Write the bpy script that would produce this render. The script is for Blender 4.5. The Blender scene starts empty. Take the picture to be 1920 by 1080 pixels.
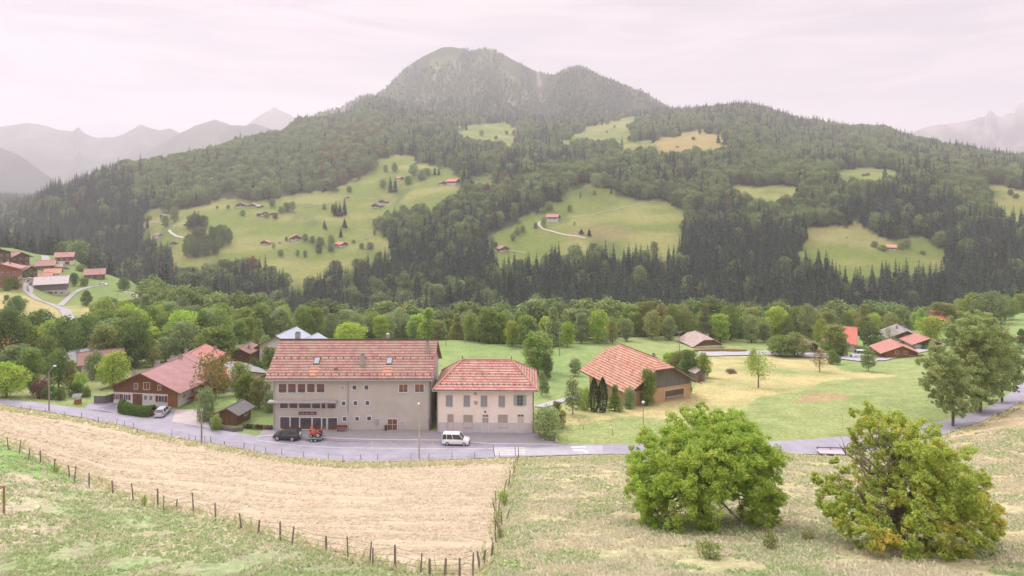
import bpy, bmesh, math, random
import numpy as np
from mathutils import Vector, Matrix

# ------------------------------------------------------------------ camera, world, sun, exposure
scene = bpy.context.scene
COL = scene.collection
R = math.radians
CAMZ = 41.0; F = 1200.0; VH = 360.0
cam_d = bpy.data.cameras.new("camera")
cam_d.sensor_width = 36.0
cam_d.lens = 36.0 * F / 1920.0
cam_d.shift_y = -(540.0 - VH) / 1920.0
cam_d.clip_start = 0.5
cam_d.clip_end = 40000
cam = bpy.data.objects.new("camera", cam_d)
cam.location = (0, 0, CAMZ)
cam.rotation_euler = (R(90), 0, 0)
COL.objects.link(cam)
scene.camera = cam

SUN_EL, SUN_AZ = 48.0, -32.0       # azimuth measured from +Y (north) towards +X
world = bpy.data.worlds.new("World")
scene.world = world
world.use_nodes = True
wn = world.node_tree; wn.nodes.clear()
def N(nt, t, **k):
    n = nt.nodes.new(t)
    for a, b in k.items(): setattr(n, a, b)
    return n
sky = N(wn, 'ShaderNodeTexSky', sky_type='NISHITA', sun_disc=False)
sky.sun_elevation = R(SUN_EL); sky.sun_rotation = R(SUN_AZ)
tc = N(wn, 'ShaderNodeTexCoord')
sep = N(wn, 'ShaderNodeSeparateXYZ'); wn.links.new(tc.outputs['Generated'], sep.inputs[0])
# overcast: pale cloud layer, brighter towards the zenith, with soft streaks
mp = N(wn, 'ShaderNodeMapping'); mp.inputs['Scale'].default_value = (1.2, 1.2, 7.0)
wn.links.new(tc.outputs['Generated'], mp.inputs[0])
nz = N(wn, 'ShaderNodeTexNoise'); nz.inputs['Scale'].default_value = 3.0; nz.inputs['Detail'].default_value = 6.0; nz.inputs['Distortion'].default_value = 0.8
wn.links.new(mp.outputs[0], nz.inputs[0])
cr = N(wn, 'ShaderNodeValToRGB')
cr.color_ramp.elements[0].position = 0.40; cr.color_ramp.elements[0].color = (5.7, 4.95, 5.3, 1)
cr.color_ramp.elements[1].position = 0.62; cr.color_ramp.elements[1].color = (7.2, 6.2, 6.25, 1)
wn.links.new(nz.outputs[0], cr.inputs[0])
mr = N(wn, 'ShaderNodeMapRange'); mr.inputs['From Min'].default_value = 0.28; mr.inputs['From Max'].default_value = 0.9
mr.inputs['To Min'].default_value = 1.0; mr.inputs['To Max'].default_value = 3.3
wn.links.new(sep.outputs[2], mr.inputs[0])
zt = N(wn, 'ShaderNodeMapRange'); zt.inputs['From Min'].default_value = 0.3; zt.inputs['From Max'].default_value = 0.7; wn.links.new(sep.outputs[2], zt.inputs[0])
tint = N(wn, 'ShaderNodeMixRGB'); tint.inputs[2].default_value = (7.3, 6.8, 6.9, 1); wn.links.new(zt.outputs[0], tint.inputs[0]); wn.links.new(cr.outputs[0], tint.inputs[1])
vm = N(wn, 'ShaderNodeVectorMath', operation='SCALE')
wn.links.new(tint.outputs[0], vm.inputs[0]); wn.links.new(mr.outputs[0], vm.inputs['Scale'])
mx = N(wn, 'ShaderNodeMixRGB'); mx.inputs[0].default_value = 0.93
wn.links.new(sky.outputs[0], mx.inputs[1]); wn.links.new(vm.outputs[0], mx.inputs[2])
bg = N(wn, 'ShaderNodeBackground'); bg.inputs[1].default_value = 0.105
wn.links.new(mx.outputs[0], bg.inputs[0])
wo = N(wn, 'ShaderNodeOutputWorld'); wn.links.new(bg.outputs[0], wo.inputs[0])

sun_d = bpy.data.lights.new("sun", 'SUN'); sun_d.energy = 2.0; sun_d.angle = R(10); sun_d.color = (1.0, 0.93, 0.84)
sun = bpy.data.objects.new("sun", sun_d); COL.objects.link(sun)
sd = Vector((math.sin(R(SUN_AZ)) * math.cos(R(SUN_EL)), math.cos(R(SUN_AZ)) * math.cos(R(SUN_EL)), math.sin(R(SUN_EL))))
sun.rotation_euler = sd.to_track_quat('Z', 'Y').to_euler()
sun.location = (0, 0, 500)

scene.view_settings.view_transform = 'Standard'
scene.view_settings.look = 'None'
scene.view_settings.gamma = 1.0
scene.view_settings.exposure = 0.16
scene.cycles.use_denoising = True
scene.cycles.denoiser = 'OPENIMAGEDENOISE'
scene.cycles.denoising_input_passes = 'RGB_ALBEDO_NORMAL'
scene.cycles.denoising_prefilter = 'ACCURATE'
scene.cycles.use_adaptive_sampling = False
scene.cycles.sample_clamp_indirect = 6.0
scene.cycles.max_bounces = 6; scene.cycles.diffuse_bounces = 2; scene.cycles.glossy_bounces = 2
scene.cycles.transmission_bounces = 3; scene.cycles.transparent_max_bounces = 4; scene.cycles.volume_bounces = 1
scene.cycles.caustics_reflective = False; scene.cycles.caustics_refractive = False

# ------------------------------------------------------------------ materials
MATS = {}
def mat(name, c1, c2=None, scale=3.0, rough=0.85, detail=4.0, bump=0.0, stretch=(1, 1, 1), rand=0.0, metal=0.0, spec=0.3):
    """two tones of one material mixed by noise in object space; rand = per-object value change"""
    if name in MATS: return MATS[name]
    m = bpy.data.materials.new(name); m.use_nodes = True; nt = m.node_tree
    b = nt.nodes['Principled BSDF']
    b.inputs['Roughness'].default_value = rough; b.inputs['Metallic'].default_value = metal
    b.inputs['Specular IOR Level'].default_value = spec
    if c2 is None: c2 = tuple(x * 0.82 for x in c1)
    t = N(nt, 'ShaderNodeTexCoord'); mpp = N(nt, 'ShaderNodeMapping'); mpp.inputs['Scale'].default_value = stretch
    nt.links.new(t.outputs['Object'], mpp.inputs[0])
    n = N(nt, 'ShaderNodeTexNoise'); n.inputs['Scale'].default_value = scale; n.inputs['Detail'].default_value = detail; n.inputs['Roughness'].default_value = 0.65
    nt.links.new(mpp.outputs[0], n.inputs[0])
    r = N(nt, 'ShaderNodeValToRGB'); r.color_ramp.elements[0].position = 0.32; r.color_ramp.elements[1].position = 0.68
    r.color_ramp.elements[0].color = (*c1, 1); r.color_ramp.elements[1].color = (*c2, 1)
    nt.links.new(n.outputs[0], r.inputs[0])
    out = r.outputs[0]
    if rand:
        oi = N(nt, 'ShaderNodeObjectInfo'); hv = N(nt, 'ShaderNodeHueSaturation')
        m2 = N(nt, 'ShaderNodeMapRange'); m2.inputs['To Min'].default_value = 1 - rand; m2.inputs['To Max'].default_value = 1 + rand
        nt.links.new(oi.outputs['Random'], m2.inputs[0]); nt.links.new(m2.outputs[0], hv.inputs['Value']); nt.links.new(out, hv.inputs['Color'])
        out = hv.outputs[0]
    nt.links.new(out, b.inputs['Base Color'])
    if bump:
        bp = N(nt, 'ShaderNodeBump'); bp.inputs['Strength'].default_value = bump; bp.inputs['Distance'].default_value = 0.05
        nt.links.new(n.outputs[0], bp.inputs['Height']); nt.links.new(bp.outputs[0], b.inputs['Normal'])
    MATS[name] = m; return m

def roofmat(name, cols, row=0.42, tile=0.26, axis='Y', dark=0.55):
    """tiled / sheet roof: cols = 3 tones; rows along the object axis given, moss by noise"""
    if name in MATS: return MATS[name]
    m = bpy.data.materials.new(name); m.use_nodes = True; nt = m.node_tree; L = nt.links.new
    b = nt.nodes['Principled BSDF']; b.inputs['Roughness'].default_value = 0.8; b.inputs['Specular IOR Level'].default_value = 0.3
    uv = N(nt, 'ShaderNodeUVMap')
    br = N(nt, 'ShaderNodeTexBrick'); br.offset = 0.5
    br.inputs['Scale'].default_value = 1.0; br.inputs['Brick Width'].default_value = tile; br.inputs['Row Height'].default_value = row
    br.inputs['Mortar Size'].default_value = min(row, tile * 1.6) * (0.17 if row > 0.5 and row < 1 else 0.13); br.inputs['Mortar Smooth'].default_value = 0.6; br.inputs['Bias'].default_value = 0.0
    br.inputs['Color1'].default_value = (*cols[0], 1); br.inputs['Color2'].default_value = (*cols[1], 1)
    br.inputs['Mortar'].default_value = (*[x * dark for x in cols[2]], 1)
    L(uv.outputs[0], br.inputs[0])
    n = N(nt, 'ShaderNodeTexNoise'); n.inputs['Scale'].default_value = 0.55; n.inputs['Detail'].default_value = 7; n.inputs['Roughness'].default_value = 0.7
    L(uv.outputs[0], n.inputs[0])
    r = N(nt, 'ShaderNodeValToRGB'); r.color_ramp.elements[0].position = 0.42; r.color_ramp.elements[1].position = 0.62
    L(n.outputs[0], r.inputs[0])
    mxx = N(nt, 'ShaderNodeMixRGB'); mxx.inputs[2].default_value = (*cols[2], 1)
    ms = N(nt, 'ShaderNodeMath', operation='MULTIPLY'); ms.inputs[1].default_value = 0.62
    L(r.outputs[0], ms.inputs[0]); L(ms.outputs[0], mxx.inputs[0]); L(br.outputs[0], mxx.inputs[1]); cout = mxx.outputs[0]
    if 0.5 < row < 1:      # a dark mossy line along each tile course
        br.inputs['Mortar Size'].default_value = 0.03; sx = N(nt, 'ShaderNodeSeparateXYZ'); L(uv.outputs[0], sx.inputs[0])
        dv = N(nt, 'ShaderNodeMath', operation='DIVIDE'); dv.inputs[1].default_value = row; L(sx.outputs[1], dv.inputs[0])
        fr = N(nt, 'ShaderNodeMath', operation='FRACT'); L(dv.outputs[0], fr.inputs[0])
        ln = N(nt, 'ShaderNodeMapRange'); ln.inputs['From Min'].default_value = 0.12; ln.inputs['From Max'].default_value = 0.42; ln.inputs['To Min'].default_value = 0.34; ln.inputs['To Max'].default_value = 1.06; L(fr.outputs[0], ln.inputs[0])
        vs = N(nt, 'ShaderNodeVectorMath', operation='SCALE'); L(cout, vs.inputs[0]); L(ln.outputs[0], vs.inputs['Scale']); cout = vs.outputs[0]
    L(cout, b.inputs['Base Color'])
    bp = N(nt, 'ShaderNodeBump'); bp.inputs['Strength'].default_value = 0.6; bp.inputs['Distance'].default_value = 0.06; bp.invert = True
    L(br.outputs['Fac'], bp.inputs['Height']); L(bp.outputs[0], b.inputs['Normal'])
    MATS[name] = m; return m

def leafmat(name, c1, c2, c3=None, rand=0.25, huer=0.014, thr=0.62, nscale=0.35, transl=0.36):
    """foliage: each small leaf clump takes its own tone; patches of a third tone by noise"""
    if name in MATS: return MATS[name]
    m = bpy.data.materials.new(name); m.use_nodes = True; nt = m.node_tree; L = nt.links.new
    nt.nodes.remove(nt.nodes['Principled BSDF'])
    out = nt.nodes['Material Output']
    g = N(nt, 'ShaderNodeNewGeometry')
    mixc = N(nt, 'ShaderNodeMixRGB'); mixc.inputs[1].default_value = (*c1, 1); mixc.inputs[2].default_value = (*c2, 1)
    L(g.outputs['Random Per Island'], mixc.inputs[0]); c = mixc.outputs[0]
    if c3:
        t = N(nt, 'ShaderNodeTexCoord'); n = N(nt, 'ShaderNodeTexNoise'); n.inputs['Scale'].default_value = nscale; n.inputs['Detail'].default_value = 3
        L(t.outputs['Object'], n.inputs[0])
        ad = N(nt, 'ShaderNodeMath', operation='MULTIPLY_ADD'); ad.inputs[1].default_value = 0.22; L(g.outputs['Random Per Island'], ad.inputs[0]); L(n.outputs[0], ad.inputs[2])
        r = N(nt, 'ShaderNodeValToRGB'); r.color_ramp.elements[0].position = thr; r.color_ramp.elements[1].position = thr + 0.12
        L(ad.outputs[0], r.inputs[0])
        m3 = N(nt, 'ShaderNodeMixRGB'); L(r.outputs[0], m3.inputs[0]); L(c, m3.inputs[1]); m3.inputs[2].default_value = (*c3, 1); c = m3.outputs[0]
    oi = N(nt, 'ShaderNodeObjectInfo'); hv = N(nt, 'ShaderNodeHueSaturation')
    m2 = N(nt, 'ShaderNodeMapRange'); m2.inputs['To Min'].default_value = 1 - rand; m2.inputs['To Max'].default_value = 1 + rand
    L(oi.outputs['Random'], m2.inputs[0]); L(m2.outputs[0], hv.inputs['Value'])
    mm = N(nt, 'ShaderNodeMath', operation='MULTIPLY'); mm.inputs[1].default_value = 7.31; L(oi.outputs['Random'], mm.inputs[0])
    fr = N(nt, 'ShaderNodeMath', operation='FRACT'); L(mm.outputs[0], fr.inputs[0])
    m4 = N(nt, 'ShaderNodeMapRange'); m4.inputs['To Min'].default_value = 0.5 - huer * 1.3; m4.inputs['To Max'].default_value = 0.5 + huer * 0.7
    L(fr.outputs[0], m4.inputs[0]); L(m4.outputs[0], hv.inputs['Hue'])
    L(c, hv.inputs['Color'])
    d = N(nt, 'ShaderNodeBsdfDiffuse'); tr = N(nt, 'ShaderNodeBsdfTranslucent'); mxs = N(nt, 'ShaderNodeMixShader'); mxs.inputs[0].default_value = transl
    L(hv.outputs[0], d.inputs[0]); L(hv.outputs[0], tr.inputs[0]); L(d.outputs[0], mxs.inputs[1]); L(tr.outputs[0], mxs.inputs[2]); L(mxs.outputs[0], out.inputs[0])
    MATS[name] = m; return m

# ------------------------------------------------------------------ mesh helpers
class MB:
    """collects boxes, prisms, tubes; build() links them as ONE mesh object"""
    def __init__(s): s.v = []; s.f = []; s.m = []; s.uv = {}
    def add(s, vs, fs, mi=0, uvs=None):
        k = len(s.v); s.v += [tuple(v) for v in vs]
        for i, f in enumerate(fs):
            if uvs and uvs[i]: s.uv[len(s.f)] = uvs[i]
            s.f.append(tuple(a + k for a in f)); s.m.append(mi)
        return s
    def box(s, x0, x1, y0, y1, z0, z1, mi=0):
        v = [(x, y, z) for z in (z0, z1) for y in (y0, y1) for x in (x0, x1)]
        return s.add(v, [(0, 2, 3, 1), (4, 5, 7, 6), (0, 1, 5, 4), (2, 6, 7, 3), (0, 4, 6, 2), (1, 3, 7, 5)], mi)
    def tube(s, p, r, n=8, mi=0, cap=True):
        """p list of points, r list of radii"""
        p = [Vector(a) for a in p]; rings = []
        for i, a in enumerate(p):
            d = (p[min(i + 1, len(p) - 1)] - p[max(i - 1, 0)]).normalized()
            q = d.to_track_quat('Z', 'Y')
            rr = r[i] if hasattr(r, '__len__') else r
            rings.append([a + q @ Vector((math.cos(2 * math.pi * k / n) * rr, math.sin(2 * math.pi * k / n) * rr, 0)) for k in range(n)])
        vs = [x for g in rings for x in g]; fs = []
        for i in range(len(p) - 1):
            for k in range(n):
                k2 = (k + 1) % n; fs.append((i * n + k, i * n + k2, (i + 1) * n + k2, (i + 1) * n + k))
        if cap: fs.append(tuple(range(n))[::-1]); fs.append(tuple((len(p) - 1) * n + k for k in range(n)))
        return s.add(vs, fs, mi)
    def prism(s, poly, axis, a0, a1, mi=0):
        """poly in the plane across axis ('x': (y,z), 'y': (x,z), 'z': (x,y)), extruded from a0 to a1"""
        def P(p, a): return {'x': (a, p[0], p[1]), 'y': (p[0], a, p[1]), 'z': (p[0], p[1], a)}[axis]
        n = len(poly); vs = [P(p, a0) for p in poly] + [P(p, a1) for p in poly]
        fs = [tuple(range(n)), tuple(range(n, 2 * n))[::-1]] + [(i, i + n, (i + 1) % n + n, (i + 1) % n) for i in range(n)]
        return s.add(vs, fs, mi)
    def slab(s, q, t, mi=0, uv0=None):
        """a roof slab: q four top corners (eave0, eave1, ridge1, ridge0), thickness t downwards, uv along eave / up slope in metres"""
        q = [Vector(a) for a in q]; lo = [a - Vector((0, 0, t)) for a in q]; n = len(q)
        e = (q[1] - q[0]).normalized(); nn = (q[1] - q[0]).cross(q[-1] - q[0]).normalized(); w = nn.cross(e)
        uvq = [((a - q[0]).dot(e), (a - q[0]).dot(w)) for a in q]
        fs = [tuple(range(n)), tuple(range(n, 2 * n))[::-1]] + [(i, i + n, (i + 1) % n + n, (i + 1) % n) for i in range(n)]
        uvs = [uvq, uvq[::-1]] + [[uvq[i], uvq[i], uvq[(i + 1) % n], uvq[(i + 1) % n]] for i in range(n)]
        return s.add(q + lo, fs, mi, uvs)
    def mesh(s, name, mats):
        me = bpy.data.meshes.new(name); me.from_pydata(s.v, [], s.f)
        for m in (mats if isinstance(mats, (list, tuple)) else [mats]): me.materials.append(m)
        me.polygons.foreach_set('material_index', s.m)
        if s.uv:
            ul = me.uv_layers.new(name='UVMap')
            for fi, us in s.uv.items():
                p = me.polygons[fi]
                for k, li in enumerate(p.loop_indices): ul.data[li].uv = us[k]
        bm = bmesh.new(); bm.from_mesh(me); bmesh.ops.recalc_face_normals(bm, faces=bm.faces); bm.to_mesh(me); bm.free()
        return me
    def build(s, name, mats, parent=None, smooth=False):
        o = bpy.data.objects.new(name, s.mesh(name, mats)); COL.objects.link(o)
        if parent: o.parent = parent
        if smooth: o.data.polygons.foreach_set('use_smooth', [True] * len(o.data.polygons))
        return o
def tag(o, label=None, cat=None, group=None, kind=None):
    if label: o['label'] = label
    if cat: o['category'] = cat
    if group: o['group'] = group
    if kind: o['kind'] = kind
    return o
def thing(name, label, cat, loc, rot=0, group=None):
    o = bpy.data.objects.new(name, None); COL.objects.link(o); o.empty_display_size = 0.5
    o.location = loc; o.rotation_euler = (0, 0, rot); return tag(o, label, cat, group)
def obj(name, me, parent=None):
    o = bpy.data.objects.new(name, me); COL.objects.link(o)
    if parent: o.parent = parent
    return o
def npmesh(name, V, Fq, mats, mi=None, smooth=False):
    """fast mesh from numpy arrays; Fq (n,4) quads or (n,3)"""
    me = bpy.data.meshes.new(name); k = Fq.shape[1]
    me.vertices.add(len(V)); me.vertices.foreach_set('co', np.ascontiguousarray(V, dtype=np.float32).ravel())
    me.loops.add(Fq.size); me.loops.foreach_set('vertex_index', np.ascontiguousarray(Fq, dtype=np.int32).ravel())
    me.polygons.add(len(Fq)); me.polygons.foreach_set('loop_start', np.arange(len(Fq), dtype=np.int32) * k)
    try: me.polygons.foreach_set('loop_total', np.full(len(Fq), k, dtype=np.int32))
    except Exception: pass
    for m in mats: me.materials.append(m)
    if mi is not None: me.polygons.foreach_set('material_index', np.ascontiguousarray(mi, dtype=np.int32))
    if smooth: me.polygons.foreach_set('use_smooth', np.ones(len(Fq), dtype=bool))
    me.update(calc_edges=True); me.validate(); return me

def vnoise(x, y, seed=0):
    def h(i, j):
        n = (i.astype(np.int64) * 374761393 + j.astype(np.int64) * 668265263 + seed * 982451653) & 0x7fffffff
        n = ((n ^ (n >> 13)) * 1274126177) & 0x7fffffff
        return ((n ^ (n >> 16)) & 0xffff) / 65535.0
    xi = np.floor(x); yi = np.floor(y); fx = x - xi; fy = y - yi
    fx = fx * fx * (3 - 2 * fx); fy = fy * fy * (3 - 2 * fy)
    return (h(xi, yi) * (1 - fx) + h(xi + 1, yi) * fx) * (1 - fy) + (h(xi, yi + 1) * (1 - fx) + h(xi + 1, yi + 1) * fx) * fy
def fbm(x, y, seed=0, o=4):
    s = 0; a = 0.5; t = 0
    for k in range(o): s = s + a * vnoise(x * 2 ** k, y * 2 ** k, seed + k); t += a; a *= 0.5
    return s / t
def inpoly(x, y, poly):
    r = np.zeros(np.shape(x), bool); n = len(poly)
    for i in range(n):
        x0, y0 = poly[i]; x1, y1 = poly[(i + 1) % n]
        if y0 == y1: continue
        c = ((y0 > y) != (y1 > y)) & (x < (x1 - x0) * (y - y0) / (y1 - y0) + x0); r ^= c
    return r

# ------------------------------------------------------------------ terrain heights
NEAR = {  # column (photo x at the camera axis scale) : (distance, height)
 -400: [(-60, 48), (10, 31), (34, 22), (65, 18.5), (100, 12), (120, 7), (130, 5)],
 0:   [(-60, 48), (10, 31), (34, 20.6), (65, 15.6), (90, 9.5), (115, 2.8), (123, 2.2)],
 200: [(-60, 48), (10, 31), (34, 20.5), (57, 14.2), (85, 7.4), (112, 0.3), (128, 0.2)],
 400: [(-60, 48), (10, 31), (34, 20.5), (50, 15.6), (75, 9.0), (105.5, 0.1), (125, 0)],
 520: [(-60, 48), (10, 31), (34, 20.5), (48, 16.2), (70, 9.6), (99, 0), (125, 0)],
 700: [(-60, 48), (10, 31), (34, 20.6), (66, 10.7), (97.3, 0), (122, 0)],
 960: [(-60, 48), (10, 31), (34, 20.6), (66, 11.0), (98, 0), (120, 0)],
 1200: [(-60, 48), (10, 31), (34, 20.8), (50, 15.6), (70, 9.8), (100, 0), (116, -0.3)],
 1400: [(-60, 48), (10, 31), (34, 21), (46, 17.0), (70, 10.2), (99.5, 0), (112, 0)],
 1600: [(-60, 48), (10, 31), (34, 21), (46, 17.0), (70, 9.6), (99.5, 0), (112, 0)],
 1780: [(-60, 48), (10, 31), (34, 21), (60, 13), (85, 6.3), (110, 0), (121, 0)],
 1920: [(-60, 48), (10, 31), (34, 21.2), (75, 9.5), (100, 4.6), (125, 0.2), (137, 0.3)],
 2300: [(-60, 48), (10, 31), (34, 22), (75, 13), (120, 7), (150, 4), (165, 3)],
}
FAR = {
 -400: [(160, 2), (200, -4), (250, -7), (320, 3), (400, 10), (450, 10), (520, 0), (700, -15), (1100, 0), (2500, 20), (7100, 30)],
 0:   [(150, -2), (200, -7), (250, -9), (280, -8), (320, -3), (400, 3), (440, 4), (520, -25), (700, -35), (1100, -10), (1700, 12), (2500, 18), (7100, 30)],
 120: [(150, -3), (200, -8), (250, -9.5), (320, -13.5), (360, -13), (400, -10), (440, -4), (470, -5), (560, -50), (750, -40), (900, 8), (1000, 44), (1300, 10), (7100, 20)],
 235: [(150, -3), (200, -8), (250, -10), (320, -13), (400, -15), (430, -17), (520, -60), (620, -62), (750, -30), (950, 40), (1150, 86), (1500, 30), (7100, 20)],
 350: [(150, -3), (200, -8), (260, -14), (330, -25), (420, -62), (540, -62), (620, -45), (720, -13), (820, 12), (950, 45), (1150, 92), (1300, 114), (1700, 40), (7100, 20)],
 450: [(150, -4), (200, -9), (245, -14), (310, -30), (420, -70), (530, -66), (620, -44), (720, -13), (820, 13), (950, 48), (1200, 110), (1450, 154), (1900, 60), (7100, 20)],
 565: [(130, -2), (160, -6), (200, -9.5), (240, -14), (300, -30), (420, -75), (520, -68), (620, -44), (720, -13), (820, 14), (950, 50), (1250, 125), (1700, 232), (2200, 120), (7100, 20)],
 700: [(130, -2), (160, -6), (200, -9.5), (240, -13.5), (300, -31), (430, -78), (520, -66), (620, -40), (720, -12), (820, 16), (950, 58), (1100, 102), (1500, 190), (2100, 345), (2500, 280), (7100, 20)],
 850: [(150, -4.5), (180, -8.2), (235, -13), (300, -33), (430, -80), (480, -64), (560, -48), (650, -25), (760, 14), (850, 48), (1000, 84), (1300, 145), (1900, 265), (7100, 20)],
 960: [(140, -4), (178, -8.5), (225, -12.5), (300, -33), (420, -76), (480, -60), (560, -46), (650, -23), (760, 16), (850, 40), (1000, 78), (1300, 135), (1900, 255), (7100, 20)],
 1100: [(140, -4), (178, -8), (205, -8.8), (235, -12), (300, -33), (420, -76), (480, -60), (560, -46), (640, -19), (700, 2), (760, 24), (850, 62), (930, 70), (1050, 80), (1300, 140), (1900, 255), (7100, 20)],
 1250: [(132, -2), (178, -7.5), (210, -10.5), (240, -12.5), (300, -32), (420, -76), (480, -60), (560, -46), (640, -20), (700, 2), (760, 22), (850, 50), (1000, 92), (1200, 140), (1500, 195), (1900, 275), (7100, 20)],
 1400: [(140, -2.6), (170, -6.2), (205, -11), (240, -13.5), (300, -32), (430, -76), (480, -61), (560, -44), (640, -20), (700, 2), (780, 34), (850, 50), (1000, 92), (1300, 160), (1900, 296), (2400, 180), (7100, 20)],
 1520: [(135, -1.5), (165, -5.5), (205, -11.5), (245, -14), (300, -32), (430, -76), (480, -61), (550, -34), (600, -14), (650, 4), (780, 45), (1000, 84), (1300, 135), (1850, 242), (2300, 150), (7100, 20)],
 1650: [(130, -0.8), (155, -4.2), (207, -11.6), (250, -14), (300, -30), (430, -75), (480, -60), (550, -32), (600, -12), (650, 6), (800, 55), (1000, 84), (1300, 130), (1700, 205), (2200, 120), (7100, 20)],
 1750: [(130, -0.5), (160, -4.5), (210, -11), (260, -14), (310, -32), (430, -70), (480, -60), (550, -34), (600, -16), (700, 20), (850, 58), (1100, 90), (1550, 158), (2000, 90), (7100, 20)],
 1920: [(160, -1), (200, -6), (250, -9), (300, -15), (380, -48), (460, -60), (520, -48), (600, -15), (700, 20), (800, 49), (1000, 66), (1350, 108), (1800, 60), (7100, 20)],
 2300: [(200, -2), (250, -6), (320, -15), (400, -40), (500, -45), (650, 20), (900, 66), (1200, 90), (1800, 70), (7100, 20)],
}
UN = np.array(sorted(NEAR)); UF = np.array(sorted(FAR))
def colfun(tab, us, Y):
    return np.stack([np.interp(Y, [p[0] for p in tab[u]], [p[1] for p in tab[u]]) for u in us])
TY = np.concatenate([np.arange(-54, 28, 6), np.arange(28, 134, 0.9), 134 * 1.0115 ** np.arange(0, 349)])
TY = TY[TY <= 7100]; NS = 681; TS = np.linspace(-1.36, 1.36, NS)
FULL = {}
for u in sorted(set(NEAR) | set(FAR)):
    def near_pts(u):
        i = np.searchsorted(UN, u)
        if u in NEAR: return NEAR[u]
        a, b = UN[i - 1], UN[i]; t = (u - a) / (b - a)
        last = NEAR[a][-1][0] * (1 - t) + NEAR[b][-1][0] * t
        ys = sorted(set([p[0] for p in NEAR[a]] + [p[0] for p in NEAR[b]]))
        ys = [y for y in ys if y < last] + [last]
        fa = lambda y, k: np.interp(y, [p[0] for p in NEAR[k]], [p[1] for p in NEAR[k]])
        return [(y, float(fa(y, a) * (1 - t) + fa(y, b) * t)) for y in ys]
    def far_pts(u):
        if u in FAR: return FAR[u]
        i = np.searchsorted(UF, u); a, b = UF[i - 1], UF[i]; t = (u - a) / (b - a)
        ys = sorted(set([p[0] for p in FAR[a]] + [p[0] for p in FAR[b]]))
        fa = lambda y, k: np.interp(y, [p[0] for p in FAR[k]], [p[1] for p in FAR[k]])
        return [(y, float(fa(y, a) * (1 - t) + fa(y, b) * t)) for y in ys if y >= max(FAR[a][0][0], FAR[b][0][0])]
    n_ = near_pts(u); f_ = [p for p in far_pts(u) if p[0] > n_[-1][0] + 4]
    FULL[u] = n_ + f_
UA = np.array(sorted(FULL), float)
ZC = np.stack([np.interp(TY, [p[0] for p in FULL[u]], [p[1] for p in FULL[u]]) for u in sorted(FULL)])
def smooth_rows(Z, m, k):
    ker = np.hanning(2 * k + 3)[1:-1]; ker /= ker.sum()
    P = np.pad(Z, ((0, 0), (k, k)), mode='edge'); S = np.stack([np.convolve(r, ker, 'valid') for r in P])
    return np.where(m[None, :], S, Z)
ZC = smooth_rows(ZC, (TY > 140) & (TY < 6500), 4)
Xg = TS[:, None] * (TY[None, :] + 60); Yg = np.repeat(TY[None, :], NS, 0)
Ug = 960 + 1200 * Xg / np.maximum(Yg, 34)
# smooth (monotone-free) cubic blend across columns
idx = np.clip(np.searchsorted(UA, Ug) - 1, 0, len(UA) - 2); uc = np.clip(Ug, UA[0], UA[-1])
tt = (uc - UA[idx]) / (UA[idx + 1] - UA[idx])
far_w = np.clip((Yg - 140) / 60, 0, 1); ts = tt * (1 - far_w) + (tt * tt * (3 - 2 * tt)) * far_w
jj = np.arange(len(TY))[None, :].repeat(NS, 0)
Zg = ZC[idx, jj] * (1 - ts) + ZC[idx + 1, jj] * ts
def ridge(sil, ys, front, back, amp, seed, gl=260.0):
    """mountain crest from a list of (column, photo height) at distance ys, with gullies running down its faces"""
    us = [p[0] for p in sil]; yy = np.interp(Ug, us, [p[2] if len(p) > 2 else ys for p in sil])
    vv = np.interp(Ug, us, [p[1] for p in sil]); H = CAMZ - (vv - VH) / F * yy
    d = yy - Yg; out = np.interp(Ug, [us[0] - 60, us[0], us[-1], us[-1] + 60], [1, 0, 0, 1]) * 900
    z = H - np.where(d > 0, front * d, -back * d) - out
    n = np.abs(fbm(Xg / gl, Yg / (gl * 3.0), seed, 5) - 0.5) * 2; n2 = fbm(Xg / (gl * .25), Yg / (gl * .4), seed + 9, 3) - 0.5
    return z - (amp * (0.6 - n) * 1.2 + amp * 0.5 * n2) * np.clip(np.abs(d) / 250, 0, 1)
L1 = ridge([(560, 232), (600, 208), (640, 200), (658, 189), (682, 176), (706, 177), (722, 164), (745, 141), (775, 115), (810, 95), (832, 87), (850, 86), (866, 88), (882, 94), (896, 90), (915, 89), (940, 98), (975, 116), (1010, 133), (1030, 139), (1042, 138), (1052, 131), (1070, 124), (1090, 121), (1108, 130), (1130, 142), (1160, 152), (1190, 165), (1205, 168), (1230, 184), (1275, 206), (1330, 240)], 2600, 0.56, 0.5, 55, 5)
L1b = ridge([(985, 330), (1010, 230), (1035, 160), (1052, 137), (1085, 124), (1108, 132), (1150, 149), (1190, 166), (1240, 195), (1275, 212)], 2350, 0.6, 0.9, 50, 15)
L4 = ridge([(-500, 190), (-200, 215), (-60, 240), (0, 234), (50, 225), (75, 231), (110, 240), (138, 243), (143, 236), (147, 231), (151, 240), (160, 247), (180, 253), (210, 254), (235, 246), (252, 236), (263, 228), (280, 235), (300, 240), (318, 235), (335, 243), (360, 262)], 5000, 0.34, 0.5, 150, 25, 700)
L4b = ridge([(250, 300), (290, 275), (340, 248), (365, 236), (390, 228), (404, 223), (415, 228), (432, 234), (455, 236), (480, 232), (560, 260), (640, 300)], 4000, 0.3, 0.5, 110, 35, 600)
L6 = ridge([(420, 255), (455, 238), (480, 218), (505, 204), (516, 197), (524, 203), (545, 212), (560, 222), (640, 250)], 6000, 0.4, 0.5, 100, 45, 500)
L7 = ridge([(-500, 180), (-200, 235), (-60, 262), (0, 272), (40, 288), (80, 318), (110, 342), (150, 372)], 3200, 0.42, 0.5, 120, 55, 400)
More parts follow.
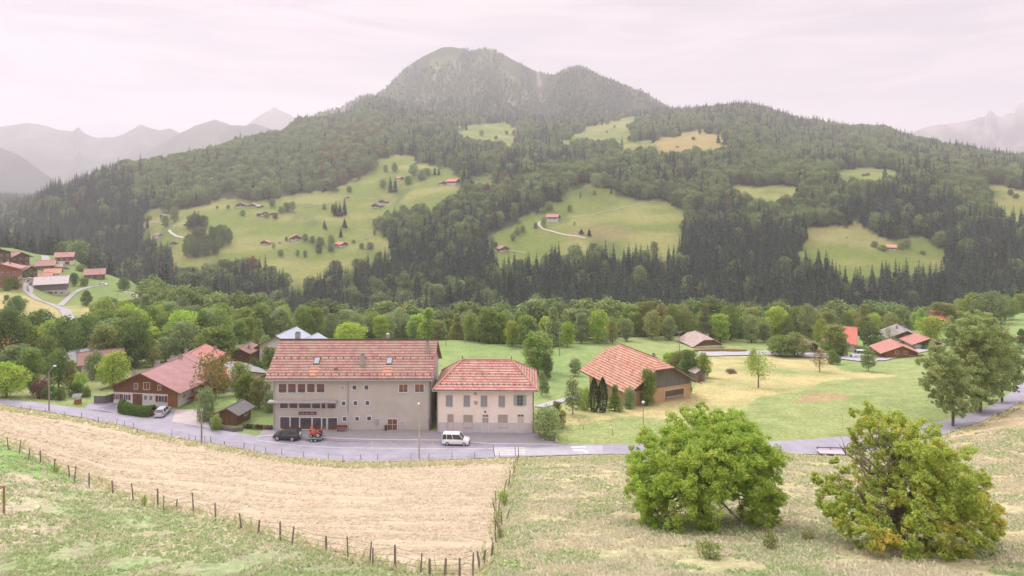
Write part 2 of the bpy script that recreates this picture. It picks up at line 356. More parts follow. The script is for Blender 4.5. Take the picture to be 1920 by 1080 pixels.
L5 = ridge([(1670, 262), (1705, 247), (1725, 236), (1745, 232), (1775, 229), (1800, 224), (1825, 218), (1838, 212), (1848, 212), (1853, 202), (1860, 201), (1866, 210), (1872, 214), (1890, 208), (1903, 207), (1908, 192), (1916, 186), (1930, 184), (2000, 165), (2200, 150), (2500, 190)], 5000, 0.62, 0.6, 190, 65, 420)
LAY = np.stack([Zg, L1, L1b, L4, L4b, L6, L7, L5]); WHICH = LAY.argmax(0); Zg = LAY.max(0)
Zg += (fbm(Xg / 45, Yg / 45, 3, 3) - 0.5) * np.clip((Yg - 420) / 400, 0, 1) * 9
Zg += (fbm(Xg / 14, Yg / 14, 7, 3) - 0.5) * (np.clip((Yg - 128) / 40, 0, 1) * 0.9 + np.clip((88 - Yg) / 20, 0, 1) * 0.5)

_ly = np.arange(len(TY), dtype=float)
def zat(x, y):
    x = np.asarray(x, float); y = np.asarray(y, float)
    fj = np.interp(y, TY, _ly); s = x / (y + 60); fi = np.clip((s - TS[0]) / (TS[1] - TS[0]), 0, NS - 1.001)
    j = np.clip(fj.astype(int), 0, len(TY) - 2); i = fi.astype(int); a = fi - i; b = fj - j
    return (Zg[i, j] * (1 - a) + Zg[i + 1, j] * a) * (1 - b) + (Zg[i, j + 1] * (1 - a) + Zg[i + 1, j + 1] * a) * b
_ys = np.concatenate([np.arange(20, 140, 0.25), 140 * 1.003 ** np.arange(0, 1310)]); _ys = _ys[_ys < 7000]
def G(u, v, ymin=20):
    """the first ground point met by the sight line through photo pixel (u, v)"""
    ys = _ys[_ys >= ymin]; xs = (u - 960) / F * ys; zr = CAMZ - (v - VH) / F * ys; zt = zat(xs, ys)
    h = np.nonzero(zt >= zr)[0]
    k = h[0] if len(h) else len(ys) - 1
    if k > 0:
        d0 = zr[k - 1] - zt[k - 1]; d1 = zt[k] - zr[k]; t = d0 / max(d0 + d1, 1e-6); y = ys[k - 1] * (1 - t) + ys[k] * t
    else: y = ys[0]
    x = (u - 960) / F * y; return Vector((x, y, float(zat(x, y))))
def at(u, Y): x = (u - 960) / F * Y; return Vector((x, Y, float(zat(x, Y))))
def pix(x, y, z): return 960 + F * x / y, VH + F * (CAMZ - z) / y
# ------------------------------------------------------------------ terrain surface: ground tones by what grows there
MEADOWS = [
 [(262,411),(286,397),(307,389),(338,389),(369,386),(405,377),(426,372),(467,371),(509,375),(545,371),(600,357),(638,350),(674,343),(684,324),(700,319),(708,295),(734,286),(760,287),(783,298),(819,311),(853,324),(877,338),(858,350),(835,376),(801,386),(760,384),(735,388),(714,402),(712,430),(735,458),(705,472),(664,480),(607,490),(594,513),(581,527),(545,530),(527,513),(519,485),(493,474),(454,471),(421,487),(377,500),(346,497),(316,490),(312,461),(304,446),(286,441),(274,425)],
 [(918,458),(945,433),(984,407),(1010,402),(1025,389),(1046,368),(1087,346),(1108,342),(1129,331),(1147,328),(1152,355),(1168,371),(1196,376),(1266,376),(1281,389),(1284,425),(1268,448),(1243,452),(1191,457),(1150,455),(1100,452),(1046,455),(999,470),(984,476),(927,474)],
 [(1500,428),(1532,425),(1555,422),(1585,428),(1597,414),(1623,425),(1668,448),(1704,445),(1733,443),(1765,461),(1783,472),(1758,489),(1726,482),(1655,489),(1642,498),(1578,495),(1560,474),(1524,451)],
 [(1552,331),(1620,310),(1645,312),(1692,328),(1700,333),(1640,335),(1580,338)],
 [(1360,348),(1420,350),(1465,340),(1502,352),(1495,364),(1440,374),(1398,367)],
 [(1846,346),(1880,350),(1960,362),(1960,390),(1880,386),(1862,368)],
 [(1222,290),(1240,282),(1222,266),(1250,255),(1280,250),(1320,243),(1348,252),(1372,277),(1310,277),(1260,285)],
 [(1040,266),(1080,247),(1120,232),(1180,216),(1192,225),(1182,252),(1150,260),(1130,264),(1100,260),(1060,270)],
 [(1150,287),(1200,262),(1222,258),(1226,266),(1200,277),(1170,287)],
 [(848,252),(880,234),(960,231),(978,240),(972,277),(940,267),(900,264)],
 [(880,328),(905,325),(935,332),(925,345),(895,345)],
 [(285,292),(305,284),(352,280),(358,284),(320,292)],
]
DRYHILL = MEADOWS[6]
SHELF = [  # open ground on the near shelf (no wood planted here)
 [(-100, 560),(60,560),(110,590),(140,640),(60,640),(-100,620)],
]
Ux, Vx = pix(Xg, np.maximum(Yg, 25), Zg)
wr = np.clip((Yg - 110) / 60, 0, 1); wf = np.clip((Yg - 130) / 300, 0, 1)
Uw = Ux + ((fbm(Xg / 22, Yg / 22, 201, 4) - .5) * 60 + (fbm(Xg / 5, Yg / 5, 203, 2) - .5) * 26 * (1 - wf)) * wr; Vw = Vx + (fbm(Xg / 24, Yg / 24, 202, 4) - .5) * 22 * wr
mead = np.zeros(Zg.shape, bool)
for p in MEADOWS:
    for dv in (0, 10, 20, 30): mead |= inpoly(Uw, Vw - dv, p) & (Yg > 430)
near = Yg < 240
n1 = fbm(Xg / 9, Yg / 9, 21, 4); n2 = fbm(Xg / 60, Yg / 60, 22, 4); n3 = fbm(Xg / 3.1, Yg / 3.1, 23, 3)
def C(*a): return np.array(a, float)
def blend(c, m, col): return c * (1 - m[..., None]) + col * m[..., None]
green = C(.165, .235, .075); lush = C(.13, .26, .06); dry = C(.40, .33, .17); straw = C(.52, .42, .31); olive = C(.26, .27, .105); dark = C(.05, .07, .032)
col = np.empty(Zg.shape + (3,)); col[:] = green
col = blend(col, np.clip((n2 - .5) * 3, 0, 1) * .7, olive)
# far ground: woodland floor except on the open meadows
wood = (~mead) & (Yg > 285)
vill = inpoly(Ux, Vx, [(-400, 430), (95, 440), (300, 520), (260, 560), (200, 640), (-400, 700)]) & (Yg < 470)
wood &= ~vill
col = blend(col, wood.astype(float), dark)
far_m = mead & (Yg > 430)
ax = np.array([.9])
mcol = blend(np.broadcast_to(C(.155, .195, .045), col.shape).copy(), np.clip((fbm(Xg / 70, Yg / 25, 31, 4) - .42) * 4, 0, 1), C(.25, .25, .085))
mcol = blend(mcol, np.clip((fbm(Xg / 30, Yg / 50, 32, 4) - .58) * 5, 0, 1) * .7, C(.075, .12, .035))
mcol = blend(mcol, inpoly(Ux, Vx, DRYHILL).astype(float) * .8, C(.33, .24, .10))
mcol = blend(mcol, inpoly(Ux, Vx, [(1503,432),(1597,410),(1660,445),(1690,470),(1640,470),(1560,455)]).astype(float) * .5, C(.29, .25, .11))
mcol = blend(mcol, inpoly(Ux, Vx, [(1070,428),(1165,420),(1200,440),(1120,455),(1060,450)]).astype(float) * .5, C(.24, .18, .10))
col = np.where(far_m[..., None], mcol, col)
# mountains
for k, base, alt in ((1, C(.05, .065, .03), C(.11, .13, .05)), (2, C(.045, .06, .03), C(.10, .115, .05)), (3, C(.055, .065, .035), C(.12, .115, .075)), (4, C(.05, .06, .035), C(.10, .10, .07)), (5, C(.10, .09, .075), C(.15, .13, .11)), (6, C(.025, .03, .022), C(.05, .055, .03)), (7, C(.10, .08, .075), C(.32, .27, .25))):
    m = WHICH == k; nn = np.clip((fbm(Xg / 90, Yg / 260, 40 + k, 5) - .5) * 6 + .3, 0, 1)
    cc = base + (alt - base) * nn[..., None]; col = np.where(m[..., None], cc, col)
rock = (WHICH == 1) & (fbm(Xg / 26, Yg / 120, 77, 4) > .66); col = np.where(rock[..., None], C(.24, .21, .17), col)
# near fields (in photo columns, edge lines are the fences and the road)
fenceA_v = np.interp(Ux, [-400, 0, 60, 120, 180, 240, 320, 400, 480, 560, 650, 750, 850, 895, 960], [760, 826, 852, 880, 905, 930, 954, 972, 992, 1018, 1046, 1066, 1080, 1092, 1140])
fenceB_u = np.interp(Vx, [850, 880, 920, 960, 1000, 1040, 1080, 1200], [970, 964, 946, 932, 930, 920, 900, 850])
slope = Yg < 128
rdv = np.interp(Ux, [-400, 0, 163, 260, 330, 400, 500, 600, 700, 800, 925, 1200, 1500, 1650, 1750, 1800, 1850, 1920, 2100], [735, 759, 785, 806, 820, 833, 850, 862, 866, 863, 858, 851, 851, 850, 822, 804, 786, 752, 700])
hay = slope & (Vx < fenceA_v) & (Ux < fenceB_u) & (Vx > rdv - 3)
low = slope & (Vx >= fenceA_v) & (Ux < fenceB_u + 60) & (Ux < 960)
rgt = slope & ~hay & ~low & (Vx > rdv - 3)
ch = blend(np.broadcast_to(straw, col.shape).copy(), np.clip((n1 - .48) * 4, 0, 1) * .45, C(.40, .39, .21))
ch = blend(ch, np.clip((n2 - .5) * 4, 0, 1) * .35, C(.50, .37, .24))
cl = blend(np.broadcast_to(C(.32, .37, .20), col.shape).copy(), np.clip((n1 - .45) * 4, 0, 1) * .8, C(.54, .48, .34))
cl = blend(cl, np.clip((n3 - .5) * 5, 0, 1) * .6, C(.46, .41, .28))
cl = blend(cl, np.clip((fbm(Xg / 6, Yg / 6, 51, 3) - .6) * 6, 0, 1), C(.30, .39, .18))
fd = fenceA_v
cl = blend(cl, (inpoly(Ux, Vx, [(-50,810),(40,838),(100,868),(150,905),(90,900),(30,885),(-50,880)])).astype(float) * .85, C(.24, .42, .12))
cl = blend(cl, (inpoly(Ux, Vx, [(430,1070),(560,1030),(760,1090),(640,1150),(380,1100)])).astype(float) * .5, C(.27, .38, .16))
cr_ = blend(np.broadcast_to(C(.48, .43, .26), col.shape).copy(), np.clip((n1 - .46) * 4, 0, 1) * .7, C(.36, .39, .19))
cr_ = blend(cr_, np.clip((fbm(Xg / 16, Yg / 10, 61, 4) - .55) * 5, 0, 1) * .6, C(.55, .44, .22))
cr_ = blend(cr_, (np.clip((Ux - 1500) / 200, 0, 1) * np.clip((960 - Vx) / 60, 0, 1)) * .55, C(.50, .38, .25))
cr_ = blend(cr_, np.clip(1 - np.abs(Ux - fenceB_u - 25) / 45, 0, 1) * .5, C(.22, .34, .10))
col = np.where(hay[..., None], ch, col); col = np.where(low[..., None], cl, col); col = np.where(rgt[..., None], cr_, col)
# shelf meadows
sh = (Yg > 100) & (Yg < 300) & ~hay & ~rgt & ~low
ms = blend(np.broadcast_to(C(.225, .31, .115), col.shape).copy(), np.clip((n2 - .45) * 5, 0, 1) * .6, C(.33, .35, .15))
ms = blend(ms, np.clip((fbm(Xg / 5, Yg / 2.0, 207, 4) - .52) * 5, 0, 1) * .45, C(.17, .25, .08))
yel = inpoly(Uw, Vw, [(1290,668),(1500,664),(1600,690),(1690,700),(1560,712),(1500,735),(1420,745),(1380,775),(1290,790),(1180,780),(1120,790),(1050,800),(1010,770),(1160,745),(1300,730)])
ms = blend(ms, yel.astype(float) * np.clip(n1 * 1.8 - .2, 0, .92), C(.50, .42, .21))
red = inpoly(Uw, Vw, [(1484,757),(1500,745),(1545,733),(1555,737),(1585,737),(1600,748),(1560,750),(1520,755)])
ms = blend(ms, red.astype(float) * np.clip(n3 * 1.6 - .2, 0, .8), C(.40, .27, .16))
lef = inpoly(Ux, Vx, [(-100,540),(55,557),(100,575),(130,610),(140,660),(-100,660)]) | inpoly(Ux, Vx, [(160,540),(230,530),(275,545),(280,575),(230,610),(150,610)])
ms = blend(ms, lef.astype(float) * .85, C(.42, .35, .17))
ms = blend(ms, ((Ux < 300) & (Yg > 245) & ~lef).astype(float) * np.clip(n1 * 1.6 - .2, 0, .8), C(.33, .32, .14))
ms = blend(ms, (Ux < 480).astype(float) * ((Vx > 640) & (Vx < 745)) * .35, C(.2, .2, .1))
col = np.where(sh[..., None], ms, col)
col = blend(col, np.where(vill & (Yg > 270), .6, 0) * 1.0, C(.33, .33, .13)) if False else col
hayf = hay.astype(float)

nj = len(TY); ii = (np.arange(NS - 1)[:, None] * nj + np.arange(nj - 1)[None, :])
Q = np.stack([ii, ii + nj, ii + nj + 1, ii + 1], -1).reshape(-1, 4)
gm = bpy.data.materials.new('meadow_ground'); gm.use_nodes = True; nt = gm.node_tree; Lk = nt.links.new
b = nt.nodes['Principled BSDF']; b.inputs['Roughness'].default_value = 0.95; b.inputs['Specular IOR Level'].default_value = 0.1
at1 = N(nt, 'ShaderNodeAttribute', attribute_name='ground_tone'); at2 = N(nt, 'ShaderNodeAttribute', attribute_name='mown')
tcg = N(nt, 'ShaderNodeTexCoord')
def noise(sc, det=5, rough=.65, stretch=None, rot=0, dist=0):
    n = N(nt, 'ShaderNodeTexNoise'); n.inputs['Scale'].default_value = sc; n.inputs['Detail'].default_value = det; n.inputs['Roughness'].default_value = rough; n.inputs['Distortion'].default_value = dist
    if stretch:
        m1 = N(nt, 'ShaderNodeMapping'); m1.inputs['Rotation'].default_value = (0, 0, rot); Lk(tcg.outputs['Object'], m1.inputs[0])
        m2 = N(nt, 'ShaderNodeMapping'); m2.inputs['Scale'].default_value = stretch; Lk(m1.outputs[0], m2.inputs[0]); Lk(m2.outputs[0], n.inputs[0])
    else: Lk(tcg.outputs['Object'], n.inputs[0])
    return n
def ramp(src, p0, p1, v0, v1):
    r = N(nt, 'ShaderNodeMapRange'); r.inputs['From Min'].default_value = p0; r.inputs['From Max'].default_value = p1; r.inputs['To Min'].default_value = v0; r.inputs['To Max'].default_value = v1
    Lk(src, r.inputs[0]); return r.outputs[0]
nA = noise(1.7, 8, .75); nB = noise(.22, 6, .6); nS = noise(1.0, 7, .75, (.12, 1.9, 1), R(10), .9); nS2 = noise(1.0, 6, .75, (.6, 4.6, 1), R(13), .6)
mul = N(nt, 'ShaderNodeMath', operation='MULTIPLY'); Lk(ramp(nA.outputs[0], .3, .7, .58, 1.38), mul.inputs[0]); Lk(ramp(nB.outputs[0], .3, .7, .86, 1.14), mul.inputs[1])
sc = N(nt, 'ShaderNodeVectorMath', operation='SCALE'); Lk(at1.outputs['Color'], sc.inputs[0]); Lk(mul.outputs[0], sc.inputs['Scale'])
# mown hay lies in long raked streaks
st = N(nt, 'ShaderNodeMixRGB'); st.inputs[1].default_value = (.36, .335, .20, 1); st.inputs[2].default_value = (.62, .505, .39, 1)
su = N(nt, 'ShaderNodeMath', operation='MULTIPLY_ADD'); su.inputs[1].default_value = .5; Lk(nS2.outputs[0], su.inputs[0]); 
hf = N(nt, 'ShaderNodeMath', operation='MULTIPLY'); hf.inputs[1].default_value = .5; Lk(nS.outputs[0], hf.inputs[0]); Lk(hf.outputs[0], su.inputs[2])
Lk(ramp(su.outputs[0], .40, .57, 0, 1), st.inputs[0])
ms_ = N(nt, 'ShaderNodeMath', operation='MULTIPLY'); ms_.inputs[1].default_value = 1.0; Lk(at2.outputs['Fac'], ms_.inputs[0])
mixh = N(nt, 'ShaderNodeMixRGB'); Lk(ms_.outputs[0], mixh.inputs[0]); Lk(sc.outputs[0], mixh.inputs[1]); Lk(st.outputs[0], mixh.inputs[2])
# small blades and dry bits
nF = noise(9, 3, .8); mixf = N(nt, 'ShaderNodeMixRGB', blend_type='MULTIPLY'); mixf.inputs[0].default_value = 1
cf = N(nt, 'ShaderNodeCombineXYZ'); rf_ = ramp(nF.outputs[0], .3, .7, .78, 1.2)
for k in range(3): Lk(rf_, cf.inputs[k])
Lk(mixh.outputs[0], mixf.inputs[1]); Lk(cf.outputs[0], mixf.inputs[2]); Lk(mixf.outputs[0], b.inputs['Base Color'])
bp = N(nt, 'ShaderNodeBump'); bp.inputs['Strength'].default_value = .8; bp.inputs['Distance'].default_value = .25; Lk(nA.outputs[0], bp.inputs['Height']); Lk(bp.outputs[0], b.inputs['Normal'])
tme = npmesh('terrain', np.stack([Xg, Yg, Zg], -1).reshape(-1, 3), Q, [gm], smooth=True)
ca = tme.color_attributes.new('ground_tone', 'FLOAT_COLOR', 'POINT')
ca.data.foreach_set('color', np.concatenate([np.clip(col, 0, 1), np.ones(Zg.shape + (1,))], -1).astype(np.float32).ravel())
fa = tme.attributes.new('mown', 'FLOAT', 'POINT'); fa.data.foreach_set('value', hayf.astype(np.float32).ravel())
terrain = obj('terrain', tme); tag(terrain, 'hillside meadows, valley floor, wooded slopes and mountains', kind='structure')

# ------------------------------------------------------------------ roads and paths, draped on the terrain
asph = mat('asphalt', (.25, .235, .285), (.35, .33, .39), scale=.3, detail=8, rough=.9)
asph2 = mat('asphalt_patch', (.25, .23, .25), (.30, .275, .29), scale=.8, detail=8, rough=.9)
pale = mat('worn_asphalt', (.42, .40, .43), (.34, .33, .37), scale=.35, detail=8, rough=.9)
gravel = mat('pale_gravel', (.42, .37, .33), (.55, .49, .44), scale=1.2, detail=8)
vroad = mat('village_asphalt', (.37, .34, .35), (.30, .28, .29), scale=.5, detail=7, rough=.9)
track = mat('dirt_track', (.38, .34, .27), (.30, .29, .19), scale=.3, detail=7)
whitep = mat('white_road_paint', (.72, .70, .72), (.5, .48, .5), scale=1.4, detail=6)
yellowp = mat('yellow_road_paint', (.62, .46, .16), (.5, .38, .18), scale=2)
def strip(name, A, B, m, off, n_across=8, step=1.0, label=None, kind='structure', parent=None):
    """ribbon between two polylines of ground points, laid 'off' above the ground"""
    A = np.array([a[:2] for a in A], float); B = np.array([a[:2] for a in B], float)
    la = np.concatenate([[0], np.cumsum(np.hypot(*np.diff(A, axis=0).T))]); lb = np.concatenate([[0], np.cumsum(np.hypot(*np.diff(B, axis=0).T))])
    n = max(int(max(la[-1], lb[-1]) / step), 2); t = np.linspace(0, 1, n + 1)
    Pa = np.stack([np.interp(t * la[-1], la, A[:, k]) for k in (0, 1)], 1); Pb = np.stack([np.interp(t * lb[-1], lb, B[:, k]) for k in (0, 1)], 1)
    w = np.linspace(0, 1, n_across + 1)[None, :, None]; P = Pa[:, None] * (1 - w) + Pb[:, None] * w
    z = zat(P[..., 0], P[..., 1]) + off; V = np.concatenate([P, z[..., None]], -1).reshape(-1, 3)
    k = n_across + 1; i2 = (np.arange(n)[:, None] * k + np.arange(n_across)[None]); q = np.stack([i2, i2 + 1, i2 + k + 1, i2 + k], -1).reshape(-1, 4)
    o = obj(name, npmesh(name, V, q, [m], smooth=True), parent)
    if kind: tag(o, label, kind=kind)
    return o
def path(name, pts, w, m, off, **k):
    P = [Vector((p[0], p[1])) for p in pts]; A = []; B = []
    for i, p in enumerate(P):
        d = (P[min(i + 1, len(P) - 1)] - P[max(i - 1, 0)]).normalized(); s = Vector((-d.y, d.x)) * w / 2; A.append(p + s); B.append(p - s)
    return strip(name, A, B, m, off, **k)
UR = [-120, -60, 0, 83, 163, 222, 260, 322, 387, 482, 560, 640, 720, 800, 925, 1045, 1195, 1350, 1460, 1540, 1620, 1700, 1760, 1800, 1850, 1885, 1920, 1990]
VN = [745, 752, 759, 772, 785, 797, 806, 820, 831, 848, 860, 866, 867, 864, 859, 855, 852, 851, 852, 853, 851, 838, 819, 804, 787, 771, 752, 716]
VF = [734, 741, 748, 757, 768, 776, 783, 792, 803, 818, 826, 829, 830, 831, 833, 834, 834, 832, 828, 823, 815, 802, 791, 782, 765, 744, 712, 670]
def YG(u, v):  # a point of the road level near the shelf
    return G(u, v, 92)
An = [YG(u, v) for u, v in zip(UR, VN)]; Bn = [YG(u, v) for u, v in zip(UR, VF)]
road = strip('road', An, Bn, asph, .10, 10, label='grey village road curving past the two big houses')
paved = strip('pavement', [YG(u, v) for u, v in [(482,818.5),(560,826.5),(700,830),(830,831.5),(900,833),(1044,834)]], [YG(u, v) for u, v in [(500,800),(519,799),(700,806),(803,809),(820,809),(1003,810),(1044,829)]], asph2, .12, 10, label='paved forecourt in front of the hall and the pink house')
strip('driveway', [YG(u, v) for u, v in [(158,767),(200,772.5),(250,781),(300,789),(330,793),(394,804)]], [YG(u, v) for u, v in [(165,758),(222,748),(245,760),(300,770),(326,768),(388,772)]], asph, .08, 10, label='asphalt yard in front of the chalet')
strip('forecourt', [YG(u, v) for u, v in [(322,792.5),(358,798),(394,804.5)]], [YG(u, v) for u, v in [(330,769),(360,769),(385,772)]], mat('pinkish_paving', (.40, .35, .34), (.46, .41, .40), scale=.8), .13, 8, label='pale paved court beside the chalet')
# painted lines
def line(name, uv, w, m, off, label): return path(name, [YG(u, v) for u, v in uv], w, m, off, label=label, n_across=1, step=.8)
line('road_marking', [(480,826),(510,830.5),(560,836.5),(640,841),(700,841.5),(800,842.5),(925,842.5)], .14, whitep, .115, 'worn white line along the road')
line('kerb_line', [(480,819.5),(505,818),(520,814),(560,818),(620,822.5),(700,825.5),(830,826.5),(860,828),(915,833),(1045,834.5)], .2, whitep, .135, 'white kerb line before the hall')
for a in ([(697,841),(699,829)], [(697,841),(728,829.5),(757,841.5),(783,831),(812,841),(811,829)], [(757,841.5),(728,829.5)]):
    pass
line('road_marking', [(811,828.5),(810,841),(783,829.5),(753,841.5),(728,828.5),(696,840.5),(698,829)], .13, yellowp, .13, 'yellow zigzag of the bus stop')
for dv in (0, 4, 8, 11.5): line('road_marking', [(926,841.5+dv),(985,841+dv*1.05)], .28, whitep, .125, 'worn white bar of the crossing by the fence corner')
line('road_marking', [(1070,840),(1098,839)], .5, whitep, .125, 'worn white patch of the old crossing'); line('road_marking', [(1074,845),(1098,846),(1100,851)], .6, whitep, .125, 'worn white patch at the road edge')
strip('road_patch', [YG(u, v) for u, v in [(926,857),(1000,855.5),(1130,852.5)]], [YG(u, v) for u, v in [(926,841),(1000,841),(1130,836)]], pale, .113, 4, label='paler worn stretch of road by the crossing')
# lower lane behind the barn, on the right
UL = [(1010,764),(1040,755),(1085,742),(1130,735)]
path('lane', [G(u, v, 100) for u, v in UL], 2.6, pale, .15, label='narrow lane leading up behind the pink house')
def Rr(l): return [G(u, v, 150) for u, v in l]
strip('lane', Rr([(1310,668),(1400,667),(1500,670),(1560,672),(1640,682)]), Rr([(1310,660),(1400,660),(1500,661),(1560,664),(1650,674)]), pale, .25, 6, label='grey lane running past the lower chalets')
path('lane', Rr([(1640,676),(1700,664),(1752,652),(1790,644),(1850,640),(1930,632)]), 4, pale, .25, label='lane rising to the right behind the chalets')
# village road at far left
def Rv(l): return [G(u, v, 180) for u, v in l]
path('village_road', Rv([(140,625),(133,600),(120,580),(95,570),(70,562),(52,548),(55,532),(66,520)]), 3.8, vroad, .2, label='grey village road bending past the old barn')
path('village_road', Rv([(112,574),(125,562),(138,550),(152,543),(170,538),(200,535)]), 2.6, vroad, .24, label='branch of the village road towards the two chalets')
path('village_road', Rv([(92,512),(90,500),(86,488),(84,480)]), 4.5, vroad, .24, label='village road climbing behind the apartments')
# tracks on the far meadows
def Rf(l): return [G(u, v, 420) for u, v in l]
for l, w, t in (([(1012,416),(1010,422),(1018,430),(1040,436),(1070,442),(1098,447)], 3.2, 'pale farm track curling below the hill farm'),
             ([(1062,409),(1085,406),(1120,400),(1160,391),(1200,382),(1230,378)], 2.6, 'farm track crossing the hill meadow'),
             ([(316,432),(322,438),(330,443),(344,446)], 3.2, 'pale bend of farm track on the left meadow'),
             ([(280,415),(300,418),(330,424)], 2.2, 'thin farm track at the left edge of the meadow'),
             ([(448,455),(480,457),(505,458),(560,455)], 2.4, 'farm track joining the two lower farms'),
             ([(900,474),(925,470),(960,470),(985,474)], 3.0, 'yard track before the lower right farm'),
             ([(560,389),(620,379),(700,372),(735,368)], 2.0, 'track across the upper meadow'),
             ([(655,456),(680,448),(712,436)], 2.4, 'grassy track climbing to the right')):
    path('farm_track', Rf(l), w * (.7 if w > 3 else .5), gravel if w > 3 else track, .45, label=t, n_across=2, step=4)

# ------------------------------------------------------------------ haze: the valley air
haze = MB().box(-9900, 9900, -140, 7400, float(Zg.min()) - 1.5, float(Zg.max()) + 40).build('haze', [bpy.data.materials.new('valley_haze')])
hm = haze.data.materials[0]; hm.use_nodes = True; hn = hm.node_tree; hn.nodes.clear()
pv = N(hn, 'ShaderNodeVolumePrincipled'); pv.inputs['Color'].default_value = (.94, .91, 1.0, 1); pv.inputs['Density'].default_value = .0002; pv.inputs['Anisotropy'].default_value = .35
ho = N(hn, 'ShaderNodeOutputMaterial'); hn.links.new(pv.outputs[0], ho.inputs['Volume'])
tag(haze, 'thin pale haze filling the valley', kind='stuff')
# ------------------------------------------------------------------ trees
bark = mat('bark', (.10, .08, .065), (.19, .16, .13), scale=2.5, detail=6, stretch=(1, 1, .3))
barkp = mat('pale_bark', (.26, .22, .19), (.16, .13, .11), scale=2.5, detail=6, stretch=(1, 1, .3))
rng = np.random.default_rng(11)
def quads_at(C, size, rng, up=.35, asp=.75, fold=.0):
    """small leaf faces centred at C (n,3), random facing, biased upwards"""
    n = len(C); nr = rng.normal(size=(n, 3)); nr[:, 2] = np.abs(nr[:, 2]) + up; nr /= np.linalg.norm(nr, axis=1)[:, None]
    a = np.cross(nr, rng.normal(size=(n, 3))); a /= np.linalg.norm(a, axis=1)[:, None] + 1e-9; b_ = np.cross(nr, a)
    s = (size * rng.uniform(.6, 1.35, n))[:, None]; a = a * s * .5; b_ = b_ * s * .5 * asp
    V = np.stack([C - a, C - b_ * .9 + a * .1, C + a, C + b_ * .9 + a * .1], 1).reshape(-1, 3)
    return V, np.arange(4 * n).reshape(-1, 4)
def join(parts):
    Vs = []; Fs = []; Ms = []; k = 0
    for V, Fq, mi in parts:
        Vs.append(V); Fs.append(Fq + k); Ms.append(np.full(len(Fq), mi)); k += len(V)
    return np.concatenate(Vs), np.concatenate(Fs), np.concatenate(Ms)
def tubes(segs, n=6):
    """segs: list of (p0, p1, r0, r1) -> quads"""
    Vs = []; Fs = []; k = 0
    for p0, p1, r0, r1 in segs:
        p0 = np.array(p0, float); p1 = np.array(p1, float); d = p1 - p0; L_ = np.linalg.norm(d)
        if L_ < 1e-6: continue
        d /= L_; a = np.cross(d, [0.31, .11, .94] if abs(d[2]) < .9 else [1, 0, 0]); a /= np.linalg.norm(a); b_ = np.cross(d, a)
        th = np.arange(n) * 2 * np.pi / n; c = np.cos(th)[:, None] * a + np.sin(th)[:, None] * b_
        Vs += [p0 + c * r0, p1 + c * r1]
        for i in range(n): j = (i + 1) % n; Fs.append((k + i, k + j, k + n + j, k + n + i))
        k += 2 * n
    return np.concatenate(Vs), np.array(Fs)
def limb(p0, p1, r0, r1, rng, k=4, sag=.0, wob=.06):
    p0 = np.array(p0, float); p1 = np.array(p1, float); L_ = np.linalg.norm(p1 - p0); pts = []
    for i in range(k + 1):
        t = i / k; p = p0 * (1 - t) + p1 * t
        p = p + rng.normal(size=3) * L_ * wob * math.sin(math.pi * t); p[2] += sag * L_ * 4 * t * (1 - t); pts.append(p)
    return [(pts[i], pts[i + 1], r0 + (r1 - r0) * i / k, r0 + (r1 - r0) * (i + 1) / k) for i in range(k)]
def leafball(c, r, n, size, rng, squash=.8, hollow=.55):
    d = rng.normal(size=(n, 3)); d /= np.linalg.norm(d, axis=1)[:, None]
    rr = r * (hollow + (1.08 - hollow) * rng.random(n) ** .6)
    rr *= 1 + .22 * np.sin(d[:, 0] * 7 + c[0] * 3) * np.sin(d[:, 1] * 6 + c[1] * 3)
    P = np.array(c) + d * rr[:, None] * np.array([1, 1, squash]); return P
def broad(H, W, nb, per, leaf, seed, base=.18, top=1.0, shape='round', trunk_r=None, lean=0):
    """broadleaf tree: returns (trunk mesh data, crown mesh data), base at the origin"""
    g = np.random.default_rng(seed); segs = []; P = []
    tr = trunk_r or H * .022; th = H * (base + .18); topc = np.array([lean, 0, H * .86])
    segs += limb((0, 0, -.6), (lean * .3, 0, th), tr * 1.25, tr * .8, g, 3, 0, 0); segs += limb((lean * .3, 0, th), topc, tr * .8, tr * .15, g, 5, 0, 0)
    for k in range(nb):
        zt = base + (top - base) * ((k + .5) / nb) ** .9; zt = min(zt + g.normal() * .03, .99)
        if shape == 'round': w = math.sqrt(max(0, 1 - ((zt - .56) / .47) ** 2))
        elif shape == 'tall': w = math.sqrt(max(0, 1 - ((zt - .52) / .52) ** 2)) ** .8
        elif shape == 'cone': w = max(.12, 1.15 * (1 - zt) ** .75)
        else: w = math.sqrt(max(0, 1 - ((zt - .68) / .36) ** 2))
        w = max(w, .15); a = k * 2.4 + g.normal() * .5; r = W * .5 * w; cr = W * (.17 + .1 * g.random()) * (.6 + .4 * w)
        for q in range(2 if r > W * .3 else 1):
            aa = a + q * 2.7; rad = max(r - cr * .75, 0) * (.55 + .5 * g.random()); c = (math.cos(aa) * rad + lean * zt, math.sin(aa) * rad, zt * H - cr * .25)
            P.append(leafball(c, cr, per, leaf, g)); segs += limb((lean * .3, 0, max(min(c[2] - rad * .7, H * .8), th * .7)), c, tr * .32, tr * .08, g, 3, 0, .05)
    P = np.concatenate(P); P = P[P[:, 2] > H * base * .45]
    return tubes(segs), quads_at(P, leaf, g)
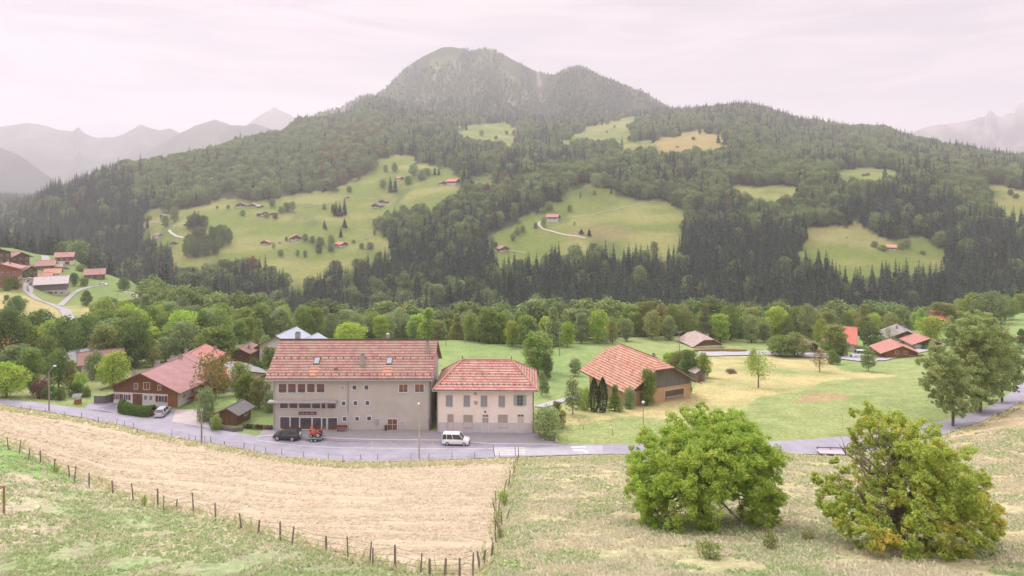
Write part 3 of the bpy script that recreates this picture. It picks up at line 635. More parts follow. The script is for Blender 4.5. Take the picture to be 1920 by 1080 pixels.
def conifer(H, W, seed, levels=20, thin=1.0, low=.08):
    g = np.random.default_rng(seed); Vs = []; Fs = []; k = 0
    for i in range(levels):
        t = (i + .3) / levels; z = H * (low + (1 - low) * t ** .92); r = W * .5 * (1 - t) ** .8 * (.85 + .3 * g.random()) + .12
        nb = max(5, int(11 * (1 - t) ** .5 * thin))
        for j in range(nb):
            a = j * 2 * math.pi / nb + i * .9 + g.normal() * .18; rr = r * (.72 + .5 * g.random()); dr = rr * (.42 + .25 * g.random())
            w = rr * .34 + .12; ca, sa = math.cos(a), math.sin(a); px, py = -sa, ca; zz = z + g.normal() * H * .006
            m0 = (ca * rr * .15, sa * rr * .15, zz + .15); m1 = (ca * rr * .62 + px * w, sa * rr * .62 + py * w, zz - dr * .55); m2 = (ca * rr, sa * rr, zz - dr); m3 = (ca * rr * .62 - px * w, sa * rr * .62 - py * w, zz - dr * .55)
            Vs += [m0, m1, m2, m3]; Fs.append((k, k + 1, k + 2, k + 3)); k += 4
            m4 = (ca * rr * .7, sa * rr * .7, zz - dr * 1.25)   # hanging twigs
            Vs += [m0, m1, m4, m3]; Fs.append((k, k + 1, k + 2, k + 3)); k += 4
    tip = H * 1.0; Vs += [(0, 0, tip), (.25, .1, tip - 1.6), (0, 0, tip - 1.9), (-.25, -.1, tip - 1.6)]; Fs.append((k, k + 1, k + 2, k + 3))
    return tubes([((0, 0, -1), (0, 0, H * .6), H * .013 + .08, H * .006 + .03), ((0, 0, H * .6), (0, 0, H * .97), H * .006 + .03, .02)], 5), (np.array(Vs), np.array(Fs))

LM = {
 'mid':    leafmat('leaves_mid_green', (0.156, 0.264, 0.060), (0.264, 0.384, 0.102), (0.336, 0.372, 0.120)),
 'dark':   leafmat('leaves_dark_green', (0.094, 0.175, 0.056), (0.163, 0.263, 0.081), (0.213, 0.275, 0.088)),
 'pale':   leafmat('leaves_grey_green', (0.213, 0.302, 0.134), (0.325, 0.414, 0.190), (0.358, 0.403, 0.168)),
 'bright': leafmat('leaves_yellow_green', (0.242, 0.396, 0.061), (0.396, 0.550, 0.099), (0.462, 0.506, 0.121)),
 'road': leafmat('roadside_leaves', (.25, .36, .13), (.40, .51, .21), (.42, .47, .19), rand=.08, huer=.012),
 'olive':  leafmat('leaves_olive', (.22, .27, .09), (.34, .38, .13), (.40, .38, .14)),
 'rust':   leafmat('leaves_rust', (.22, .12, .055), (.30, .20, .09), (.16, .16, .06)),
 'autumn': leafmat('leaves_turning', (.17, .22, .05), (.25, .27, .07), (.55, .25, .14), thr=.60, nscale=.25),
 'purple': leafmat('leaves_purple', (.14, .06, .065), (.22, .11, .10)),
 'spruce': leafmat('spruce_needles', (.026, .058, .044), (.062, .11, .068), (.09, .14, .07), rand=.35, thr=.66, huer=.012),
 'walnut': leafmat('walnut_leaves', (.28, .43, .07), (.51, .62, .13), (.60, .63, .16), thr=.68, nscale=.6, rand=.03, huer=.005, transl=.45),
 'walnut2': leafmat('walnut_leaves_yellowing', (.33, .46, .09), (.55, .64, .16), (.72, .60, .14), thr=.68, nscale=.5, rand=.03, huer=.005, transl=.45),
 'wood':   leafmat('woodland_leaves', (0.11, 0.19, 0.065), (0.22, 0.31, 0.11), (0.29, 0.33, 0.12), rand=.34, huer=.012),
 'cypress': leafmat('cypress_needles', (.03, .06, .022), (.06, .10, .035)),
 'hedge': leafmat('hedge_leaves', (0.084, 0.182, 0.042), (0.154, 0.280, 0.070), rand=.1),
}
TPL = {}
def tpl(kind, i):
    """mesh pair (trunk, crown) of a tree template; crowns about 1 leaf clump = 1 face"""
    key = (kind, i)
    if key in TPL: return TPL[key]
    s = 100 * i + len(kind)
    if kind == 'round': t, c = broad(12, 10.5, 13, 230, .52, s)
    elif kind == 'tall': t, c = broad(16, 9, 16, 230, .52, s, base=.12, shape='tall')
    elif kind == 'bush': t, c = broad(5, 6.5, 10, 190, .36, s, base=.02, trunk_r=.08)
    elif kind == 'small': t, c = broad(7, 5.4, 10, 150, .34, s, base=.25, trunk_r=.13)
    elif kind == 'open': t, c = broad(9, 8.5, 11, 60, .40, s, base=.3, shape='crown', trunk_r=.2)
    elif kind == 'cone': t, c = broad(15, 7.5, 18, 210, .48, s, base=.08, shape='cone')
    elif kind == 'cypress':
        g_ = np.random.default_rng(s); n_ = 5200; zz_ = g_.random(n_) ** .85; an = g_.random(n_) * 6.28; rr_ = 1.3 * np.sin(np.pi * np.clip(zz_ * .86 + .14, 0, 1)) ** .7 * g_.uniform(.7, 1.06, n_) * (1 + .12 * np.sin(an * 5 + zz_ * 9))
        t = tubes([((0, 0, -.5), (0, 0, 7.5), .16, .03)]); c = quads_at(np.stack([np.cos(an) * rr_, np.sin(an) * rr_, .1 + zz_ * 8.9], 1), .27, g_, .1, .55)
    elif kind == 'conifer': t, c = conifer(26, 7.6, s)
    else: raise KeyError(kind)
    TPL[key] = t, c; return TPL[key]
HT = dict(round=12, tall=16, bush=5, small=7, open=9, cone=15, cypress=9, conifer=26)
WD = dict(round=10.5, tall=9, bush=6.5, small=5.4, open=8.5, cone=7.5, cypress=2.6, conifer=7.6)
MESH = {}
def tmesh(kind, i, tone):
    k = (kind, i, tone)
    if k not in MESH:
        t, c = tpl(kind, i)
        MESH[k] = (npmesh('trunk', t[0], t[1], [barkp if kind in ('open', 'small') else bark]), npmesh('crown', c[0], c[1], [LM[tone]]))
    return MESH[k]
def tree(name, label, cat, loc, H, W, kind, tone, i=0, group=None, rot=None):
    r = thing(name, label, cat, loc, rng.random() * 6.28 if rot is None else rot, group)
    r.scale = (W / WD[kind], W / WD[kind], H / HT[kind])
    tm, cm = tmesh(kind, i, tone); obj('trunk', tm, r); obj('crown', cm, r); return r
NM = dict(round=('broadleaf_tree', 'tree'), tall=('broadleaf_tree', 'tree'), open=('broadleaf_tree', 'tree'), small=('small_tree', 'tree'), bush=('shrub', 'shrub'), cone=('broadleaf_tree', 'tree'), cypress=('cypress', 'cypress'), conifer=('conifer_tree', 'conifer'))
def T(u, vb, wpx, hpx, kind, tone, label, group=None, ymin=92, i=None, Y=None):
    """one tree: its foot seen at photo pixel (u, vb), crown wpx wide, hpx tall as the photo shows them"""
    p = at(u, Y) if Y else G(u, vb, ymin)
    s = p.y / F
    n, c = NM[kind]; i = (int(u) * 7 + int(vb)) % (2 if kind in ('conifer', 'cypress', 'open', 'cone') else 3) if i is None else i
    return tree(n, label, c, p, hpx * s, wpx * s, kind, tone, i, group)

# --- trees round the houses, each one told apart
for a in [
 # left edge
 (12, 745, 75, 62, 'round', 'bright', 'yellow-green tree beside the road at the far left edge of the village'),
 (18, 700, 70, 110, 'round', 'dark', 'big dark tree at the left edge above the red rooftops'),
 (66, 668, 80, 84, 'round', 'dark', 'dark round tree below the mown hill field on the left'),
 (30, 712, 60, 66, 'tall', 'pale', 'grey-green tree hiding the small red rooftop at the left'),
 (55, 722, 55, 70, 'tall', 'mid', 'leafy tree between the road and the small red rooftop'),
 (62, 742, 22, 40, 'small', 'mid', 'slim young tree left of the purple shrub'),
 (76, 746, 30, 34, 'bush', 'purple', 'purple-leaved shrub beside the street lamp'),
 (92, 748, 26, 24, 'bush', 'dark', 'clipped dark shrub behind the street lamp foot'),
 (113, 749, 26, 22, 'bush', 'dark', 'rounded shrub between the street lamp and the garden hut'),
 (141, 743, 28, 24, 'bush', 'dark', 'rounded clipped shrub just behind the garden hut'),
 (162, 744, 20, 18, 'bush', 'mid', 'small round shrub right of the garden hut'),
 (150, 735, 24, 36, 'bush', 'bright', 'bright green shrub above the garden hut'),
 (110, 727, 50, 70, 'round', 'dark', 'dark bushy tree behind the clipped garden shrubs'),
 (134, 728, 34, 52, 'cone', 'olive', 'pointed olive tree behind the garden hut'),
 (85, 700, 44, 70, 'tall', 'mid', 'mid-green tree left of the pink slate roof among the trees'),
 (118, 690, 72, 92, 'round', 'dark', 'broad dark walnut-like tree right of the pale rooftop'),
 (150, 680, 70, 85, 'round', 'dark', 'very dark rounded tree in the middle of the left grove'),
 (196, 690, 52, 82, 'tall', 'olive', 'tall olive-green tree standing out of the left grove'),
 (178, 712, 40, 50, 'bush', 'pale', 'pale bushy tree below the olive one'),
 (212, 727, 62, 66, 'round', 'bright', 'light green round tree up against the chalet'),
 (250, 690, 60, 82, 'round', 'dark', 'dark tree behind the chalet gable'),
 (232, 655, 60, 62, 'round', 'dark', 'dark tree above the grove behind the chalet'),
 (286, 688, 34, 36, 'small', 'olive', 'yellowing small tree just over the chalet ridge'),
 (275, 640, 60, 62, 'round', 'mid', 'green tree on the slope above the chalet'),
 (205, 640, 70, 60, 'round', 'mid', 'green tree above the grove, below the dry knoll'),
 (160, 640, 60, 46, 'round', 'mid', 'green tree at the foot of the village road'),
 (310, 678, 46, 44, 'round', 'pale', 'grey-green bushy tree right of the chalet ridge'),
 (345, 668, 50, 48, 'bush', 'pale', 'broad pale bush behind the pair of red roofs'),
 (330, 640, 56, 60, 'round', 'mid', 'green tree in the grove left of the flat grey roof'),
 (375, 650, 60, 66, 'round', 'dark', 'dark green tree behind the red ribbed roof'),
 (412, 648, 54, 66, 'round', 'mid', 'round tree left of the little brown-roofed cabin'),
 (485, 648, 30, 50, 'cone', 'mid', 'pointed tree right of the little brown-roofed cabin'),
 (505, 690, 34, 40, 'bush', 'mid', 'light green bush by the left roof edge of the hall'),
 (497, 665, 24, 36, 'small', 'pale', 'small pale tree below the blue roofs'),
 (398, 762, 92, 100, 'open', 'autumn', 'big sparse tree turning orange beside the chalet'),
 (385, 790, 40, 60, 'bush', 'pale', 'grey-green shrub at the chalet court wall'),
 (404, 745, 54, 66, 'round', 'autumn', 'yellow and orange tinged tree behind the sparse one'),
 (450, 742, 44, 60, 'round', 'mid', 'green tree right of the orange-tinged one'),
 (463, 762, 42, 62, 'tall', 'mid', 'green tree over the dark garden shed'),
 (486, 766, 46, 54, 'round', 'olive', 'olive tree between the garden shed and the hall'),
 (478, 720, 38, 46, 'round', 'dark', 'dark tree below the grey flat roof'),
 (503, 735, 22, 36, 'bush', 'pale', 'bush against the left wall of the hall'),
 (406, 806, 25, 27, 'bush', 'mid', 'round shrub left of the dark garden shed'),
 (506, 772, 28, 38, 'bush', 'pale', 'pale leafy bush by the left corner of the hall'),
 (658, 650, 66, 44, 'round', 'bright', 'bright yellow-green tree showing over the hall roof'),
 # centre
 (813, 780, 24, 70, 'tall', 'mid', 'green tree in the gap between the hall and the pink house'),
 (1008, 700, 60, 78, 'tall', 'mid', 'full dark-green tree on the meadow right of the pink roof'),
 (1024, 712, 26, 50, 'tall', 'dark', 'dark slim tree leaning on the full one on the meadow'),
 (1017, 744, 22, 48, 'small', 'pale', 'small slender orchard tree at the pink house'),
 (1024, 742, 15, 26, 'small', 'mid', 'tiny orchard sapling at the pink house'),
 (1028, 822, 56, 58, 'bush', 'pale', 'big grey-green bush at the right wall of the pink house'),
 (1046, 800, 40, 30, 'bush', 'olive', 'low olive bush beyond the corner wall of the forecourt'),
 (1044, 772, 18, 20, 'bush', 'olive', 'dry bush beside the lane'),
 (1074, 777, 38, 66, 'small', 'pale', 'greyish apple tree left of the cypress pair'),
 (1078, 705, 28, 32, 'small', 'pale', 'small pale tree on the meadow behind the apple tree'),
 (1095, 768, 30, 40, 'bush', 'bright', 'bright green shrub left of the cypress pair'),
 (1114, 772, 19, 64, 'cypress', 'cypress', 'left one of two dark cypresses by the red barn'),
 (1130, 773, 19, 66, 'cypress', 'cypress', 'right one of two dark cypresses by the red barn'),
 (1153, 770, 34, 48, 'cone', 'mid', 'conical green tree at the near eave of the red barn'),
 (1180, 766, 28, 38, 'bush', 'pale', 'leafy bush under the near corner of the barn roof'),
 (1214, 760, 38, 68, 'tall', 'mid', 'dense upright tree against the barn gable'),
 (1291, 738, 16, 26, 'bush', 'mid', 'small bush at the right corner of the barn'),
 (1272, 702, 48, 42, 'round', 'olive', 'light tree behind the barn roof'),
 (1292, 712, 38, 56, 'tall', 'dark', 'dark upright tree behind the barn, by the plank shed'),
 (1318, 708, 36, 44, 'round', 'bright', 'bright green tree right of the dark one behind the barn'),
 (1258, 690, 40, 30, 'bush', 'bright', 'yellow-green bushes over the barn ridge'),
 (1422, 727, 58, 66, 'open', 'bright', 'leaning orchard tree alone on the yellow meadow'),
 (1412, 700, 22, 45, 'small', 'olive', 'thin half-bare tree behind the leaning orchard tree'),
 (1537, 697, 40, 42, 'open', 'rust', 'reddish half-bare fruit tree by the lower lane'),
 (1560, 683, 20, 26, 'bush', 'mid', 'green bush by the lane right of the reddish fruit tree'),
 (1571, 684, 16, 18, 'small', 'mid', 'tiny round tree beside the lower lane'),
 (1628, 696, 30, 42, 'small', 'mid', 'small orchard tree in front of the red gabled chalet'),
 (1565, 668, 52, 60, 'tall', 'mid', 'full green tree left of the bright red roof'),
 (1578, 668, 28, 34, 'bush', 'dark', 'dark bush at the foot of the bright red roof'),
 (1541, 650, 34, 50, 'round', 'bright', 'light green tree behind the brown summer house'),
 (1490, 668, 60, 42, 'round', 'olive', 'olive orchard tree left of the brown summer house'),
 (1462, 668, 50, 38, 'round', 'mid', 'leafy tree along the lane left of the summer house'),
 (1632, 655, 42, 46, 'round', 'dark', 'dark round tree between the red and the grey roofs'),
 (1668, 650, 30, 36, 'open', 'pale', 'sparse tree in front of the grey-roofed chalet'),
 (1745, 640, 50, 46, 'round', 'bright', 'bright round tree left of the far red roof'),
 (1700, 668, 22, 16, 'bush', 'bright', 'yellow-green bush between two red chalet roofs'),
 (1740, 655, 30, 12, 'bush', 'mid', 'hedge-like bush below the red hip roof'),
 (1886, 655, 22, 34, 'cone', 'mid', 'young spruce-like tree by the far right lane'),
 (1915, 655, 18, 38, 'tall', 'dark', 'dark tree at the right border by the orange car'),
 (1860, 610, 60, 62, 'round', 'pale', 'grey-green tree behind the big tree group at the right'),
 (1825, 612, 56, 60, 'round', 'mid', 'tree over the top of the big tree group at the right'),
 (1885, 600, 44, 44, 'round', 'mid', 'tree at the edge of the far right pasture'),
 (1770, 618, 60, 50, 'tall', 'olive', 'olive tree behind the far red roof'),
 # village at the far left
 (162, 575, 20, 30, 'tall', 'dark', 'lone dark tree on the slope below the village fork'),
 (30, 582, 44, 26, 'bush', 'dark', 'dark shrub on the lawn under the apartment house'),
 (12, 562, 10, 9, 'bush', 'dark', 'small round shrub on the village lawn'),
 (139, 536, 18, 24, 'round', 'dark', 'round tree beside the old stone barn'),
 (158, 536, 18, 16, 'bush', 'mid', 'bush by the fork left of the right-hand village house'),
 (152, 508, 18, 12, 'bush', 'mid', 'bushes beneath the white and brown house'),
 (232, 545, 24, 24, 'round', 'dark', 'tree beside the white slabs on the knoll'),
 (14, 545, 18, 26, 'bush', 'mid', 'shrub at the foot of the red apartment house'),
 (28, 542, 18, 20, 'bush', 'dark', 'dark shrub at the corner of the red apartment house'),
 (50, 522, 24, 20, 'bush', 'pale', 'shrub on the bank above the village road'),
 (208, 612, 50, 36, 'round', 'mid', 'green tree under the dry knoll'),
 (248, 606, 60, 44, 'round', 'dark', 'wide dark tree at the right foot of the dry knoll'),
]:
    u, vb, w, h, kind, tone, lab = a[:7]; T(u, vb, w, h, kind, tone, lab, ymin=100 if vb < 860 else 20)

# --- the wood edge of the shelf: individual broadleaf trees
placed = []
def far_enough(p, d):
    for q in placed:
        if (q[0] - p.x) ** 2 + (q[1] - p.y) ** 2 < d * d: return False
    placed.append((p.x, p.y)); return True
edge = [(270, 235), (330, 225), (420, 215), (500, 232), (620, 236), (760, 240), (840, 236), (900, 226), (960, 216), (1010, 210), (1060, 205), (1130, 213), (1200, 222), (1290, 226), (1400, 226), (1500, 228), (1600, 236), (1750, 262), (1960, 300)]
NEARTREES = [(u, v) for u, v in edge]
g = random.Random(5); nb_ = 0
for row in range(3):
    u = 262 + g.random() * 10
    while u < 1930:
        Y0 = np.interp(u, [e[0] for e in edge], [e[1] for e in edge]) + 4; Y = Y0 + row * 11 + g.uniform(-4, 4)
        uu = u + g.uniform(-8, 8); p = at(uu, Y)
        if not (1560 < uu < 1790 and row == 0) and far_enough(p, 4.6):
            h = g.uniform(6.5, 13) + (1 if row > 1 else 0); kind = g.choice(['round', 'round', 'tall', 'tall', 'cone']); tone = g.choice(['pale', 'pale', 'pale', 'mid', 'mid', 'mid', 'bright', 'bright', 'olive'])
            if uu > 1330 and g.random() < .12: tone = 'olive'
            lab = {'pale': 'grey-green', 'mid': 'green', 'bright': 'light green', 'olive': 'olive-toned'}[tone] + ' broadleaf tree ' + ('in the front row of the wood edge beyond the meadow' if row == 0 else 'in the wood edge between the meadow and the dark forest')
            tree('broadleaf_tree', lab, 'tree', p, h, h * g.uniform(.55, .82), kind, tone, g.randrange(2 if kind == 'cone' else 3), 'wood edge: ' + tone + (' front' if row == 0 else ' behind')); nb_ += 1
        u += g.uniform(22, 38) * 240 / Y * (1.25 if row == 2 else 1)
# grove on the left, round and behind the chalets
for k in range(85):
    u = g.uniform(-20, 520); Y = g.uniform(168, 262); p = at(u, Y); pu, pv = pix(*p)
    if inpoly(np.array(pu), np.array(pv), [(-100,540),(60,555),(112,585),(125,640),(60,655),(-100,640)]): continue
    if inpoly(np.array(pu), np.array(pv), [(90,540),(175,590),(235,610),(150,650),(100,640)]): continue
    if 425 < pu < 520 and pv > 640: continue
    if not far_enough(p, 6.2): continue
    h = g.uniform(8, 13); tone = g.choice(['mid', 'dark', 'mid', 'pale', 'bright'])
    kind = g.choice(['round', 'round', 'tall'])
    tree('broadleaf_tree', {'pale': 'pale grey-green', 'mid': 'green', 'bright': 'light green', 'dark': 'dark green'}[tone] + ' broadleaf tree in the grove behind the left chalets', 'tree', p, h, h * g.uniform(.8, 1.05), kind, tone, g.randrange(3), 'left grove: ' + tone)
# scattered meadow trees far across the valley
SC = [(365,425,30,28,'conifer','spruce'),(372,428,16,30,'conifer','spruce'),(360,430,22,24,'round','dark'),(380,426,22,20,'round','dark'),
 (310,425,16,20,'tall','mid'),(327,416,18,26,'round','pale'),(281,412,7,7,'bush','mid'),(310,402,14,9,'bush','pale'),(428,392,7,7,'round','mid'),(407,391,5,5,'bush','mid'),(455,404,11,9,'round','mid'),
 (510,388,13,14,'round','mid'),(538,397,16,16,'round','mid'),(548,396,14,17,'round','pale'),(527,400,12,12,'round','mid'),(500,408,12,8,'bush','olive'),(484,405,8,5,'bush','olive'),(516,409,14,10,'bush','olive'),
 (572,452,13,12,'round','mid'),(585,455,14,12,'round','pale'),(513,466,8,10,'small','pale'),(526,480,12,11,'round','pale'),(558,480,8,11,'round','pale'),(572,482,8,12,'tall','pale'),(598,475,14,16,'bush','dark'),(537,452,6,7,'bush','dark'),
 (630,404,12,26,'conifer','spruce'),(637,405,14,24,'conifer','spruce'),(646,403,12,30,'conifer','spruce'),(625,403,10,18,'round','dark'),(608,427,8,14,'conifer','spruce'),(611,430,6,10,'conifer','spruce'),(646,426,11,17,'conifer','spruce'),(639,444,9,16,'conifer','spruce'),
 (608,392,9,9,'bush','mid'),(655,360,12,10,'round','mid'),(702,440,6,8,'tall','mid'),(692,320,24,22,'round','pale'),(718,352,14,14,'round','pale'),(732,360,10,30,'conifer','spruce'),(741,360,12,26,'conifer','spruce'),(815,328,8,14,'conifer','spruce'),(823,328,7,13,'conifer','spruce'),
 (723,322,10,12,'tall','pale'),(740,322,14,16,'round','pale'),(775,330,20,20,'round','pale'),(790,338,20,18,'round','pale'),(800,330,16,14,'round','mid'),(765,345,18,14,'round','mid'),
 (678,466,11,9,'round','dark'),(694,467,16,12,'round','pale'),(621,462,16,20,'round','mid'),(663,456,7,6,'bush','mid'),(600,460,18,14,'round','mid'),(620,472,14,14,'round','pale'),
 (1118,351,24,24,'round','pale'),(1133,344,12,20,'round','pale'),(1115,365,9,8,'bush','mid'),(1146,363,6,12,'conifer','spruce'),(1088,372,5,12,'tall','pale'),(1068,396,12,11,'round','mid'),(1030,396,18,16,'round','mid'),
 (970,441,14,14,'round','mid'),(980,436,12,12,'round','mid'),(962,452,12,14,'round','pale'),(1020,425,12,16,'small','pale'),(1004,428,9,10,'bush','pale'),(1077,424,4,8,'small','mid'),(1090,438,10,9,'conifer','spruce'),(1105,442,9,14,'conifer','spruce'),(928,464,12,10,'round','dark'),
 (1640,463,14,10,'round','pale'),(1656,470,16,10,'bush','mid'),(1700,465,16,16,'round','pale'),(1690,468,12,12,'bush','mid'),(1730,476,12,6,'bush','mid'),(1588,447,3,3,'bush','dark'),
 (1895,366,10,10,'round','dark'),(1905,372,10,8,'bush','mid'),(1312,252,8,9,'round','dark'),(1300,262,8,5,'bush','mid'),(1138,250,4,5,'small','mid'),(1152,240,5,5,'small','mid'),(903,255,10,10,'round','mid'),(930,262,8,7,'round','mid'),(950,252,8,7,'round','mid')]
for u, v, w, h, kind, tone in SC:
    T(u, v, w * 1.05, h * 1.1, kind, tone, {'conifer': 'dark conifer', 'bush': 'bush', 'small': 'slender young tree'}.get(kind, 'round broadleaf tree') + ' standing alone on the ' + ('left farm meadow across the valley' if u < 850 else 'hill farm meadow across the valley' if u < 1300 else 'right clearing in the forest'), 'lone ' + NM[kind][1] + ' on ' + ('left meadow' if u < 850 else 'hill meadow' if u < 1300 else 'right clearing'), ymin=430)
# copse on the left meadow
for k in range(60):
    u = g.uniform(350, 436); v = g.uniform(446, 484)
    if not inpoly(np.array(u), np.array(v), [(352,452),(380,445),(436,448),(432,462),(405,478),(378,486),(350,484)]): continue
    p = G(u, v, 430)
    if far_enough(p, 5.5): tree('broadleaf_tree', 'dark tree of the dense round copse on the left farm meadow', 'tree', p, g.uniform(13, 20), g.uniform(9, 13), 'round', 'dark', g.randrange(3), 'copse trees')

# --- the forest across the valley
def forest_points():
    g = np.random.default_rng(3); out = []
    for (y0, y1, d) in ((255, 330, 6.4), (330, 560, 6.6), (560, 900, 7.4), (900, 1350, 9.5), (1350, 2000, 13), (2000, 2900, 12)):
        nx = int(2 * y1 * .86 / d); ny = int((y1 - y0) / d)
        X, Y = np.meshgrid((np.arange(nx) + .5) * d - y1 * .86, y0 + (np.arange(ny) + .5) * d)
        X = X + g.uniform(-.5, .5, X.shape) * d; Y = Y + g.uniform(-.5, .5, Y.shape) * d
        k = np.abs(X) < Y * .86; out.append(np.stack([X[k], Y[k]], 1))
    P = np.concatenate(out); x, y = P.T; z = zat(x, y); n = len(x)
    conf = fbm(x / 60, y / 60, 91, 3); u, v = pix(x, y, z); r = g.random(n)
    dens = np.clip((np.interp(u, [0, 500, 900, 1200, 1500, 1900], [.9, .62, .72, 1.0, .85, .55]) * (np.interp(v, [240, 330, 400, 470, 640], [.12, .22, .45, .85, 1.0]))) + (conf - .5) * 2.2, 0.03, .97)
    dens = np.where((v > 440) & (u > 560), np.clip(dens + .3, 0, .96), dens)
    dens = np.where((u < 330) & (v > 330), np.clip(dens + .5, 0, .95), dens)
    dens = np.where((u > 250) & (u < 720) & (v < 385), dens * .25, dens)
    dens = np.where((y > 1700), np.maximum(dens, .5), dens)
    isc = r < dens
    isc = isc & (y > 320)
    h = np.where(isc, g.uniform(17, 30, n), g.uniform(11, 19, n)) * np.where(y > 2150, .62, 1); wd = np.where(isc, h * g.uniform(.28, .38, n), h * g.uniform(.7, 1.0, n))
    wu = (fbm(x / 22, y / 22, 201, 4) - .5) * 60; wv = (fbm(x / 24, y / 24, 202, 4) - .5) * 22
    keep = np.ones(n, bool); vt = CAMZ - 0
    for f in (0, .35, .7, .95):
        uu, vv = pix(x, y, z + h * f)
        for m in MEADOWS: keep &= ~((inpoly(uu + wu, vv + wv, m)) & (v > min(q[1] for q in m) + (0 if f == 0 else 6)) )
    ye = np.interp(u, [e[0] for e in edge], [e[1] for e in edge]) + 40; keep &= y > np.maximum(ye, 258)
    # the village and the mountain's open faces
    keep &= ~(inpoly(u, v, [(-400, 430), (0, 440), (95, 455), (300, 520), (260, 640), (-400, 700)]) & (y < 470))
    keep &= ~((y > 2250) & (fbm(x / 120, y / 320, 17, 4) > .57)); keep &= ~((y > 2400) & (g.random(n) < .35))
    gaps = fbm(x / 26, y / 26, 19, 3) > .70; keep &= ~(gaps & (y < 1200))
    cp = [(350,440),(365,400),(440,425),(440,470),(400,490),(350,490)]
    keep &= ~inpoly(u, v, cp)
    # only trees some part of which clears the ground in front
    vis = np.zeros(n, bool); ztop = z + h
    order = np.arange(n)
    ys = np.concatenate([np.arange(60, 600, 20), np.arange(600, 2900, 50)])
    mx_ = np.full(n, 9e9)
    for yy in ys:
        f = yy < y - 12; zz = zat(x * yy / y, np.full(n, yy)); vg = VH + F * (CAMZ - zz) / yy; mx_ = np.where(f, np.minimum(mx_, vg), mx_)
    vtop = VH + F * (CAMZ - ztop) / y; keep &= vtop < mx_ + 4
    return x[keep], y[keep], z[keep], h[keep], wd[keep], isc[keep]
fx, fy, fz, fh, fw, fc = forest_points()
size = fh / fy * (0.6 + 0.4 * fw / fh) * F
uu_, vv_ = pix(fx, fy, fz)
# how much of each tree the trees in front leave visible is roughly the same: take the tallest-looking
inview = (uu_ > 5) & (uu_ < 1915)
order_c = np.nonzero(fc & inview & (uu_ > 300))[0]; order_c = order_c[np.argsort(-size[order_c])]
# front rows only: a tree counts as standing in front when its middle is seen over the shelf wood
vm_ = VH + F * (CAMZ - (fz + fh * .6)) / fy
oc = [i for i in order_c if vm_[i] < 592][:235]
ob = np.nonzero(~fc & inview)[0]; ob = ob[np.argsort(-size[ob])]; ob = [i for i in ob if vm_[i] < 590][:30]
single = set(oc) | set(ob)
FM = {}
def fmesh(kind, i, tone):
    """one mesh, trunk and crown together, for trees too far off to show their parts"""
    k = (kind, i, tone)
    if k not in FM:
        if kind == 'conifer': t, c = conifer(26, 7.6, 900 + i, levels=17, thin=.85)
        elif kind == 'bare': t, c = conifer(22, 5.0, 990 + i, levels=9, thin=.5, low=.55)
        elif kind == 'fround': t, c = broad(16, 11.5, 12, 95, .85, 800 + i, base=.2)
        else: t, c = broad(17, 10, 12, 90, .85, 850 + i, base=.2, shape='tall')
        V, Q_, M_ = join([(t[0], t[1], 0), (c[0], c[1], 1)])
        FM[k] = npmesh('forest_' + kind, V, Q_, [bark, LM[tone]], M_)
    return FM[k]
KINDS_ = [('conifer', 0, 'spruce', 26, 7.6), ('conifer', 1, 'spruce', 26, 7.6), ('conifer', 2, 'spruce', 26, 7.6), ('fround', 0, 'wood', 16, 11.5), ('fround', 1, 'wood', 16, 11.5), ('ftall', 0, 'wood', 17, 10), ('fround', 2, 'rust', 16, 11.5)]
rg = np.random.default_rng(8); kk = np.where(fc, rg.integers(0, 3, len(fx)), rg.integers(3, 6, len(fx)))
rust_zone = (~fc) & (rg.random(len(fx)) < np.where((uu_ > 600) & (uu_ < 720) & (vv_ > 230) & (vv_ < 350), .3, .015)); kk = np.where(rust_zone, 6, kk)
first = {}
for i in sorted(single, key=lambda i: -size[i]):
    kd, ix, tone, H0, W0 = KINDS_[kk[i]]
    o = obj('conifer_tree' if kd == 'conifer' else 'broadleaf_tree', fmesh(kd, ix, tone)); o.location = (fx[i], fy[i], fz[i]); o.rotation_euler = (0, 0, rg.random() * 6.28)
    o.scale = (fw[i] / W0, fw[i] / W0, fh[i] / H0)
    side = 'left' if uu_[i] < 800 else 'middle' if uu_[i] < 1350 else 'right'
    if kd == 'conifer': tag(o, 'tall dark conifer in the front of the dense forest, ' + {'left': 'below the left farm meadow', 'middle': 'below the hill farm meadow', 'right': 'below the right clearing'}[side], 'conifer', 'front conifers ' + side)
    else: tag(o, ('rust-coloured' if kk[i] == 6 else 'rounded grey-green') + ' broadleaf tree among the conifers of the forest, ' + {'left': 'left part', 'middle': 'middle part', 'right': 'right part'}[side], 'tree', 'forest broadleaves ' + side + (' rust' if kk[i] == 6 else ''))
    first.setdefault(kk[i], o)
for k in range(len(KINDS_)):
    if k not in first:
        j = [i for i in np.nonzero((kk == k) & inview)[0] if i not in single]
        j = sorted(j, key=lambda i: -size[i])[0]; single.add(j); kd, ix, tone, H0, W0 = KINDS_[k]
        o = obj('conifer_tree' if kd == 'conifer' else 'broadleaf_tree', fmesh(kd, ix, tone)); o.location = (fx[j], fy[j], fz[j]); o.scale = (fw[j] / W0, fw[j] / W0, fh[j] / H0)
        tag(o, ('dark conifer' if kd == 'conifer' else 'rust-brown broadleaf tree' if k == 6 else 'full broadleaf tree') + ' at the near side of the forest', 'conifer' if kd == 'conifer' else 'tree', 'forest singles'); first[k] = o
rest = np.array([i not in single for i in range(len(fx))])
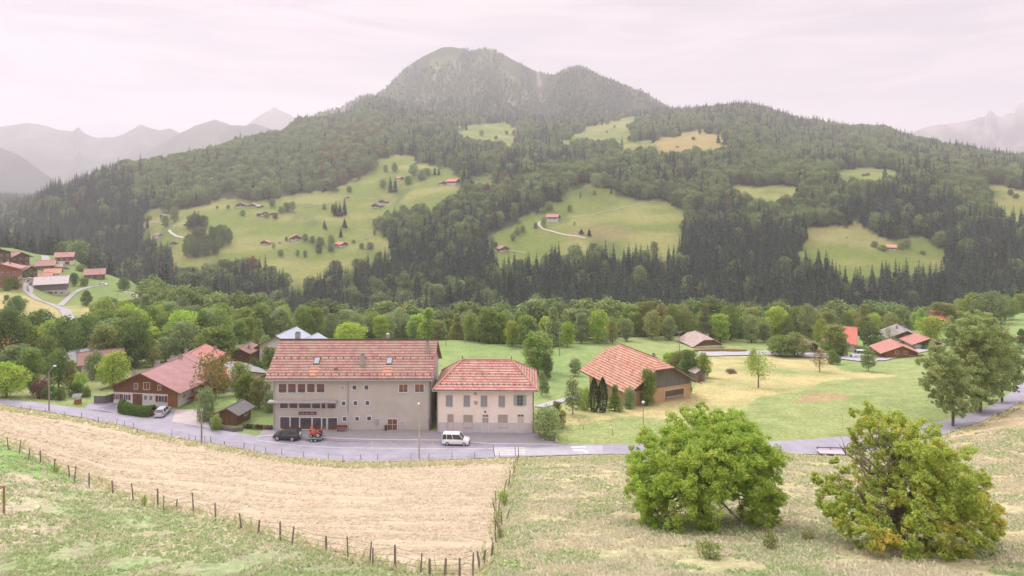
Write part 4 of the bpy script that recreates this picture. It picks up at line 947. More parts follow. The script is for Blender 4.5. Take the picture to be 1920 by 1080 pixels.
def forest(name, label, idx):
    me = bpy.data.meshes.new(name); n = len(idx); me.vertices.add(n)
    me.vertices.foreach_set('co', np.stack([fx[idx], fy[idx], fz[idx]], 1).astype(np.float32).ravel())
    a = me.attributes.new('tree_kind', 'INT', 'POINT'); a.data.foreach_set('value', kk[idx].astype(np.int32))
    W0 = np.array([k[4] for k in KINDS_])[kk[idx]]; H0 = np.array([k[3] for k in KINDS_])[kk[idx]]
    s = me.attributes.new('tree_scale', 'FLOAT_VECTOR', 'POINT'); s.data.foreach_set('vector', np.stack([fw[idx] / W0, fw[idx] / W0, fh[idx] / H0], 1).astype(np.float32).ravel())
    r = me.attributes.new('tree_turn', 'FLOAT', 'POINT'); r.data.foreach_set('value', rg.uniform(0, 6.28, n).astype(np.float32))
    o = obj(name, me); tag(o, label, kind='stuff')
    ng = bpy.data.node_groups.new('forest_nodes', 'GeometryNodeTree')
    ng.interface.new_socket('Geometry', in_out='INPUT', socket_type='NodeSocketGeometry'); ng.interface.new_socket('Geometry', in_out='OUTPUT', socket_type='NodeSocketGeometry')
    gi = ng.nodes.new('NodeGroupInput'); go = ng.nodes.new('NodeGroupOutput'); ip = ng.nodes.new('GeometryNodeInstanceOnPoints'); jn = ng.nodes.new('GeometryNodeJoinGeometry')
    # join keeps the order of links reversed: link the last kind first
    for k in range(len(KINDS_) - 1, -1, -1):
        oi = ng.nodes.new('GeometryNodeObjectInfo'); oi.inputs['Object'].default_value = first[k]; oi.inputs['As Instance'].default_value = True; oi.transform_space = 'ORIGINAL'
        ng.links.new(oi.outputs['Geometry'], jn.inputs[0])
    ng.links.new(gi.outputs[0], ip.inputs['Points']); ng.links.new(jn.outputs[0], ip.inputs['Instance']); ip.inputs['Pick Instance'].default_value = True
    def named(nm, dt):
        q = ng.nodes.new('GeometryNodeInputNamedAttribute'); q.data_type = dt; q.inputs['Name'].default_value = nm; return q.outputs['Attribute']
    ng.links.new(named('tree_kind', 'INT'), ip.inputs['Instance Index']); ng.links.new(named('tree_scale', 'FLOAT_VECTOR'), ip.inputs['Scale'])
    cx = ng.nodes.new('ShaderNodeCombineXYZ'); ng.links.new(named('tree_turn', 'FLOAT'), cx.inputs[2]); ng.links.new(cx.outputs[0], ip.inputs['Rotation'])
    ng.links.new(ip.outputs[0], go.inputs[0]); md = o.modifiers.new('trees', 'NODES'); md.node_group = ng; return o
forest('forest', 'mixed forest covering the far slope of the valley and the mountain', np.nonzero(rest)[0])
print('forest', len(fx), 'single', len(single), 'edge', nb_)
# ------------------------------------------------------------------ the big trees of the foreground
def hero(name, label, base, s, lobes, leafm, per, leaf, seed, holes=(), bark_m=None, trunk=None, depth=.75, bare=(), shrink=.86):
    """a crown built of lobes (dx, dz, r) measured in metres from the foot; every lobe is repeated in depth; limbs run to them"""
    lobes = [(l[0], l[1], l[2] * shrink) for l in lobes]; g = np.random.default_rng(seed); P = []; segs = []; R0 = max(abs(l[0]) + l[2] for l in lobes); zs = [l[1] for l in lobes]; zc = (max(zs) + min(zs)) / 2; hz = (max(zs) - min(zs)) / 2 + 1
    for (dx, dz, r) in lobes:
        w = math.sqrt(max(.05, 1 - (dx / R0) ** 2 - .55 * ((dz - zc) / hz) ** 2)) * R0 * depth
        ny = 1 if w < r * .9 else 3 if w < r * 2.4 else 5
        for q in range(ny):
            y = 0 if ny == 1 else (q / (ny - 1) * 2 - 1) * w; ctr = np.array([dx + g.normal() * .2, y + g.normal() * .25, dz + g.normal() * .2]); rr = r * (1 if abs(y) < w * .6 else .85)
            # each lobe is made of smaller hanging sprays
            for k in range(11):
                d = g.normal(size=3); d /= np.linalg.norm(d); sub = ctr + d * rr * g.uniform(.45, .95) * np.array([1, 1, .85]); sr = rr * g.uniform(.22, .42)
                m = int(per * sr ** 2 * 2.6) + 16; P.append(leafball(sub, sr, m, leaf, g, .8, .3))
            top = np.array([dx * .15, y * .15, min(dz * .5, trunk[1] * 1.0)]) if dz > trunk[1] else np.array([0, 0, trunk[1] * .8])
            if g.random() < .34 and abs(y) <= w * .6:
                lb = limb((0, 0, top[2]), ctr * [.85, .85, .95], .11 * trunk[0] / .35, .03, g, 4, .10, .06); segs += lb
                for k in range(3): a_ = lb[2 + k % 2][0]; segs += limb(a_, np.array(a_) + g.normal(size=3) * r * .7, .035, .01, g, 2, .05, .1)
    P = np.concatenate(P)
    for (hx, hz_, hr, hr2) in holes: P = P[((P[:, 0] - hx) / hr) ** 2 + ((P[:, 2] - hz_) / hr2) ** 2 > 1 + g.normal(size=len(P)) * .12]
    P = P[P[:, 2] > .25 + .06 * P[:, 0] * 0]
    tl = trunk; segs += limb((0, 0, -.5), (0, 0, tl[1]), tl[0] * 1.2, tl[0] * .85, g, 4, 0, .0)
    for (x0, z0, x1, z1, r0) in bare: 
        lb = limb((0, 0, z0), (x1, g.normal() * .4, z1), r0, .02, g, 7, .06, .05); segs += lb
        for k in range(9):
            a_ = lb[g.integers(2, 7)][0]; segs += limb(a_, np.array(a_) + [g.normal() * .6, g.normal() * .5, g.uniform(.3, 1.2)], .03, .007, g, 3, 0, .08)
    r = thing(name, label, 'tree', base, 0)
    t = tubes(segs, 7); obj('trunk', npmesh('trunk', t[0], t[1], [bark_m or barkp], smooth=True), r)
    c = quads_at(P, leaf, g, .45, .6); obj('crown', npmesh('crown', c[0], c[1], [leafm]), r); return r, len(P)
def px_lobes(base_uv, s, L, k=1.0, k2=1.0): return [((u - base_uv[0]) * s * k, (base_uv[1] - v) * s * k2, r * s * k) for u, v, r in L]
# left walnut
b1 = G(1316, 978, 20); s1 = b1.y / F
LB1 = [(1200,905,34),(1190,930,30),(1212,955,26),(1196,872,30),(1228,850,36),(1250,905,36),(1240,935,24),(1232,968,14),(1218,826,22),(1256,860,34),(1282,812,36),(1300,880,38),(1290,925,30),(1312,955,26),(1300,840,38),(1322,790,26),(1334,778,18),(1345,830,40),(1335,865,32),(1372,810,34),(1390,860,36),(1378,790,22),(1412,792,28),(1420,820,34),(1436,850,30),(1440,888,28),(1450,915,16),(1425,905,30),(1402,930,28),(1428,945,24),(1384,895,22),(1393,958,15),(1264,835,30),(1210,985-6,13),(1320,975,12),(1355,800,26)]
hero('walnut_tree', 'spreading walnut tree with an arched opening under its crown', b1, s1, px_lobes((1316, 985), s1, LB1, .95, .88), LM['walnut'], 330, .155, 71, holes=[((1340-1316)*s1, (985-920)*s1*.9, .95, .95), ((1358-1316)*s1, (985-962)*s1*.9, .95, 1.0)], trunk=(.34, 2.6), bare=[(0.1, 1.2, 1.6, 3.4, .22)])
b2 = G(1690, 1024, 20); s2 = b2.y / F
LB2 = [(1668,790,26),(1690,782,24),(1640,800,18),(1715,795,28),(1745,795,26),(1765,820,24),(1700,830,36),(1660,835,26),(1740,845,38),(1690,870,38),(1775,860,28),(1735,890,40),(1650,880,24),(1620,905,18),(1600,930,22),(1575,940,20),(1560,925,12),(1556,960,18),(1590,965,26),(1572,985,20),(1590,1003,13),(1630,950,30),(1640,985,26),(1670,930,36),(1690,975,34),(1720,940,38),(1765,905,34),(1790,885,26),(1800,925,30),(1815,955,26),(1835,975,20),(1855,985,13),(1780,960,34),(1750,990,26),(1800,985,20),(1700,1010,20),(1735,1012,14),(1672,1000,20),(1640,862,16),(1810,900,18)]
hero('walnut_tree', 'yellowing walnut tree with bare limbs poking out on its left side', b2, s2, px_lobes((1690, 1030), s2, LB2, .92, .91), LM['walnut2'], 330, .155, 72, trunk=(.34, 2.2), bare=[(-.2, 1.8, (1607-1690)*s2, (1030-840)*s2, .16), (-.2, 1.6, (1585-1690)*s2, (1030-850)*s2, .14), (-.2, 1.5, (1552-1690)*s2, (1030-905)*s2, .12), (-.3, 2.0, (1640-1690)*s2, (1030-800)*s2, .15), (-.2, 1.4, (1572-1690)*s2, (1030-838)*s2, .10)])
# three-stemmed group on the right of the road
ba = at(1787, 111.5); bb = at(1835, 117.5); bc = at(1879, 124)
def grp(base, fu, fv, L, label, tone, seed, trunk):
    s = base.y / F; hero('roadside_tree', label, base, s, px_lobes((fu, fv), s, L), LM[tone], 120, .27, seed, trunk=trunk, depth=.6, shrink=1.12, bark_m=bark)
grp(ba, 1787, 800, [(1768,660,18),(1755,690,20),(1785,680,20),(1770,700,22),(1752,715,16),(1790,715,20),(1770,735,20),(1795,750,16),(1765,755,12),(1780,765,12)], 'left one of the tall roadside trees, thin bent trunk and light crown', 'road', 81, (.22, 4.5))
grp(bb, 1835, 794, [(1820,620,14),(1835,615,13),(1810,635,20),(1845,632,20),(1825,650,24),(1860,650,18),(1800,660,22),(1840,670,26),(1872,675,16),(1815,690,24),(1850,700,24),(1830,715,24),(1800,715,20),(1865,715,18),(1820,745,20),(1850,740,20),(1838,765,13),(1812,765,12),(1796,640,12)], 'tallest roadside tree with a thick twin trunk and dense crown', 'road', 82, (.55, 3.5))
grp(bc, 1879, 777, [(1880,665,16),(1895,680,16),(1875,690,18),(1900,700,14),(1885,710,18),(1870,725,14),(1892,728,14),(1875,745,10),(1908,725,8),(1862,758,8),(1895,748,7)], 'right one of the tall roadside trees, smaller with a grey-green crown', 'pale', 83, (.2, 3.5))
# weeds and small plants of the near slope
for (u, v, w, h, tone, lab) in [(860/3.177,740+650/3.177+3,13,20,'bright','bright weed sapling growing at the foreground fence'),(106,886,16,14,'bright','bright leafy weed where the foreground fence meets the lush strip'),(1330,1046,56,32,'olive','large dry weed bush in front of the arched walnut tree'),(1445,1030,34,34,'olive','lone dry weed between the two walnut trees'),(944,945,22,26,'bright','yellow-green bush overgrowing the cross fence'),(932,985,20,26,'olive','dry bramble on the cross fence'),(938,1010,14,20,'olive','small dry bramble at the lower cross fence'),(1250,992,40,24,'pale','grey weeds left of the walnut foot'),(1515,1012,30,16,'olive','grass tuft right of the lone dry weed')]:
    p = G(u, v, 20); s_ = p.y / F; key = ('weed', tone)
    if key not in TPL: 
        gg = np.random.default_rng(hash(tone) % 99 if False else len(tone)); TPL[key] = broad(1.6, 2.0, 9, 42, .17, len(tone) + 40, base=.02, trunk_r=.02)
    t, c = TPL[key]; r = thing('weed_bush', lab, 'weeds', p, u, None); r.scale = (w * s_ / 2.0,) * 2 + (h * s_ / 1.6,)
    obj('stalk', npmesh('stalk', t[0], t[1], [bark]), r); obj('foliage', npmesh('foliage', c[0], c[1], [LM[tone]]), r)
# grass: real tufts on the near slope
def grass(name, label, n, test, c1, c2, h, seed, y0=31, y1=100, wmul=1.0, lie=1.0):
    g = np.random.default_rng(seed); Y = y0 + (y1 - y0) * g.random(n) ** 1.5; X = (g.random(n) * 2 - 1) * .84 * Y; z = zat(X, Y); U, V_ = pix(X, Y, z); k = test(X, Y, U, V_); X, Y, z = X[k], Y[k], z[k]; n = len(X)
    Vs = []; m = 3
    for b_i in range(m):
        a = g.uniform(0, 6.28, n); hh = h * g.uniform(.5, 1.3, n) * (1 + Y / 90); w = .035 * wmul * (1 + Y / 30) * g.uniform(.6, 1.4, n); le = g.normal(size=(n, 2)) * hh[:, None] * .8 * lie; ox = g.normal(size=(n, 2)) * .07
        bx, by = X + ox[:, 0], Y + ox[:, 1]; ca, sa = np.cos(a) * w, np.sin(a) * w
        Vs.append(np.stack([np.stack([bx - ca, by - sa, z - .02], 1), np.stack([bx + ca, by + sa, z - .02], 1), np.stack([bx + le[:, 0] + ca * .3, by + le[:, 1], z + hh], 1), np.stack([bx + le[:, 0] - ca * .3, by + le[:, 1], z + hh], 1)], 1))
    V = np.concatenate(Vs).reshape(-1, 3); o = obj(name, npmesh(name, V, np.arange(len(V)).reshape(-1, 4), [leafmat(name + '_blades', c1, c2, rand=0, transl=.4)])); tag(o, label, kind='stuff')
fA = lambda u: np.interp(u, [-400, 0, 60, 120, 180, 240, 320, 400, 480, 560, 650, 750, 850, 895, 960], [760, 826, 852, 880, 905, 930, 954, 972, 992, 1018, 1046, 1066, 1080, 1092, 1140])
fB = lambda v: np.interp(v, [850, 880, 920, 960, 1000, 1040, 1080, 1200], [970, 964, 946, 932, 930, 920, 900, 850])
rv = lambda u: np.interp(u, UR, VN) + 2
fbg = lambda X, Y, s, sd: fbm(X / s, Y / s, sd, 3)
grass('green_grass', 'patchy green grass of the lower left pasture', 60000, lambda X, Y, U, V: (V > fA(U) + 3) & (U < fB(V) + 50) & (fbg(X, Y, 2.2, 5) > .42), (.34, .45, .20), (.50, .57, .31), .08, 91)
grass('dry_grass', 'dry tufts among the green of the lower left pasture', 36000, lambda X, Y, U, V: (V > fA(U) + 3) & (U < fB(V) + 50) & (fbg(X, Y, 1.8, 6) > .5), (.60, .56, .40), (.72, .65, .50), .075, 92)
grass('dry_grass', 'tall dry grass of the right slope under the walnut trees', 80000, lambda X, Y, U, V: (U > fB(V) + 10) & (V > rv(U) + 2) & (fbg(X, Y, 2.4, 7) > .40), (.58, .51, .33), (.70, .61, .43), .085, 93)
grass('green_grass', 'greener grass of the right slope under the walnut trees', 60000, lambda X, Y, U, V: (U > fB(V) + 6) & (V > rv(U) + 2) & (fbg(X, Y, 2.9, 8) > .48), (.40, .46, .24), (.54, .57, .34), .08, 94)
grass('hay_stubble', 'pale stubble and cut hay of the raked field', 60000, lambda X, Y, U, V: (U < fB(V) - 3) & (V > rv(U) + 2) & (V < fA(U) - 2) & (fbm(X / 7 , Y * 1.3 + X * .18, 9, 4) > .46), (.54, .46, .33), (.72, .60, .47), .035, 95, wmul=1.1, lie=7)
grass('long_grass', 'uncut grass along the foreground fence', 9000, lambda X, Y, U, V: (np.abs(V - fA(U)) < 9) & (U < fB(V)), (.42, .48, .23), (.68, .62, .40), .24, 96, y0=34, y1=72)
grass('long_grass', 'uncut grass along the cross fence', 9000, lambda X, Y, U, V: (np.abs(U - fB(V)) < 16) & (V > 862), (.44, .50, .22), (.70, .64, .38), .26, 97)
grass('long_grass', 'uncut yellow grass along the road verge', 14000, lambda X, Y, U, V: (V > rv(U) - 1) & (V < rv(U) + 10), (.60, .54, .32), (.80, .68, .46), .16, 98, y0=85, y1=128)
# ------------------------------------------------------------------ buildings
glass = mat('window_glass', (.05, .06, .08), (.10, .12, .15), scale=.8, rough=.12, spec=.6)
white = mat('white_frame', (.72, .68, .70), (.60, .56, .58), scale=2)
stuccog = mat('grey_render', (.42, .385, .365), (.52, .475, .445), scale=.35, detail=8, bump=.03)
stuccop = mat('pink_render', (.74, .62, .58), (.84, .74, .69), scale=.3, detail=8, bump=.03)
stuccob = mat('bluish_render_base', (.50, .46, .50), (.62, .55, .55), scale=.5, detail=8)
whitew = mat('whitewash', (.72, .68, .68), (.60, .56, .56), scale=.6, detail=6)
woodd = mat('dark_timber', (.11, .055, .035), (.18, .10, .06), scale=1.6, stretch=(2.5, 2.5, .3))
woodo = mat('orange_timber', (.30, .13, .055), (.22, .095, .045), scale=1.6, stretch=(2.5, 2.5, .3))
woodb = mat('brown_timber', (.21, .10, .05), (.15, .075, .04), scale=1.6, stretch=(3, 3, .3))
woodg = mat('weathered_timber', (.19, .175, .175), (.12, .11, .115), scale=1.6, stretch=(4, 4, .25))
redshut = mat('red_shutter', (.22, .055, .05), (.16, .045, .04), scale=3)
greyshut = mat('grey_shutter', (.30, .32, .36), (.24, .26, .30), scale=3, stretch=(1, 1, 12))
greenshut = mat('green_grey_shutter', (.33, .40, .38), (.27, .33, .32), scale=3, stretch=(1, 1, 12))
boards = mat('old_boards', (.42, .36, .30), (.34, .29, .25), scale=3, stretch=(8, 8, .4))
creamd = mat('cream_door', (.60, .53, .38), (.50, .44, .33), scale=2, stretch=(6, 6, .4))
stone = mat('grey_stone', (.36, .34, .32), (.25, .24, .23), scale=3, detail=6, bump=.4)
concrete = mat('concrete', (.42, .40, .39), (.34, .32, .31), scale=1.2, detail=6)
dmetal = mat('dark_metal', (.09, .09, .10), rough=.5, metal=.4)
gmetal = mat('galvanised_metal', (.42, .44, .46), (.32, .34, .36), rough=.45, metal=.5)
orange = mat('orange_wall', (.52, .35, .21), (.44, .29, .17), scale=.6)
R_old = roofmat('old_tiles', ((.45, .225, .20), (.31, .145, .14), (.33, .27, .19)), .60, .7, dark=.42)
R_pink = roofmat('pink_old_tiles', ((.56, .25, .215), (.38, .155, .145), (.48, .37, .30)), .60, .7, dark=.42)
R_red = roofmat('red_tiles', ((.62, .25, .17), (.48, .19, .13), (.60, .36, .24)), .42, .27, dark=.7)
R_barn = roofmat('barn_tiles', ((.57, .26, .18), (.41, .175, .12), (.48, .34, .24)), .64, .7, dark=.5)
R_bright = roofmat('bright_red_tiles', ((.62, .17, .13), (.54, .15, .12), (.60, .24, .18)), .4, .3, dark=.8)
R_rose = roofmat('rose_sheet', ((.37, .195, .195), (.35, .185, .185), (.42, .25, .25)), 40, .55, dark=.55)
R_brown = roofmat('brown_tiles', ((.30, .15, .12), (.25, .13, .11), (.33, .22, .18)), .4, .3)
R_blue = roofmat('blue_sheet', ((.36, .41, .50), (.34, .39, .48), (.44, .47, .55)), 40, .6, dark=.8)
R_grey = roofmat('grey_sheet', ((.23, .235, .25), (.21, .215, .23), (.28, .28, .29)), 40, 1.0, dark=.85)
R_slate = roofmat('dark_slates', ((.17, .165, .175), (.14, .135, .15), (.22, .20, .20)), .35, .3)
R_pale = roofmat('pale_fibre_sheets', ((.52, .44, .44), (.46, .39, .39), (.56, .50, .49)), 2.4, 1.0, dark=.75)
R_stone = roofmat('pale_brown_tiles', ((.45, .34, .31), (.38, .28, .26), (.52, .42, .38)), .45, .4)

def face(kind, W, L):
    if kind == 'front': return lambda a, d, z: (a, -d, z)
    if kind == 'back': return lambda a, d, z: (a, L + d, z)
    if kind == 'right': return lambda a, d, z: (W / 2 + d, a, z)
    return lambda a, d, z: (-W / 2 - d, a, z)
def fbox(mb, fc_, a0, a1, d0, d1, z0, z1, mi=0):
    p, q = fc_(a0, d0, z0), fc_(a1, d1, z1); return mb.box(min(p[0], q[0]), max(p[0], q[0]), min(p[1], q[1]), max(p[1], q[1]), z0, z1, mi)
def window(par, fc_, a, z, w, h, frame=white, pane=glass, ft=.09, bars=(1, 0), shut=None, name='window', sill=True, label=None, infill=None, barm=None):
    """a framed opening centred at a with its sill at z; the pane is a sub-part"""
    m = MB(); a0, a1, z1 = a - w / 2, a + w / 2, z + h
    fbox(m, fc_, a0 - ft, a0, -.02, .07, z - ft, z1 + ft); fbox(m, fc_, a1, a1 + ft, -.02, .07, z - ft, z1 + ft)
    fbox(m, fc_, a0, a1, -.02, .07, z1, z1 + ft); fbox(m, fc_, a0, a1, -.02, .07 if not sill else .14, z - ft, z)
    for k in range(bars[0]): x = a0 + w * (k + 1) / (bars[0] + 1); fbox(m, fc_, x - .025, x + .025, .012, .045, z, z1, 1)
    for k in range(bars[1]): x = z + h * (k + 1) / (bars[1] + 1); fbox(m, fc_, a0, a1, .012, .04, x - .02, x + .02, 1)
    o = m.build(name, [frame, barm or frame], par)
    if label: o['label'] = label
    p = MB(); fbox(p, fc_, a0, a1, -.02, .01, z, z1); p.build('pane' if name == 'window' else 'leaf' if name == 'door' else 'board', pane, o)
    if infill: q = MB(); fbox(q, fc_, a0 + .01, a1 - .01, .02, .03, z + h * infill[0], z + h * infill[1]); q.build('curtain', infill[2], o)
    if shut:
        for s_ in (-1, 1):
            q = MB(); c = a0 - ft - w * .27 if s_ < 0 else a1 + ft + w * .27; fbox(q, fc_, c - w * .25, c + w * .25, .0, .06, z - .03, z1 + .03)
            for t in (.2, .8): fbox(q, fc_, c - w * .25, c + w * .25, .06, .08, z + h * t - .03, z + h * t + .03)
            q.build('shutter', shut, o)
    return o
def chimney(par, x, y, z0, z1, w=.6, m=stone, cap=None):
    c = MB().box(x - w / 2, x + w / 2, y - w / 2, y + w / 2, z0, z1 - .25); c.box(x - w / 2 - .06, x + w / 2 + .06, y - w / 2 - .06, y + w / 2 + .06, z1 - .25, z1 - .15)
    o = c.build('chimney', m, par); MB().box(x - w * .38, x + w * .38, y - w * .38, y + w * .38, z1 - .15, z1).build('chimney_cap', cap or dmetal, o)
def house(name, label, cat, loc, rot, W, L, He, rise, roof=R_red, low=whitew, up=woodb, lowh=None, ov=.8, ovg=.9, wins=(), right=(), left=(), chim=(), group=None, hip=0, balcony=None, door=None, shut=None, simple=False, rt=.18, foot=2.0):
    """gabled house: gable front across x at y=0, ridge running back along y; He eave height, rise above it; hip>0 clips the gables"""
    r = thing(name, label, cat, loc, rot, group); lowh = He if lowh is None else lowh; hw = W / 2
    w = MB().box(-hw, hw, 0, L, -foot, lowh); w.build('wall', low, r)
    sl = rise / (hw + ov); zr = He + rise; zw = He + ov * sl      # roof plane height above the wall line
    poly = [(-hw, lowh), (hw, lowh), (hw, zw - rt), (hw * hip, zr - sl * hw * hip - rt), (-hw * hip, zr - sl * hw * hip - rt), (-hw, zw - rt)] if hip else [(-hw, lowh), (hw, lowh), (hw, zw - rt), (0, zr - rt), (-hw, zw - rt)]
    g_ = MB().prism([(a, b_) for a, b_ in poly], 'y', -.04, L + .04)
    g_.build('gable_wall', up, r)
    m = MB(); y0, y1 = -ovg, L + ovg; e = hw + ov
    if hip == 0:
        m.slab([(-e, y1, He), (-e, y0, He), (0, y0, zr), (0, y1, zr)], rt); m.slab([(e, y0, He), (e, y1, He), (0, y1, zr), (0, y0, zr)], rt)
    else:
        hz = zr - sl * e * hip * .9; hx = e * hip * .9; hy = hx * 1.1
        m.slab([(-e, y1, He), (-e, y0, He), (-hx, y0, hz), (0, y0 + hy, zr), (0, y1 - hy, zr), (-hx, y1, hz)], rt)
        m.slab([(e, y0, He), (e, y1, He), (hx, y1, hz), (0, y1 - hy, zr), (0, y0 + hy, zr), (hx, y0, hz)], rt)
        m.slab([(-hx, y0, hz), (hx, y0, hz), (0, y0 + hy, zr)], rt); m.slab([(hx, y1, hz), (-hx, y1, hz), (0, y1 - hy, zr)], rt)
    ro = m.build('roof', roof, r)
    MB().tube([(0, y0 + (hip and hy or 0), zr + .02), (0, y1 - (hip and hy or 0), zr + .02)], .11, 6).build('ridge_tiles', roof, ro)
    if not hip and not simple:
        for yy in (y0 - .04, y1):
            f = MB()
            f.add([(-e, yy, He - rt - .05), (0, yy, zr - rt - .05), (e, yy, He - rt - .05), (e, yy, He + .03), (0, yy, zr + .03), (-e, yy, He + .03), (-e, yy + .04, He - rt - .05), (0, yy + .04, zr - rt - .05), (e, yy + .04, He - rt - .05), (e, yy + .04, He + .03), (0, yy + .04, zr + .03), (-e, yy + .04, He + .03)],
                  [(0, 1, 4, 5), (1, 2, 3, 4), (6, 11, 10, 7), (7, 10, 9, 8), (0, 6, 7, 1), (1, 7, 8, 2), (5, 4, 10, 11), (4, 3, 9, 10), (0, 5, 11, 6), (2, 8, 9, 3)])
            f.build('verge_board', woodd, ro)
    for (cx, cy, ct) in chim: chimney(r, cx, cy, zr - abs(cx) * sl - .6, zr - abs(cx) * sl + ct)
    for fk, ls in (('front', wins), ('right', right), ('left', left)):
        fc_ = face(fk, W, L)
        for q in ls:
            st = q[4] if len(q) > 4 else 'w'
            if st == 'w': window(r, fc_, q[0], q[1], q[2], q[3], sill=False)
            elif st == 's': window(r, fc_, q[0], q[1], q[2], q[3], shut=shut or redshut)
            elif st == 'd': window(r, fc_, q[0], q[1], q[2], q[3], pane=door or woodb, name='door', bars=(0, 0), sill=False, frame=woodd)
            elif st == 'g': window(r, fc_, q[0], q[1], q[2], q[3], pane=woodo, name='garage_door', bars=(0, 3), sill=False, frame=woodb)
    if balcony:
        for (fk, a0, a1, z) in balcony:
            fc_ = face(fk, W, L); b_ = MB(); fbox(b_, fc_, a0, a1, 0.05, 1.1, z - .12, z); fbox(b_, fc_, a0, a1, 1.02, 1.1, z, z + .95)
            bo = b_.build('balcony', up if up is not whitew else woodb, r); rl = MB(); fbox(rl, fc_, a0 - .02, a1 + .02, .98, 1.14, z + .95, z + 1.02); rl.build('handrail', woodd, bo)
    return r

# ---- the village hall
HL = at(519, 111.4); HR = at(803, 108.9); hd = (HR - HL); hrot = 0.0
HW = 27.0; HD = 12.6; HE = 9.15; hall_loc = ((HL.x + HR.x) / 2, (HL.y + HR.y) / 2, 0.05)
hall = thing('village_hall', 'long grey village hall with a red tiled roof and a brown lettered sign', 'building', hall_loc, hrot)
w = MB().box(-HW / 2, HW / 2, 0, HD, -3, HE); w.build('wall', stuccog, hall)
gb = MB().prism([(0, HE), (HD, HE), (HD / 2, HE + 4.45)], 'x', -HW / 2, HW / 2); gb.build('gable_wall', stuccog, hall)
rf = MB(); oz = HE - .15; ry = HD / 2; rz = HE + 4.95; x0, x1 = -HW / 2 - 1.15, HW / 2 + .6
rf.slab([(x0, -.8, oz), (x1, -.8, oz), (x1, ry, rz), (x0, ry, rz)], .22); rf.slab([(x1, HD + .8, oz), (x0, HD + .8, oz), (x0, ry, rz), (x1, ry, rz)], .22)
sn = (rz - oz) / (ry + .8)
for yy in (2.8, -.1):   # hooks that hold the snow, in two rows
    for k in range(22):
        xx = x0 + .7 + k * (x1 - x0 - 1.2) / 21; zz = oz + (yy + .8) * sn; rf.box(xx - .06, xx + .06, yy - .05, yy + .1, zz, zz + .22, 1)
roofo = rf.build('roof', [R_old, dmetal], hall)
MB().tube([(x0, ry, rz + .04), (x1, ry, rz + .04)], .14, 6).build('ridge_tiles', R_old, roofo)
MB().box(x0, x1, -.98, -.8, oz - .28, oz - .10).build('gutter', gmetal, hall)
def hz_(zx, zy):   # zoomed photo detail -> metres on the facade
    base = 843 + (zx - 120) * .042; top = 461 - (zx - 100) * .006
    return (zx - 100) / 1190 * HW - HW / 2, max((base - zy) / (base - top) * HE, 0)
ff = face('front', HW, HD); maroon = mat('maroon_frame', (.15, .04, .045), (.10, .03, .03)); curt = mat('reddish_curtain', (.26, .12, .10), (.18, .08, .07), scale=3)
def hwin(xa, xb, ya, yb, **k):
    a, zt_ = hz_((xa + xb) / 2, ya); _, zb = hz_((xa + xb) / 2, yb); return window(hall, ff, a, zb, (xb - xa) / 1190 * HW - .14, zt_ - zb - .05, **k)
for xa, xb in ((138, 205), (210, 275), (283, 347), (355, 418), (427, 493)): hwin(xa, xb, 510, 575, bars=(2, 2), infill=(.35, .9, curt), barm=maroon)
for xa, xb in ((148, 215), (220, 288), (292, 387), (392, 460), (463, 500), (508, 578)): hwin(xa, xb, 644 + (xa - 148) * .03, 687 + (xa - 148) * .03, bars=(2, 0), infill=(.5, .95, curt), barm=maroon)
for i_, (xa, xb, ya, yb) in enumerate(((150, 227, 750, 838), (230, 300, 754, 845), (302, 393, 760, 846), (397, 466, 764, 855), (470, 505, 767, 857), (513, 588, 768, 862))):
    hwin(xa, xb, ya, yb, name='glazed_door', bars=(3 if i_ != 4 else 1, 3), frame=white, pane=glass, sill=False, barm=maroon, infill=(.02, .33, woodd))
for xa, xb, ya, yb in ((698, 735, 522, 556), (790, 825, 522, 556), (617, 650, 645, 677), (707, 740, 643, 677), (798, 832, 643, 677), (625, 658, 763, 797), (720, 752, 765, 797), (810, 845, 765, 797)): hwin(xa, xb, ya, yb, bars=(0, 0), ft=.13)
hwin(610, 642, 525, 555, bars=(0, 0), ft=.1, pane=mat('pinkish_board', (.52, .36, .33)), label='small boarded window in dull pink')
for xa, xb in ((1052, 1122), (1173, 1245)): hwin(xa, xb, 514, 578, bars=(1, 0), ft=.13, infill=(.28, 1.0, woodo), label='big window with an orange-brown blind')
hwin(965, 1043, 792, 888, name='door', pane=woodb, bars=(1, 1), frame=white, sill=False, ft=.1)
a, zc_ = hz_(95, 632); a2, _ = hz_(590, 632); MB().box(a - .5, a2, -1.15, -.001, zc_ - .10, zc_ + .15).build('canopy', concrete, hall)
# sign: pale script on a dark red board
a, zs1 = hz_(295, 716); a2, zs0 = hz_(427, 742); sg = MB().box(a, a2, -.09, -.02, zs0, zs1).build('sign', mat('sign_board', (.11, .035, .035), (.08, .03, .03)), hall)
def text(s, size, loc, rot, m, par, shear=0, ext=.01):
    c = bpy.data.curves.new('lettering', 'FONT'); c.body = s; c.size = size; c.align_x = 'CENTER'; c.align_y = 'CENTER'; c.extrude = ext; c.shear = shear; c.materials.append(m)
    t_ = bpy.data.objects.new('tmp_text', c); COL.objects.link(t_); dg = bpy.context.evaluated_depsgraph_get(); me = bpy.data.meshes.new_from_object(t_.evaluated_get(dg)); bpy.data.objects.remove(t_)
    o = bpy.data.objects.new('lettering', me); COL.objects.link(o); o.parent = par; o.location = loc; o.rotation_euler = rot; return o
text('Salle des Fêtes', .46, ((a + a2) / 2, -.11, (zs0 + zs1) / 2), (R(90), 0, 0), mat('pale_lettering', (.62, .5, .48)), sg, .25)
def pipe(par, x, z0, z1, m, y=-.09, r=.06): MB().tube([(x, y, z0), (x, y, z1)], r, 8).build('drainpipe', m, par)
